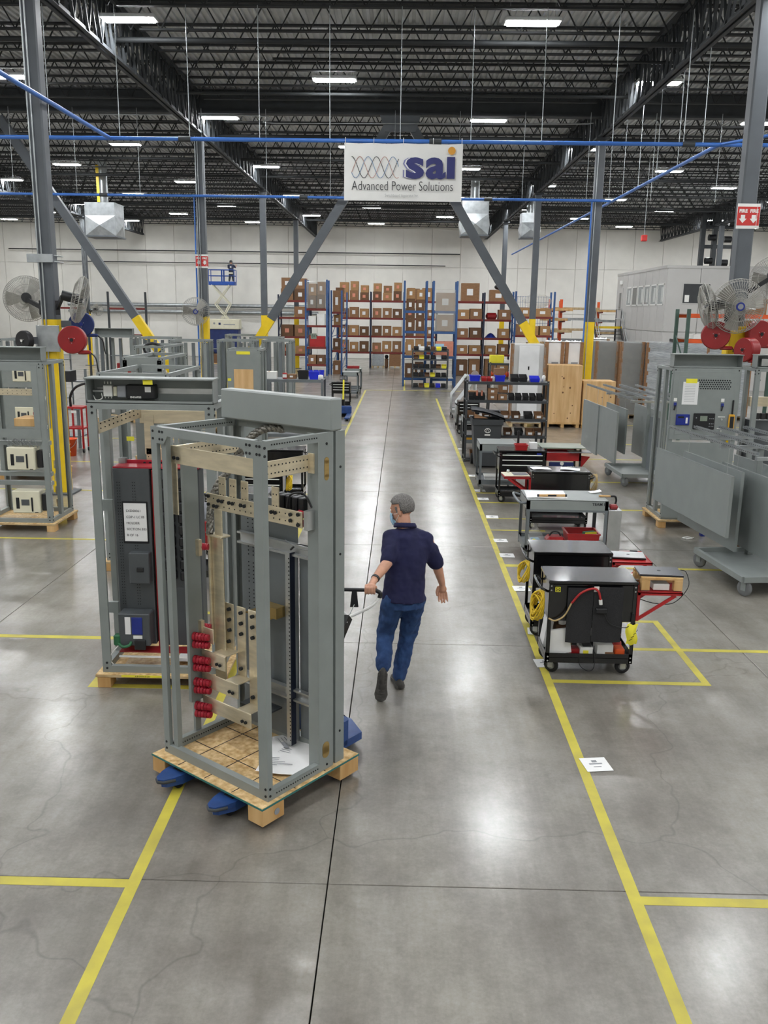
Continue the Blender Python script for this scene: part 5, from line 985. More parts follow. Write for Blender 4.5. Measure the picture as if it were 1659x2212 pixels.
t = thing('floor_machine', 'dark machine on the floor between the two pallets far back', 'machine', (-.9, 54.3, 0)); B().rb(-.1, .1, -.2, .2, 0, .55, .03).build('body', 'cardboard_dark', t); B().ball((0, 0, .66), .12, 10).build('head', 'black_plastic', t)
# left end-on blue rack and its loads
pallet_rack(-6.9, -5.2, 50, 1.1, 4.2, (.95, 1.92, 2.98, 3.9), 'red-beamed rack left of the blue rack', 'rack_navy', 'rack_red'); rk = 'rack left of the blue rack'; LV[3.9] = 'top'
fill(-6.8, -5.3, 50, 3.9, 2, .6, rk, 0, (), True); fill(-6.8, -5.3, 50, 2.98, 2, .55, rk, 0, (0,)); fill(-6.8, -5.3, 50, 1.92, 2, .6, rk, 1); fill(-6.8, -5.3, 50, .95, 2, .5, rk, 1)
pallet_rack(-5.0, -3.9, 46.5, 1.2, 4.9, (.6, 1.5, 2.6, 3.45), 'blue-framed rack left of the aisle with wrapped cartons', 'rack_blue', 'rack_red'); pallet_rack(-3.75, -3.2, 47.5, 4.5, 4.4, (1.3, 2.6, 3.3), 'blue rack row running back along the aisle', 'rack_blue', 'rack_red')
LV.update({.6: 'lowest', 1.5: 'second', 2.6: 'third', 3.45: 'top', 1.3: 'lower', 3.3: 'upper', 1.4: 'second', 2.5: 'third', 3.4: 'top', 1.18: 'first', 2.04: 'second', 3.01: 'third', 3.95: 'top', .4: 'lowest'})
rk = 'blue rack left of the aisle'
fill(-4.9, -4.0, 46.5, 3.45, 2, .68, rk, 0, (), True, m='cardboard_dark'); fill(-4.9, -4.0, 46.5, 2.6, 2, .55, rk, m='white'); fill(-4.9, -4.0, 46.5, 1.5, 2, .6, rk, m='cardboard_dark'); fill(-4.9, -4.0, 46.5, .6, 2, .5, rk)
o = B().rb(-.5, .5, -.6, .05, 0, 1.35, .02).build('wrap_film', 'clear_wrap', None, (-4.45, 47.0, 3.46)); tag(o, 'clear stretch film around the top cartons of the left blue rack', 'film'); o = B().box(-.35, .45, -.02, .0, 0, .55).build('red_sheet', 'red', None, (-4.45, 46.56, 1.5)); tag(o, 'red sheet standing in the left blue rack', 'sheet'); o = B().box(-.15, .15, -.02, .0, 0, .28).build('bay_sign', 'screen_grey', None, (-4.6, 46.55, 1.9)); tag(o, 'pale green bay sign reading B1 on the blue rack', 'sign'); text('B1', .2, 'lettering', 'ink', o, (0, -.022, .14))
for k in range(3): o = open_bin('parts_bin', -4.88+.3*k, -4.64+.3*k, 46.18, 46.44, .0, .3, 'blue_bin', ORD[k]+' blue bin on the floor before the left blue rack'); 
carton(-3.475, 48.2, 3.3, .42, .9, 1.1, 'tall wrapped carton in the blue rack row along the aisle', 'cardboard'); carton(-3.475, 50.2, 3.3, .42, .9, 1.3, 'tallest carton in the blue rack row along the aisle', 'cardboard_dark'); carton(-3.475, 48.5, 2.6, .4, .8, .55, 'carton in the middle of the blue rack row', 'cardboard_light'); carton(-3.475, 48.0, 1.3, .4, .6, .6, 'carton low in the blue rack row', 'cardboard_dark'); carton(-3.475, 48.3, 0, .42, .9, .7, 'large carton on the floor of the blue rack row', 'cardboard')
# right of the aisle
pallet_rack(.1, 1.1, 40.5, 1.1, 4.7, (.4, 1.4, 2.5, 3.4), 'blue-framed rack right of the aisle, left half', 'rack_blue', 'rack_blue'); pallet_rack(1.4, 2.45, 40.3, 1.1, 4.7, (.4, 1.4, 2.5, 3.4), 'blue-framed rack right of the aisle, right half', 'rack_blue', 'rack_blue')
rk = 'left blue rack right of the aisle'; fill(.15, 1.05, 40.5, 3.4, 2, .5, rk, 0, (), True, m='cardboard_dark'); fill(.15, 1.05, 40.5, 2.5, 2, .6, rk, m='cardboard_dark'); fill(.15, 1.05, 40.5, 1.4, 2, .7, rk); fill(.15, 1.05, 40.5, .4, 2, .7, rk, m='cardboard_dark')
rk = 'right blue rack right of the aisle'; fill(1.5, 2.4, 40.3, 3.4, 1, .9, rk, m='cardboard_light'); fill(1.5, 2.4, 40.3, 2.5, 1, .75, rk, m='cardboard_light'); fill(1.5, 2.4, 40.3, 1.4, 1, .7, rk, m='pink_label')
o = B().rb(-.46, .46, -.02, .0, 0, 1.8, .01).build('wrap_film', 'clear_wrap', None, (1.93, 40.28, 2.52)); tag(o, 'clear stretch film over the right blue rack load', 'film')
rivet_shelf(.48, 2.1, 39.4, 39.95, (.05, .53, .9, 1.3, 1.68), 1.75, 'dark shelving with bins at the far end of the aisle'); o = B().box(-.2, .2, -.02, 0, 0, .28).build('bay_sign', 'mask_blue', None, (1.7, 39.9, 1.9)); tag(o, 'light blue bay sign above the far dark shelving', 'sign'); o.location.z = 1.685
for z, nm in ((.05, 'bottom'), (.53, 'fourth'), (.9, 'third'), (1.3, 'second'), (1.68, 'top')):
    for k in range(6):
        mm = ('black_plastic', 'cardboard_dark', 'yellow_note', 'black_plastic', 'blue_bin' if z == .05 else 'black_plastic', 'white' if z > 1.2 else 'black_plastic')[(k+int(z*10)) % 6]
        o = open_bin('parts_bin', .55+.25*k, .77+.25*k, 39.45, 39.75, z, .17, mm, '%s bin from the left on the %s shelf of the far dark shelving' % (ORD[k], nm), front=.6)
pallet_rack(2.86, 5.9, 48, 1.1, 4.4, (1.18, 2.04, 3.01, 3.95), 'red-beamed rack behind the right blue racks', 'rack_navy', 'rack_red', bays=2); rk = 'red-beamed rack right of the blue racks'
for bi, (xa, xb) in enumerate(((2.94, 4.3), (4.46, 5.82))):
    rk = ('left', 'right')[bi]+' bay of the right red-beamed rack'
    fill(xa, xb, 48, 3.95, 1, .95-.25*bi, rk, w=.95); fill(xa, xb, 48, 3.01, 2, .5, rk, 0, (0,) if bi else ()); fill(xa, xb, 48, 2.04, 2, .55, rk, 0, (0,) if bi else ()); fill(xa, xb, 48, 1.18, 2, .5, rk); fill(xa, xb, 48, .02, 2, .8, rk)
o = B().rb(-.45, .45, -.3, .3, 0, .35, .12).build('red_bundle', 'red_dark', None, (4.8, 48.4, 3.01)); o.scale = (.65, 1, 1); tag(o, 'dark red bundle on the third level of the right rack', 'bundle'); o = B().grid(lambda u, v: ((u-.5)*1.1, (v-.5)*.6, .25*math.sin(PI*u)*math.sin(PI*v)), 8, 6).build('blue_tarp', 'screen_blue', None, (4.8, 48.4, 2.05)); o.scale = (.55, 1, 1); tag(o, 'blue tarpaulin on the right rack', 'tarp')
o = B().ball((0, 0, .15), .25, 10, (1, .8, .6)).build('black_sack', 'black_plastic', None, (5.15, 48.4, 3.951+max(v.co.z for o in bpy.data.objects if o.get('label') == 'first carton, top level, right bay of the right red-beamed rack' for v in o.data.vertices))); tag(o, 'black sack on top of the carton on the right rack', 'sack')
t = pallet_rack(5.6, 7.5, 44.5, 1.1, 4.4, (.4, 1.3, 2.3, 3.2), 'blue rack with wire mesh sides right of the brace foot', 'rack_blue', 'rack_red')
for k in range(14): B().cyl((.1+1.7*k/13, 1.12, 2.4), (.1+1.7*k/13, 1.12, 4.2), .008, 4).build('mesh_wire', 'rack_blue', t)
for k in range(7): B().cyl((0, 1.12, 2.6+.26*k), (1.9, 1.12, 2.6+.26*k), .008, 4).build('mesh_wire', 'rack_blue', t)
LV.update({2.3: 'third', 3.2: 'top', .4: 'lowest'}); rk = 'mesh-sided blue rack'; fill(5.7, 7.4, 44.5, 3.2, 2, .45, rk, m='cardboard_light'); fill(5.7, 7.4, 44.5, 2.3, 3, .5, rk); fill(5.7, 7.4, 44.5, 1.3, 3, .6, rk, m='cardboard_dark'); fill(5.7, 7.4, 44.5, .4, 3, .6, rk)
o = B().ball((0, 0, .3), .75, 12, (1, .5, .45)).build('wrapped_bundle', 'clear_wrap', None, (6.7, 44.9, 3.66)); tag(o, 'film-wrapped bundle on top of the mesh-sided rack', 'bundle')
# ---------------------------------------------------------------- along the right aisle edge, farther away
def wire_trolley(x, y, lab):
    t = thing('wire_trolley', lab, 'trolley', (x, y, 0)); tray(t, 0, .6, 0, 1.0, .22, .03, 'zinc')
    for k in range(6): yy = .05+.16*k; B().tube([(.03, yy, .22), (.03, yy, .75), (.5, yy+.25, 1.35), (.58, yy+.25, 1.35), (.58, yy, .22)], .014, 6).build('hoop', 'zinc', t)
    for xx in (.06, .54):
        for yy in (.08, .92): caster(t, xx, yy, .06, .2)
wire_trolley(1.62, 25.5, 'grey wire trolley with slanted hoops beyond the shelving'); wire_trolley(1.62, 28.2, 'second grey wire trolley with slanted hoops, farther back')
tool_cart(1.6, 2.2, 24.4, 24.9, 'far black drawer cart in front of the wire trolleys', H=.92, drawers=3, tray_on=False, cords=False); carton(1.95, 24.62, .925, .35, .3, .28, 'open carton standing on the far black drawer cart')
util_cart(1.55, 2.1, 21.6, 22.3, 'small grey cart with yellow bin beyond the shelving', H=.8, handle=0); open_bin('parts_bin', 1.62, 1.98, 21.68, 21.95, .21, .15, 'meter_yellow', 'yellow bin on the small grey cart'); o = B().lathe([(0, 0), (.05, 0), (.05, .18), (.015, .24), (.015, .28), (0, .28)], 10).build('bottle', 'white', None, (1.62, 22.6, 0)); tag(o, 'white spray bottle on the floor beside the small grey cart', 'bottle')
rivet_shelf(2.85, 3.7, 28.6, 29.2, (.2, .8, 1.3, 1.75), 1.78, 'grey shelf with spools left of the white-wrapped pallet'); carton(3.1, 28.9, 1.752, .45, .3, .25, 'yellow carton on top of the spool shelf', 'yellow_note', label=False); carton(3.48, 28.9, 1.752, .35, .3, .1, 'white flat carton on top of the spool shelf', 'white', label=False)
for k, mm in enumerate(('orange', 'yellow_note', 'green_wrap', 'orange', 'red', 'yellow_note')): o = B().lathe([(.03, 0), (.09, 0), (.09, .03), (.05, .03), (.05, .09), (.09, .09), (.09, .12), (.03, .12)], 14, m=Matrix.Rotation(PI/2, 3, 'Y')).build('wire_spool', mm, None, (2.92+.135*k, 28.8, 1.39)); tag(o, '%s wire spool from the left on the spool shelf' % ORD[k], 'spool', 'wire spools')
carton(3.4, 28.9, .8, .4, .3, .3, 'brown carton inside the spool shelf'); o = B().lathe([(0, 0), (.05, 0), (.05, .2), (.02, .26), (0, .26)], 10).build('bottle', 'white', None, (3.0, 28.8, .8)); tag(o, 'white bottle inside the spool shelf', 'bottle')
# ---------------------------------------------------------------- left work area
rivet_shelf(-3.25, -1.72, 19.5, 20.2, (.6, 1.2, 1.82), 1.84, 'grey shelving left of the aisle, seen above the pull box', 'panel_grey'); Yl = 19.75
o = carton(-2.95, Yl, 1.82, .34, .2, .16, 'white carton on the left shelving', 'white', label=False); open_bin('parts_bin', -2.05, -1.82, Yl-.12, Yl+.12, 1.82, .17, 'blue_bin', 'blue bin on top of the left shelving'); open_bin('parts_bin', -2.3, -2.07, Yl-.12, Yl+.12, 1.82, .19, 'black_plastic', 'black bin beside the blue bin on the left shelving'); carton(-2.45, Yl+.1, 1.82, .2, .2, .1, 'small brown carton on the left shelving'); o = B().rb(-.05, .05, -.05, .05, 0, .13, .01).build('paint_can', 'red', None, (-2.6, Yl, 1.82)); tag(o, 'small red and white container on the left shelving', 'container'); B().box(-.045, .045, -.052, -.05, .03, .1).build('label', 'white', o); o = B().lathe([(0, 0), (.06, 0), (.055, .1), (0, .11)], 12).build('paper_roll', 'white', None, (-1.77, Yl-.1, 1.82)); tag(o, 'white paper roll at the right end of the left shelving', 'roll'); o.location.x = -1.79
carton(-2.9, Yl, 1.2, .3, .3, .2, 'brown carton inside the left shelving'); open_bin('parts_bin', -2.2, -1.85, Yl-.1, Yl+.2, 1.2, .12, 'blue_bin', 'flat blue bin inside the left shelving')
t3 = tool_cart(-2.55, -1.72, 11.2, 11.75, 'black tool cart seen through the frame on the pallet jack', H=.95, side=-1, tray_on=False); o = thing('tool_box', 'red tool box with a laptop-like lid left of the aisle', 'tool box', (-2.2, 10.3, 0)); B().rb(-.35, .35, -.25, .25, .55, .85, .01).build('body', 'red_dark', o); legs4(o, -.35, .35, -.25, .25, 0, .56, 'black_paint'); B().cb((0, -.05, .93), (.6, .4, .02), Matrix.Rotation(R(18), 3, 'X')).build('lid', 'laptop_grey', o); tray(o, -.35, .35, -.25, .25, .2, .04, 'black_paint')
tool_cart(-2.6, -1.75, 12.9, 13.4, 'black drawer cart with bright handles left of the aisle', H=1.0, drawers=3, side=-1, tray_on=False); carton(-2.3, 13.1, 1.005, .3, .2, .2, 'white printed carton on the left drawer cart', 'white'); o = B().lathe([(0, 0), (.04, 0), (.04, .1), (.03, .12), (0, .12)], 12).build('jar', 'orange', None, (-2.52, 13.15, 1.005)); tag(o, 'orange jar with yellow lid on the left drawer cart', 'jar'); B().cyl((0, 0, .12), (0, 0, .15), .035, 12).build('lid', 'yellow_note', o)
tool_cart(-2.5, -1.7, 15.2, 15.7, 'black tool cart farther up on the left of the aisle', side=-1, tray_on=False); tool_cart(-2.4, -1.7, 23, 23.5, 'black cart at the left aisle edge beyond the shelving', drawers=4, tray_on=False, cords=False); tool_cart(-2.4, -1.75, 30.5, 31, 'far black cart at the left aisle edge', drawers=3, tray_on=False, cords=False); util_cart(-2.3, -1.68, 34.5, 35.4, 'pale cabinet cart at the far left aisle edge', H=1.0, handle=0); util_cart(-2.3, -1.65, 36.6, 37.4, 'farthest cart at the left aisle edge, red top', H=1.0, handle=0); o = carton(-2.0, 37, 1.005, .5, .4, .1, 'dark red case on the farthest left cart', 'red_dark', label=False); o = carton(-2.05, 23.25, .93, .5, .35, .15, 'red case on the left black cart beyond the shelving', 'red', label=False)
# small pallet jack parked far left
def jack_small(x, y, rz, lab):
    t = thing('pallet_jack', lab, 'pallet jack', (x, y, 0), rz)
    for s in (-1, 1): B().rb(s*.2-.08, s*.2+.08, -.2, .95, .06, .12, .02).build('fork', 'jack_blue', t); B().cyl((s*.2-.04, .85, .045), (s*.2+.04, .85, .045), .045, 12).build('roller', 'rubber', t)
    B().rb(-.28, .28, -.4, -.2, .1, .35, .03).build('body', 'jack_blue', t); B().cyl((0, -.36, .3), (0, -.36, .55), .06, 12).build('pump', 'black_paint', t); B().cyl((-.12, -.4, .1), (.12, -.4, .1), .1, 16).build('steer_wheel', 'rubber', t); B().bar((0, -.4, .5), (0, -.62, 1.15), .05, .04).build('handle_shaft', 'yellow_note', t); B().tube([(-.12, -.62, 1.15), (-.12, -.66, 1.28), (.12, -.66, 1.28), (.12, -.62, 1.15), (-.12, -.62, 1.15)], .015, 7).build('handle_loop', 'black_paint', t)
jack_small(-1.85, 27.9, R(180), 'small blue pallet jack parked at the left aisle edge')
# far left benches
def bench(x0, x1, y, lab, H=.95, m='panel_grey', top='white', shelf_=True):
    t = thing('work_bench', lab, 'bench', ((x0+x1)/2, y, 0)); X = (x1-x0)/2; B().rb(-X, X, 0, .75, H-.04, H, .005).build('top', top, t); legs4(t, -X, X, .02, .73, 0, H-.04, m, .06); B().box(-X, X, .05, .7, .25, .28).build('lower_shelf', m, t)
    if shelf_:
        for sx in (-1, 1): B().box(sx*X, sx*(X-.05), .66, .71, H, H+.9).build('riser', m, t)
        B().box(-X, X, .4, .72, H+.6, H+.63).build('upper_shelf', m, t)
    return t
bench(-9.4, -7.7, 20.8, 'grey workbench behind the red cart at the left', top='panel_grey'); bench(-14, -11.5, 30, 'far workbench at the left with boxes', top='pallet_wood'); bench(-11, -8.2, 33, 'far workbench near the scissor lift', top='pallet_wood'); bench(-17, -14.5, 34, 'farthest workbench at the left wall side', top='pallet_wood'); bench(-9.2, -7.0, 40, 'wide bench in front of the far wall', top='wood')
for i, (x, y, z, w_, h_, mm, lab) in enumerate(((-13.4, 30.3, .95, .7, .4, 'red_dark', 'dark red case on the far left bench'), (-12.2, 30.3, .95, .6, .3, 'cardboard', 'brown box on the far left bench'), (-10.4, 33.3, .95, .6, .35, 'red_dark', 'dark red case on the bench near the lift'), (-9.3, 33.3, .95, .8, .5, 'cream', 'pale box on the bench near the lift'), (-16.2, 34.3, .95, 1.4, .45, 'red_dark', 'long dark red case at the far left'), (-8.2, 40.3, .95, .9, .4, 'cardboard_dark', 'brown box on the wide bench'), (-8.9, 21.1, .95, .35, .3, 'white', 'white carton on the workbench behind the red cart'), (-8.2, 21.1, 1.58, .6, .25, 'black_plastic', 'black case on the upper shelf of the left workbench'), (-8.9, 21.1, 1.58, .5, .2, 'cardboard_light', 'pale box on the upper shelf of the left workbench'))): carton(x, y+.05, z, w_, .4, h_, lab, mm, label=False)
t = thing('monitor', 'dark monitor on the workbench behind the left frame', 'monitor', (-8.35, 21.0, .951)); B().rb(-.12, .12, -.08, .08, 0, .015).build('foot', 'black_plastic', t); B().box(-.02, .02, 0, .03, .015, .2).build('neck', 'black_plastic', t); B().rb(-.26, .26, -.02, .02, .12, .46, .008).build('screen', 'slot_dark', t)
t = thing('tool_stand', 'red steel tool stand on casters behind the left frame', 'stand', (-7.55, 20.3, 0))
for sx in (-1, 1):
    for sy in (-1, 1): B().rb(sx*.17-.02, sx*.17+.02, sy*.17-.02, sy*.17+.02, .1, 1.05, .004).build('leg', 'red', t); caster(t, sx*.17, sy*.17, .05, .1)
for z in (.55, 1.03): B().rb(-.2, .2, -.2, .2, z, z+.04, .004).build('shelf', 'red', t)
B().tube(smooth_path([(-.1, -.1, 1.07), (-.08, -.15, 1.3), (.05, -.2, 1.5), (.25, -.25, 1.6), (.5, -.3, 1.66)], 6), .03, 7).build('cable', 'black_plastic', t); B().box(-.06, .06, -.205, -.2, .93, .99).build('label', 'white', t)
o = B().lathe([(0, 0), (.12, 0), (.15, .38), (.16, .38), (.16, .4), (.14, .4), (.11, .02)], 18).build('bucket', 'bucket_orange', None, (-7.53, 19.7, 0)); tag(o, 'orange plastic bucket under the red tool stand', 'bucket'); B().tube(smooth_path([(-.15, 0, .37), (-.12, -.12, .25), (0, -.17, .18), (.12, -.12, .25), (.15, 0, .37)], 5), .005, 6).build('bail', 'zinc', o); b = B(); b.bar((-.07, -.145, .08), (.06, -.155, .3), .012, .004); b.bar((-.06, -.15, .25), (.06, -.145, .1), .012, .004); b.build('print', 'white', o)
for i, (x, y, lab) in enumerate(((-12.5, 38, 'thin steel pole rack at the far left wall'), (-15, 38, 'second steel pole rack at the far left wall'))):
    t = thing('pole_rack', lab, 'rack', (x, y, 0))
    for xx in (0, 1.6): B().rb(xx-.04, xx+.04, -.04, .04, 0, 4.0, .004).build('pole', 'dark_steel', t)
    for z in (2.2, 3.3): B().bar((0, 0, z), (1.6, 0, z), .06, .08).build('beam', 'rack_red', t)
# ---------------------------------------------------------------- fans and reels on the columns
def fan(p, yaw, pitch, r, lab, arm_to, badge=False, n=84, blade_a=0):
    t = thing('wall_fan', lab, 'fan', p); M3 = Matrix.Rotation(yaw, 3, 'Z') @ Matrix.Rotation(pitch, 3, 'X')      # local -y is the blowing side
    Q = lambda x, y, z: M3 @ Vector((x, y, z))
    b = B()
    for k in range(n):
        a = 2*PI*k/n; c, s = math.cos(a), math.sin(a)
        b.tube([Q(.1*r*c, -.13, .1*r*s), Q(.55*r*c, -.125, .55*r*s), Q(.92*r*c, -.07, .92*r*s), Q(r*c, 0, r*s)], .0034*r/.4, 3); b.tube([Q(.15*r*c, .13, .15*r*s), Q(.6*r*c, .12, .6*r*s), Q(.93*r*c, .06, .93*r*s), Q(r*c, 0, r*s)], .0034*r/.4, 3)
    for rr, yy in ((r, 0), (.92*r, -.07), (.55*r, -.125), (.3*r, -.13), (.93*r, .06), (.6*r, .12)): b.tube([Q(rr*math.cos(k*PI/16), yy, rr*math.sin(k*PI/16)) for k in range(32)], .007 if rr == r else .004, 5, True)
    stuff(b.build('cage', 'wire_grid', t)); 
    for k in range(3):
        a = blade_a+2*PI*k/3; g2 = B(); g2.grid(lambda u, v: Q((.12+.78*u)*r*math.cos(a+(v-.5)*(.9-.2*u)), -.03+.09*(v-.5), (.12+.78*u)*r*math.sin(a+(v-.5)*(.9-.2*u))), 4, 4); g2.build('blade', 'blade', t)
    B().cyl(Q(0, .02, 0), Q(0, .3, 0), .085*r/.4, 14).build('motor', 'black_plastic', t); B().cyl(Q(0, -.05, 0), Q(0, .02, 0), .05, 12).build('hub', 'column_grey', t)
    if badge: o = B().cyl(Q(0, -.15, 0), Q(0, -.13, 0), .07, 18).build('badge', 'screen_blue', t); B().cyl(Q(0, -.152, 0), Q(0, -.15, 0), .045, 16).build('badge_face', 'ink_grey', o)
    e = Vector(arm_to)-Vector(p); B().bar(Q(0, .28, -.03), e, .05, .07).build('arm', 'black_plastic', t); B().bar(e+Vector((0, 0, -.12)), e+Vector((0, 0, .12)), .08, .02).build('wall_bracket', 'black_plastic', t); return t
fan((-6.72, 16.0, 3.45), R(200), R(4), .4, 'left one of the two fans on the near left column', (-6.31, 15.6, 3.3))
fan((-5.52, 15.3, 3.44), R(108), R(14), .4, 'right one of the two fans on the near left column, seen edge-on', (-5.99, 15.5, 3.3), blade_a=.5)
fan((-6.28, 27.2, 3.25), R(10), R(4), .42, 'fan on the second left column, beside the scissor lift', (-6.15, 27.64, 3.2), True, 40, .9)
fan((5.56, 15.0, 3.48), R(-4), R(3), .44, 'front fan on the near right column, blue badge facing the viewer', (5.75, 15.44, 3.35), True, 60, .3)
fan((5.17, 15.3, 3.46), R(-102), R(14), .4, 'left edge-on fan on the near right column', (5.59, 15.55, 3.35)); fan((6.42, 15.75, 3.95), R(150), R(12), .42, 'upper fan right of the near right column, cut by the picture edge', (5.91, 15.65, 3.7))
fan((-18.85, 51.6, 3.15), R(-60), 0, .38, 'tiny fan left of the far left column', (-18.56, 52.1, 3.1), n=24); fan((-17.6, 51.6, 3.25), R(60), 0, .38, 'tiny fan right of the far left column', (-18.24, 52.1, 3.1), n=24)
def reel(p, yaw, r, w_, m, lab, hub='slot_dark', col=(-6.15, 15.6)):
    t = thing('hose_reel', lab, 'reel', p, yaw); prof = [(0, -w_/2-.01), (r*.2, -w_/2-.01), (r*.22, -w_/2), (r*.94, -w_/2), (r, -w_/2+.02), (r, w_/2-.02), (r*.94, w_/2), (0, w_/2)]
    db = B(); mr = Matrix.Rotation(-PI/2, 3, 'X'); [db.lathe(q_, 32, m=mr) for q_ in (prof[0:2], prof[1:3], prof[2:4], prof[3:5], prof[4:6], prof[5:7], prof[6:8])]; db.build('drum', m, t); B().cyl((0, -w_/2-.02, 0), (0, -w_/2, 0), r*.13, 12).build('hub', hub, t)
    stuff(dots(B(), [(r*.22*math.cos(a), -w_/2-.004, r*.22*math.sin(a)) for a in (.5, 2.6, 4.7)], .008, 'y', -.006).build('screws', 'zinc', t))
    B().rb(r*.3, r*1.25, -w_*.3, w_*.3, -r*1.02, -r*.75, .02).build('hose_guide', m, t); B().tube(smooth_path([(r*1.2, 0, -r*.9), (r*1.6, -.05, -r*1.3), (r*1.7, -.05, -r*2), (r*1.8, -.05, -r*2.4)], 6), .012, 6).build('hose', 'black_plastic', t)
    e = Matrix.Rotation(-yaw, 3, 'Z') @ Vector((col[0]-p[0], col[1]-p[1], 0)); e = e*(1-.14/e.length); B().bar((0, w_/2-.01, 0), (e.x, e.y, 0), .06, .12).build('mount', 'column_grey', t); return t
reel((-5.62, 15.12, 2.77), R(8), .235, .16, 'red_dark', 'round red hose reel on the near left column'); reel((-6.5, 15.25, 2.74), R(-25), .17, .12, 'black_plastic', 'small black reel left of the near left column', 'white'); reel((-5.75, 15.95, 3.02), R(15), .22, .16, 'navy_cover', 'blue reel behind the red reel on the near left column', 'screen_blue')
q = reel((5.3, 15.18, 3.0), R(-15), .235, .15, 'red_dark', 'left red hose reel on the near right column', col=(5.75, 15.6)); reel((6.03, 15.2, 3.03), R(12), .23, .15, 'red_dark', 'right red hose reel on the near right column', col=(5.75, 15.6)); reel((5.7, 14.78, 2.78), R(-62), .2, .2, 'red_dark', 'lowest red hose reel in front of the near right column', col=(5.75, 15.6))
t = thing('control_box', 'yellow junction box on the near right column', 'box', (5.75, 15.3, 2.75)); B().rb(-.17, .17, 0, .12, 0, .38, .01).build('body', 'safety_yellow', t); B().rb(-.18, .18, -.02, 0, .36, .4, .005).build('lip', 'safety_yellow', t)
t = thing('column_band', 'steel clamp plate strapped around the near left column', 'bracket', (-6.15, 15.6, 4.05)); B().rb(-.26, .18, -.24, -.2, 0, .14, .006).build('plate', 'galv', t)
for z in (.02, .12): B().tube([(-.22, -.2, z), (-.22, .2, z), (.2, .2, z), (.2, -.2, z)], .01, 6).build('strap', 'galv', t)
o = B().rb(-.2, .2, -.21, -.18, 2.55, 3.0, .004).build('cover_sheet', 'galv', None, (-6.15, 15.6, 0)); tag(o, 'grey metal sheet fixed on the yellow foot of the near left column', 'plate')
# pull-cord warning cubes
for i, (x, y, z0) in enumerate(((8.4, 40, 5.9), (8.9, 34, 6.0))): t = thing('pull_switch', ('lower', 'upper')[i]+' red hanging pull switch beside the second right column', 'switch', (x, y, z0)); B().rb(-.1, .1, -.1, .1, 0, .22, .02).build('cube', 'fire_red', t); B().cyl((0, 0, .22), (0, 0, 9.3-z0), .01, 5).build('cord', 'galv', t)
# ---------------------------------------------------------------- banner
t = thing('banner', 'white banner with blue sai logo hanging from the blue air pipe', 'banner', (-.03, 18.58, 5.49)); BW, BH = 2.36, 1.09
def bsh(u, v): return ((u-.5)*BW, -.012*math.sin(13*u)*v-.01*math.sin(5*u+1)*(1-v), v*BH-.012*math.sin(4*PI*u)**2*(v > .99))
b = B(); b.grid(bsh, 40, 12); b.grid(lambda u, v: tuple(Vector(bsh(1-u, v))+Vector((0, .004, 0))), 40, 12); b.build('cloth', 'banner', t)
for u in (0.01, .25, .5, .75, .99): B().tube([((u-.5)*BW, 0, BH-.03), ((u-.5)*BW, -.05, BH+.05), ((u-.5)*BW, 0, BH+.1), ((u-.5)*BW, .05, BH+.05), ((u-.5)*BW, .01, BH-.03)], .006, 5).build('grommet_ring', 'white', t)
yb = -.032
for k, (ph, mm) in enumerate(((0, 'ink'), (2.1, 'logo_blue'), (4.2, 'logo_red'))): B().tube([(-1.03+.94*i/60, yb-.0012*k, .63+.2*math.cos(ph+2*PI*1.9*i/60)) for i in range(61)], .006, 4).build('sine_wave', mm, t)
def sai(dx, m, yy):
    for s, x, sx in (('s', .235, 1.28), ('a', .645, 1.16)): text(s, .76, 'letter', m, t, (x+dx, yy, .68), ext=.001, sx=sx, bold=.026)
    B().rb(.87+dx, 1.03+dx, yy-.002, yy+.001, .43, .84, .001).build('letter', m, t)
for dx, mm, yy in ((-.06, 'logo_mauve', yb+.004), (-.03, 'banner', yb+.001)): text('s', .76, 'letter_shadow', mm, t, (.235+dx, yy, .68), ext=.0008, sx=1.28, bold=.026)
sai(0, 'logo_navy', yb-.003); B().cyl((.96, yb-.004, .955), (.96, yb-.001, .955), .075, 24).build('gold_dot', 'logo_gold', t)
text('Advanced Power Solutions', .26, 'lettering', 'ink', t, (-.01, yb-.002, .275), ext=.0006, sx=.72, bold=-.003); text('Switchboard Apparatus Inc.', .085, 'lettering', 'ink_grey', t, (-.02, yb-.002, .1), ext=.0004, sx=.72, bold=-.001)
# ---------------------------------------------------------------- scissor lift at the far wall
t = thing('scissor_lift', 'raised scissor lift with blue platform at the far wall', 'lift', (-12.45, 62.3, 0)); B().rb(-1.1, 1.1, -.5, .5, .35, 2.0, .04).build('chassis', 'navy_cover', t); B().rb(-1.15, 1.15, -.55, .55, 2.0, 2.7, .05).build('cover', 'cream', t); B().box(-.25, -.1, -.556, -.55, 2.3, 2.45).build('badge', 'navy_cover', t); B().box(.1, .9, -.556, -.55, 2.3, 2.36).build('stripe', 'ink_grey', t); B().cyl((-.55, -.556, 2.4), (-.55, -.55, 2.4), .07, 12).build('badge', 'ink_grey', t)
for sx in (-1, 1):
    for sy in (-1, 1): B().cyl((sx*.85-.0, sy*.5, .3), (sx*.85, sy*.62, .3), .3, 20).build('wheel', 'rubber', t)
for yy in (-.35, .35):
    for (a, c) in (((-.1, 2.7), (.5, 3.7)), ((.3, 2.7), (-.5, 3.7)), ((-.5, 3.7), (.5, 5.0)), ((.5, 3.7), (-.7, 5.0))): B().bar((a[0], yy, a[1]), (c[0], yy, c[1]), .06, .13, (0, 1, 0)).build('scissor_arm', 'cream', t)
B().rb(-.9, .9, -.4, .4, 4.98, 5.22, .02).build('platform', 'lift_blue', t)
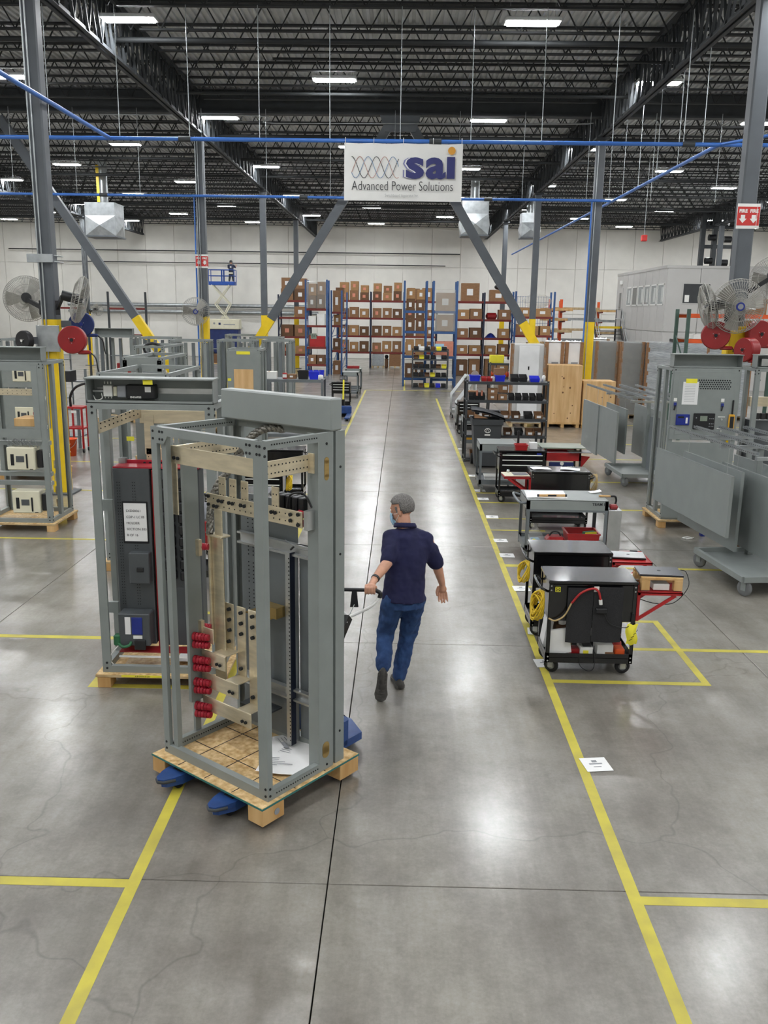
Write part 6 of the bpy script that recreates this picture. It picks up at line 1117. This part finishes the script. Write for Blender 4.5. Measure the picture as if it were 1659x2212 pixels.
for xx in (-.88, 0, .05, .88):
    for yy in (-.38, .38): B().cyl((xx, yy, 5.2), (xx, yy, 6.0), .025, 8).build('rail_post', 'lift_blue', t)
for z in (5.6, 6.0):
    for yy in (-.38, .38): B().cyl((-.88, yy, z), (.88, yy, z), .025, 8).build('rail', 'lift_blue', t)
    for xx in (-.88, .88): B().cyl((xx, -.38, z), (xx, .38, z), .025, 8).build('rail', 'lift_blue', t)
# ---------------------------------------------------------------- people
def remesh(b, vox, name, m, parent=None, smooth=4, loc=(0,0,0)):
    o = b.build('tmp', m); md = o.modifiers.new('r', 'REMESH'); md.mode = 'VOXEL'; md.voxel_size = vox; md.use_smooth_shade = True
    s = o.modifiers.new('s', 'SMOOTH'); s.factor = .5; s.iterations = smooth
    bpy.context.view_layer.update(); dg = bpy.context.evaluated_depsgraph_get(); me = bpy.data.meshes.new_from_object(o.evaluated_get(dg)); om = o.data
    bpy.data.objects.remove(o); bpy.data.meshes.remove(om); me.name = name
    if not me.materials: me.materials.append(MATS[m])
    n = bpy.data.objects.new(name, me); C.objects.link(n); n.parent = parent; n.location = loc; return n
def limb(b, pts, rs, n=14):
    P = [Vector(p) for p in pts]
    for i in range(len(P)-1):
        k = max(2, int((P[i+1]-P[i]).length/.03)); q = [P[i].lerp(P[i+1], j/k) for j in range(k+1)]; r = [rs[i]+(rs[i+1]-rs[i])*j/k for j in range(k+1)]; b.tube(q, r, n)
    for p, r in zip(P, rs): b.ball(p, r*.99, n)
    return b
def loft(b, rings, n=28, yaw=0):            # rings: centre, rx, ry (horizontal ellipses)
    vs = []; c, s = math.cos(yaw), math.sin(yaw)
    for (p, rx, ry) in rings:
        for k in range(n): a = 2*PI*k/n; x, y = rx*math.cos(a), ry*math.sin(a); vs.append((p[0]+c*x-s*y, p[1]+s*x+c*y, p[2]))
    m = len(rings); fs = [(i*n+k, i*n+(k+1) % n, (i+1)*n+(k+1) % n, (i+1)*n+k) for i in range(m-1) for k in range(n)]
    return b.add(vs, fs+[tuple(range(n))[::-1], tuple(range((m-1)*n, m*n))], True)
def man():
    t = thing('person', 'person in navy polo shirt and jeans walking away, pulling the pallet jack', 'person', (0, 7.25, 0)); O = Vector((0, 7.25, 0)); V = lambda x, y, z: Vector((x, y, z))-O
    hip, waist, chest, shd, nk = V(.06, 7.32, .86), V(.065, 7.36, 1.04), V(.085, 7.43, 1.25), V(.085, 7.47, 1.39), V(.06, 7.51, 1.46)
    Ls, Le, Lw, Lh = V(-.075, 7.44, 1.385), V(-.085, 7.26, 1.20), V(-.195, 7.06, 1.10), V(-.225, 6.975, 1.075)
    Rs, Re, Rw, Rh = V(.255, 7.47, 1.36), V(.345, 7.50, 1.13), V(.405, 7.57, .92), V(.41, 7.59, .85)
    LH, LK, LA, LT = V(-.03, 7.31, .84), V(-.1, 7.40, .5), V(-.108, 7.19, .27), V(-.12, 7.11, .03)
    RH, RK, RA, RT = V(.15, 7.35, .84), V(.105, 7.48, .46), V(.035, 7.39, .13), V(.02, 7.55, .035)
    hc = V(.035, 7.575, 1.60); yaw = R(64); M3 = (Matrix.Rotation(yaw, 3, 'Z') @ Matrix.Rotation(R(-14), 3, 'X')) * 1.06; Hq = lambda x, y, z: hc+M3 @ Vector((x, y, z))   # head local: +y is the face
    def hb(b, c, r, s):
        bb = B(); bb.ball((0, 0, 0), r, 18, s); b.add([Hq(*(Vector(c)+Vector(v))) for v in bb.v], bb.f, True)
    b = B(); hb(b, (0, -.005, .03), .1, (.79, .98, .95)); hb(b, (0, .025, -.045), .07, (.86, 1.02, 1.05)); hb(b, (0, .05, -.095), .034, (1.1, .9, .7)); hb(b, (0, .1, -.02), .017, (.8, 1.1, 1.5)); hb(b, (0, .085, .03), .03, (1.7, .5, .45)); hb(b, (0, .09, -.065), .02, (1.2, .6, .6))
    for s in (-1, 1): hb(b, (s*.078, -.008, -.012), .03, (.35, .62, 1.1)); hb(b, (s*.034, .083, .008), .014, (1, .6, .8))
    limb(b, [nk+Vector((0, 0, -.05)), hc+Vector((.01, -.03, -.06))], [.062, .058]); loft(b, [(hip, .12, .09), (waist, .12, .09), (chest, .14, .09), (shd, .14, .08), (nk, .06, .06)])
    limb(b, [Ls, Le, Le.lerp(Lw, .35), Lw], [.054, .047, .046, .031]); limb(b, [Rs, Re, Re.lerp(Rw, .35), Rw], [.054, .046, .044, .03])
    limb(b, [LH, LK, LA], [.07, .05, .04]); limb(b, [RH, RK, RA], [.07, .05, .04])
    # left hand: fist round the jack handle bar (bar along x)
    Bc = V(-.225, 6.955, 1.045); limb(b, [Lw, Bc+Vector((.01, .035, .03))], [.029, .03]); bb = B(); bb.ball((0, 0, 0), .04, 12, (1.1, .75, .65)); b.add([Bc+Vector((0, .008, .03))+Vector(v) for v in bb.v], bb.f, True)
    for k in range(4):
        x = -.036+.024*k; f = (.95, 1.05, 1.02, .88)[k]
        limb(b, [Bc+Vector((x, .012, .036)), Bc+Vector((x, -.03*f, .026)), Bc+Vector((x, -.033*f, -.012)), Bc+Vector((x, -.006, -.03))], [.0115, .0112, .0105, .0095], 8)
    limb(b, [Bc+Vector((.045, .03, .02)), Bc+Vector((.05, .034, -.012)), Bc+Vector((.03, .01, -.033))], [.014, .012, .010], 8)
    # right hand: relaxed, palm to the back
    u = (Rh-Rw).normalized(); sd = Vector((1, .1, 0)).normalized(); bk = u.cross(sd).normalized(); bk = bk if bk.y < 0 else -bk; pc = Rw+u*.06
    limb(b, [Rw, pc], [.028, .03]); bb = B(); bb.ball((0, 0, 0), .045, 12, (1, 1, 1)); b.add([pc+sd*v[0]*.95+u*v[2]*1.05+bk*v[1]*.42 for v in bb.v], bb.f, True)
    for k in range(4):
        s_ = -.033+.022*k; L_ = (.062, .074, .078, .066)[3-k]; a0 = pc+sd*s_+u*.038
        limb(b, [a0, a0+u*L_*.5+bk*.008+sd*s_*.1, a0+u*L_*.85+bk*.022+sd*s_*.15, a0+u*L_*1.1+bk*.04+sd*s_*.15], [.0115, .0105, .0095, .008], 8)
    limb(b, [pc-sd*.035-u*.02, pc-sd*.055+u*.02+bk*.015, pc-sd*.052+u*.05+bk*.03], [.015, .012, .0095], 8)
    remesh(b, .0055, 'body', 'skin', t, 3)
    # shirt
    b = B(); loft(b, [(hip+Vector((0, -.005, -.02)), .196, .145), (hip+Vector((0, .01, .06)), .184, .135), (waist, .178, .132), (waist+Vector((.01, .03, .1)), .182, .132), (chest, .19, .132), (chest+Vector((0, .03, .08)), .195, .122), (shd, .185, .105), (shd+Vector((-.005, .02, .04)), .13, .085), (nk+Vector((0, 0, .0)), .07, .07)])
    limb(b, [Ls+Vector((.03, 0, -.02)), Ls.lerp(Le, .86)], [.085, .072]); limb(b, [Rs+Vector((-.03, 0, -.02)), Rs.lerp(Re, .9)], [.085, .074]); limb(b, [Ls, shd, Rs], [.065, .07, .065])
    sh = remesh(b, .011, 'polo_shirt', 'navy_shirt', t, 5, (0, 0, 0)); tx = bpy.data.textures.new('folds', 'CLOUDS'); tx.noise_scale = .13; d = sh.modifiers.new('folds', 'DISPLACE'); d.texture = tx; d.strength = .034; d.mid_level = .5; d.texture_coords = 'LOCAL'
    col = B(); P = [nk+Vector((.082*math.cos(a), .082*math.sin(a)-.005, .02-.02*math.sin(a))) for a in [k*PI/12 for k in range(24)]]; col.tube(P, .015, 8, True); col.tube([p+Vector((0, 0, -.02))*1+(p-nk).normalized()*.01 for p in P], .014, 8, True); remesh(col, .008, 'collar', 'navy_shirt', t, 2)
    # jeans
    b = B(); loft(b, [(hip+Vector((0, 0, .07)), .165, .118), (hip, .172, .125), (hip+Vector((0, -.01, -.08)), .168, .125)])
    limb(b, [LH, LH.lerp(LK, .5), LK, LK.lerp(LA, .5), LA+Vector((0, .0, -.005))], [.108, .094, .08, .074, .066]); limb(b, [RH, RH.lerp(RK, .5), RK, RK.lerp(RA, .5), RA+Vector((0, 0, -.03))], [.108, .094, .08, .072, .062])
    j = remesh(b, .011, 'jeans', 'denim', t, 5); tx2 = bpy.data.textures.new('jean_folds', 'CLOUDS'); tx2.noise_scale = .08; d = j.modifiers.new('folds', 'DISPLACE'); d.texture = tx2; d.strength = .034; d.mid_level = .5; d.texture_coords = 'LOCAL'
    # hair: cap over top, back and sides
    bb = B(); bb.ball((0, 0, 0), .1, 40, (.835, 1.02, .985)); keep = []
    for f in bb.f:
        c = sum((Vector(bb.v[i]) for i in f), Vector())/len(f)
        if c.z > .035 and c.y < .085 - max(0, .055-c.z)*1.5 or c.z > -.055 and c.y < -.022+.0*c.z: keep.append(f)
    hm = B(); hm.add([Hq(*(Vector((0, -.005, .03))+Vector(v))) for v in bb.v], keep, True); h = hm.build('hair', 'hair', t); sd_ = h.modifiers.new('thick', 'SOLIDIFY'); sd_.thickness = .012; sd_.offset = .2
    for s in (-1, 1): limb(B(), [Hq(s*.076, .018, .03), Hq(s*.077, .016, -.008)], [.012, .007], 8).build('sideburn', 'hair', t)
    # mask
    mk = B(); mk.grid(lambda u_, v: Hq(.078*math.sin((u_-.5)*2.5), .022+.088*math.cos((u_-.5)*2.1)+.012*math.sin(PI*v), -.012-.1*v), 14, 8); mo = mk.build('face_mask', 'mask_blue', t); mo.modifiers.new('thick', 'SOLIDIFY').thickness = .004
    for s in (-1, 1):
        for zz in (-.02, -.09): B().tube([Hq(s*.076, .05, zz), Hq(s*.082, .02, (zz-.02)/2), Hq(s*.08, -.018, -.012+.01*(zz > -.05))], .002, 5).build('mask_loop', 'white', mo)
    for s in (-1, 1): e = B(); e.ball(Hq(s*.033, .093, .008), .009, 10); e.build('eye', 'white', t)
    # watch band and shoes
    q = Le.lerp(Lw, .9); dd = (Lw-Le).normalized(); B().cyl(q-dd*.011, q+dd*.011, .037, 18).build('wrist_band', 'black_plastic', t)
    # lifted left shoe: toe on the floor, sole to the viewer
    def shoe(toe, heel, up, nm):
        ax = (heel-toe).normalized(); side = ax.cross(up).normalized(); up = side.cross(ax).normalized(); Lx = (heel-toe).length; T = lambda a, s_, h: toe+ax*(a*Lx)+side*s_+up*h
        W_ = ((0.0, .024), (.06, .046), (.22, .058), (.45, .047), (.7, .044), (.9, .043), (1.0, .028)); so = B(); n = len(W_); vs = []
        for a, w_ in W_: vs += [T(a, -w_, 0), T(a, w_, 0), T(a, w_, .028), T(a, -w_, .028)]
        fs = [(0, 1, 2, 3)]+[(4*i+k, 4*i+4+k, 4*i+4+(k+1) % 4, 4*i+(k+1) % 4) for i in range(n-1) for k in range(4)]+[(4*n-1, 4*n-2, 4*n-3, 4*n-4)]; so.add(vs, fs); so.build(nm+'_sole', 'sole', t)
        tr = B()
        for k in range(9): a = .06+.1*k; w_ = .036 if k != 4 else .02; c_ = T(a, 0, -.003); tr.add([T(a-.025, -w_, 0), T(a+.02, -w_, 0), T(a+.02, w_, 0), T(a-.025, w_, 0), T(a-.025, -w_, -.005), T(a+.02, -w_, -.005), T(a+.02, w_, -.005), T(a-.025, w_, -.005)], [(4,5,6,7),(0,4,7,3),(1,2,6,5),(0,1,5,4),(2,3,7,6)])
        stuff(tr.build('tread', 'sole', t)); up_ = B()
        for a, w_, h in ((.12, .038, .045), (.3, .044, .06), (.5, .04, .075), (.7, .037, .085), (.88, .033, .085)): bb = B(); bb.ball((0, 0, 0), 1, 10); up_.add([T(a, 0, .03)+side*v[0]*w_+ax*v[1]*.06+up*v[2]*h*.62 for v in bb.v], bb.f, True)
        remesh(up_, .009, nm+'_shoe', 'shoe', t, 4)
    shoe(V(-.128, 7.04, .01), V(-.11, 7.085, .27), Vector((0, .95, -.15)).normalized(), 'lifted'); shoe(V(-.0, 7.58, .008), V(.045, 7.3, .008), Vector((0, 0, 1)), 'planted')
    return t
man()
# far worker on the lift
def worker():
    t = thing('person', 'person in dark shirt and grey trousers working on the raised lift', 'person', (-11.83, 62.25, 5.22)); b = B(); O = lambda x, y, z: Vector((x, y, z))
    b.ball(O(0, 0, 1.3), .1, 14, (.9, 1, 1.15)); limb(b, [O(0, 0, 1.2), O(0, 0, 1.1)], [.055, .06]); loft(b, [(O(0, 0, .65), .13, .1), (O(0, 0, .85), .13, .1), (O(0, .02, 1.08), .17, .1), (O(0, .02, 1.15), .1, .08)])
    limb(b, [O(.17, 0, 1.08), O(.28, .1, .95), O(.32, .2, 1.12)], [.05, .045, .035]); limb(b, [O(-.17, 0, 1.08), O(-.2, .12, .9), O(-.05, .25, 1.05)], [.05, .045, .035])
    for s, x, y in ((-1, -.12, -.05), (1, .12, .05)):
        limb(b, [O(s*.07, 0, .62), O(s*.1, .02, .33), O(x*1.1, y, .06)], [.08, .06, .045]); limb(b, [O(x*1.1, y, .03), O(x*1.1, y+.15, .03)], [.04, .035])
    for k in range(4): limb(b, [O(.3+.012*k, .22, 1.13), O(.3+.012*k, .26, 1.19)], [.012, .009], 6); limb(b, [O(-.05+.012*k, .27, 1.05), O(-.03+.012*k, .31, 1.09)], [.012, .009], 6)
    remesh(b, .012, 'body', 'skin', t, 3)
    b = B(); loft(b, [(O(0, 0, .6), .17, .13), (O(0, 0, .85), .165, .125), (O(0, .02, 1.08), .21, .125), (O(0, .02, 1.17), .12, .09)]); limb(b, [O(.17, 0, 1.08), O(.26, .08, .97)], [.075, .065]); limb(b, [O(-.17, 0, 1.08), O(-.195, .1, .94)], [.075, .065]); remesh(b, .015, 'shirt', 'rack_navy', t, 3); B().rb(-.05, .05, -.14, -.125, .93, 1.03, .005).build('badge', 'white', t)
    b = B(); loft(b, [(O(0, 0, .5), .16, .12), (O(0, 0, .66), .16, .12)])
    for s, x, y in ((-1, -.12, -.05), (1, .12, .05)): limb(b, [O(s*.07, 0, .62), O(s*.1, .02, .33), O(x*1.1, y, .08)], [.1, .08, .065])
    remesh(b, .015, 'trousers', 'bin_plastic', t, 3); B().lathe([(0, 1.44), (.08, 1.42), (.105, 1.36), (.115, 1.29), (.118, 1.28)], 14).build('hair', 'black_plastic', t); B().rb(-.14, .14, -.15, -.12, .52, .62, .01).build('tool_belt', 'cream', t)
worker()
# ---------------------------------------------------------------- the pallet jack under the frame
t = thing('pallet_jack', 'blue pallet jack carrying the frame, black handle held by the walking person', 'pallet jack', (-.988, 5.80, 0), R(-37.5))
def fork(x):
    W_ = .085; pts = [(-W_, -.42), (-W_, -.5), (-W_*.85, -.56), (-W_*.45, -.635), (0, -.655), (W_*.45, -.635), (W_*.85, -.56), (W_, -.5), (W_, -.42), (W_, .6), (-W_, .6)]
    o = B().prism([(x+a, c) for a, c in pts], .085, .12); lo = [(x+a*.97, c+(.03 if c < -.5 else 0)) for a, c in pts]; o.prism(lo, .05, .085); o = o.build('fork', 'jack_blue', t)
    B().box(x-.045, x+.045, -.49, -.42, .1195, .1205).build('fork_slot', 'slot_dark', o); B().cyl((x-.04, -.5, .04), (x+.04, -.5, .04), .038, 14).build('fork_roller', 'rubber', o)
    B().tube([(x-W_*.85, -.56, .1), (x-W_*.45, -.635, .1), (x, -.655, .1), (x+W_*.45, -.635, .1), (x+W_*.85, -.56, .1)], .012, 6).build('worn_tip', 'dark_steel', o)
fork(-.315); fork(.225)
B().rb(-.4, .31, .56, .66, .06, .3, .02).build('cross_head', 'jack_blue', t); B().prism([(.31, .56), (.31, .8), (.1, .92), (-.2, .92), (-.4, .8), (-.4, .56)], .06, .12).build('body', 'jack_blue', t); B().rb(-.13, .04, .62, .78, .12, .52, .03).build('pump_housing', 'jack_blue', t); B().cyl((-.045, .76, .2), (-.045, .76, .62), .05, 14).build('pump', 'chrome', t)
B().box(-.3, .2, .575, .66, .301, .304).build('warning_strip', 'yellow_note', t)
for s in (-1, 1): B().cyl((-.045+s*.03, .82, .09), (-.045+s*.11, .82, .09), .088, 20).build('steer_wheel', 'rubber', t)
b = B()
for k in range(5): b.tube(smooth_path([(.0+.02*k, .7, .45), (.08+.02*k, .66, .5-.03*k), (.1, .62, .38)], 5), .006, 5)
stuff(b.build('hoses', 'black_plastic', t))
def W2L(x, y, z): dx, dy = x+.988, y-5.8; return (.793*dx-.609*dy, .609*dx+.793*dy, z)
J = Vector(W2L(-.60, 6.42, .42)); T1 = Vector(W2L(-.40, 6.88, .83)); T2 = Vector(W2L(-.36, 6.935, .91)); bar = [Vector(W2L(*p)) for p in ((-.53, 6.955, 1.045), (-.18, 6.955, 1.045))]
B().bar(J, T1, .065, .045, (1, 0, 0)).build('handle_shaft', 'black_paint', t); B().cyl(bar[0], bar[1], .016, 12).build('grip_bar', 'black_plastic', t)
for s, e in ((0, -1), (1, 1)):
    p = bar[s]; m1 = Vector(W2L(-.355+e*.21, 6.95, .98)); m2 = Vector(W2L(-.365+e*.15, 6.93, .91)); B().tube(smooth_path([p, Vector(W2L(-.355+e*.215, 6.955, 1.02)), m1], 5), .018, 8).build('grip_end', 'black_plastic', t); B().tube(smooth_path([m1, m2, Vector(W2L(-.385+e*.05, 6.9, .855)), T1], 5), .014, 8).build('handle_bow', 'white', t)
B().prism([(0, 0), (.07, 0), (.055, .14), (.015, .14)], -.012, .012, 'y').build('release_paddle', 'black_plastic', t, tuple(Vector(W2L(-.39, 6.945, .9))), R(37.5)); B().tube([T1, Vector(W2L(-.35, 6.94, .93)), Vector(W2L(-.355, 6.95, 1.03))], .004, 6).build('release_rod', 'zinc', t)
# hand-painted letters down the shaft
dv = (T1-J).normalized(); sidev = dv.cross(Vector((0, 0, 1))).normalized(); nrm = sidev.cross(dv).normalized()
camd = Vector(W2L(0, 0, 3.3))-(J+T1)/2
if nrm.dot(camd) < 0: nrm = -nrm
sx_ = dv.cross(nrm) if False else nrm.cross(dv)
for k, ch in enumerate('ASSEMBLY'):
    c = T1-dv*(.045+.06*k)+nrm*.0235; o = text(ch, .07, 'lettering', 'white', t, c, ext=.0006, bold=.001); xa = -(nrm.cross(dv)); ya = dv
    xa = ya.cross(nrm); o.rotation_euler = Matrix((xa, ya, nrm)).transposed().to_euler()
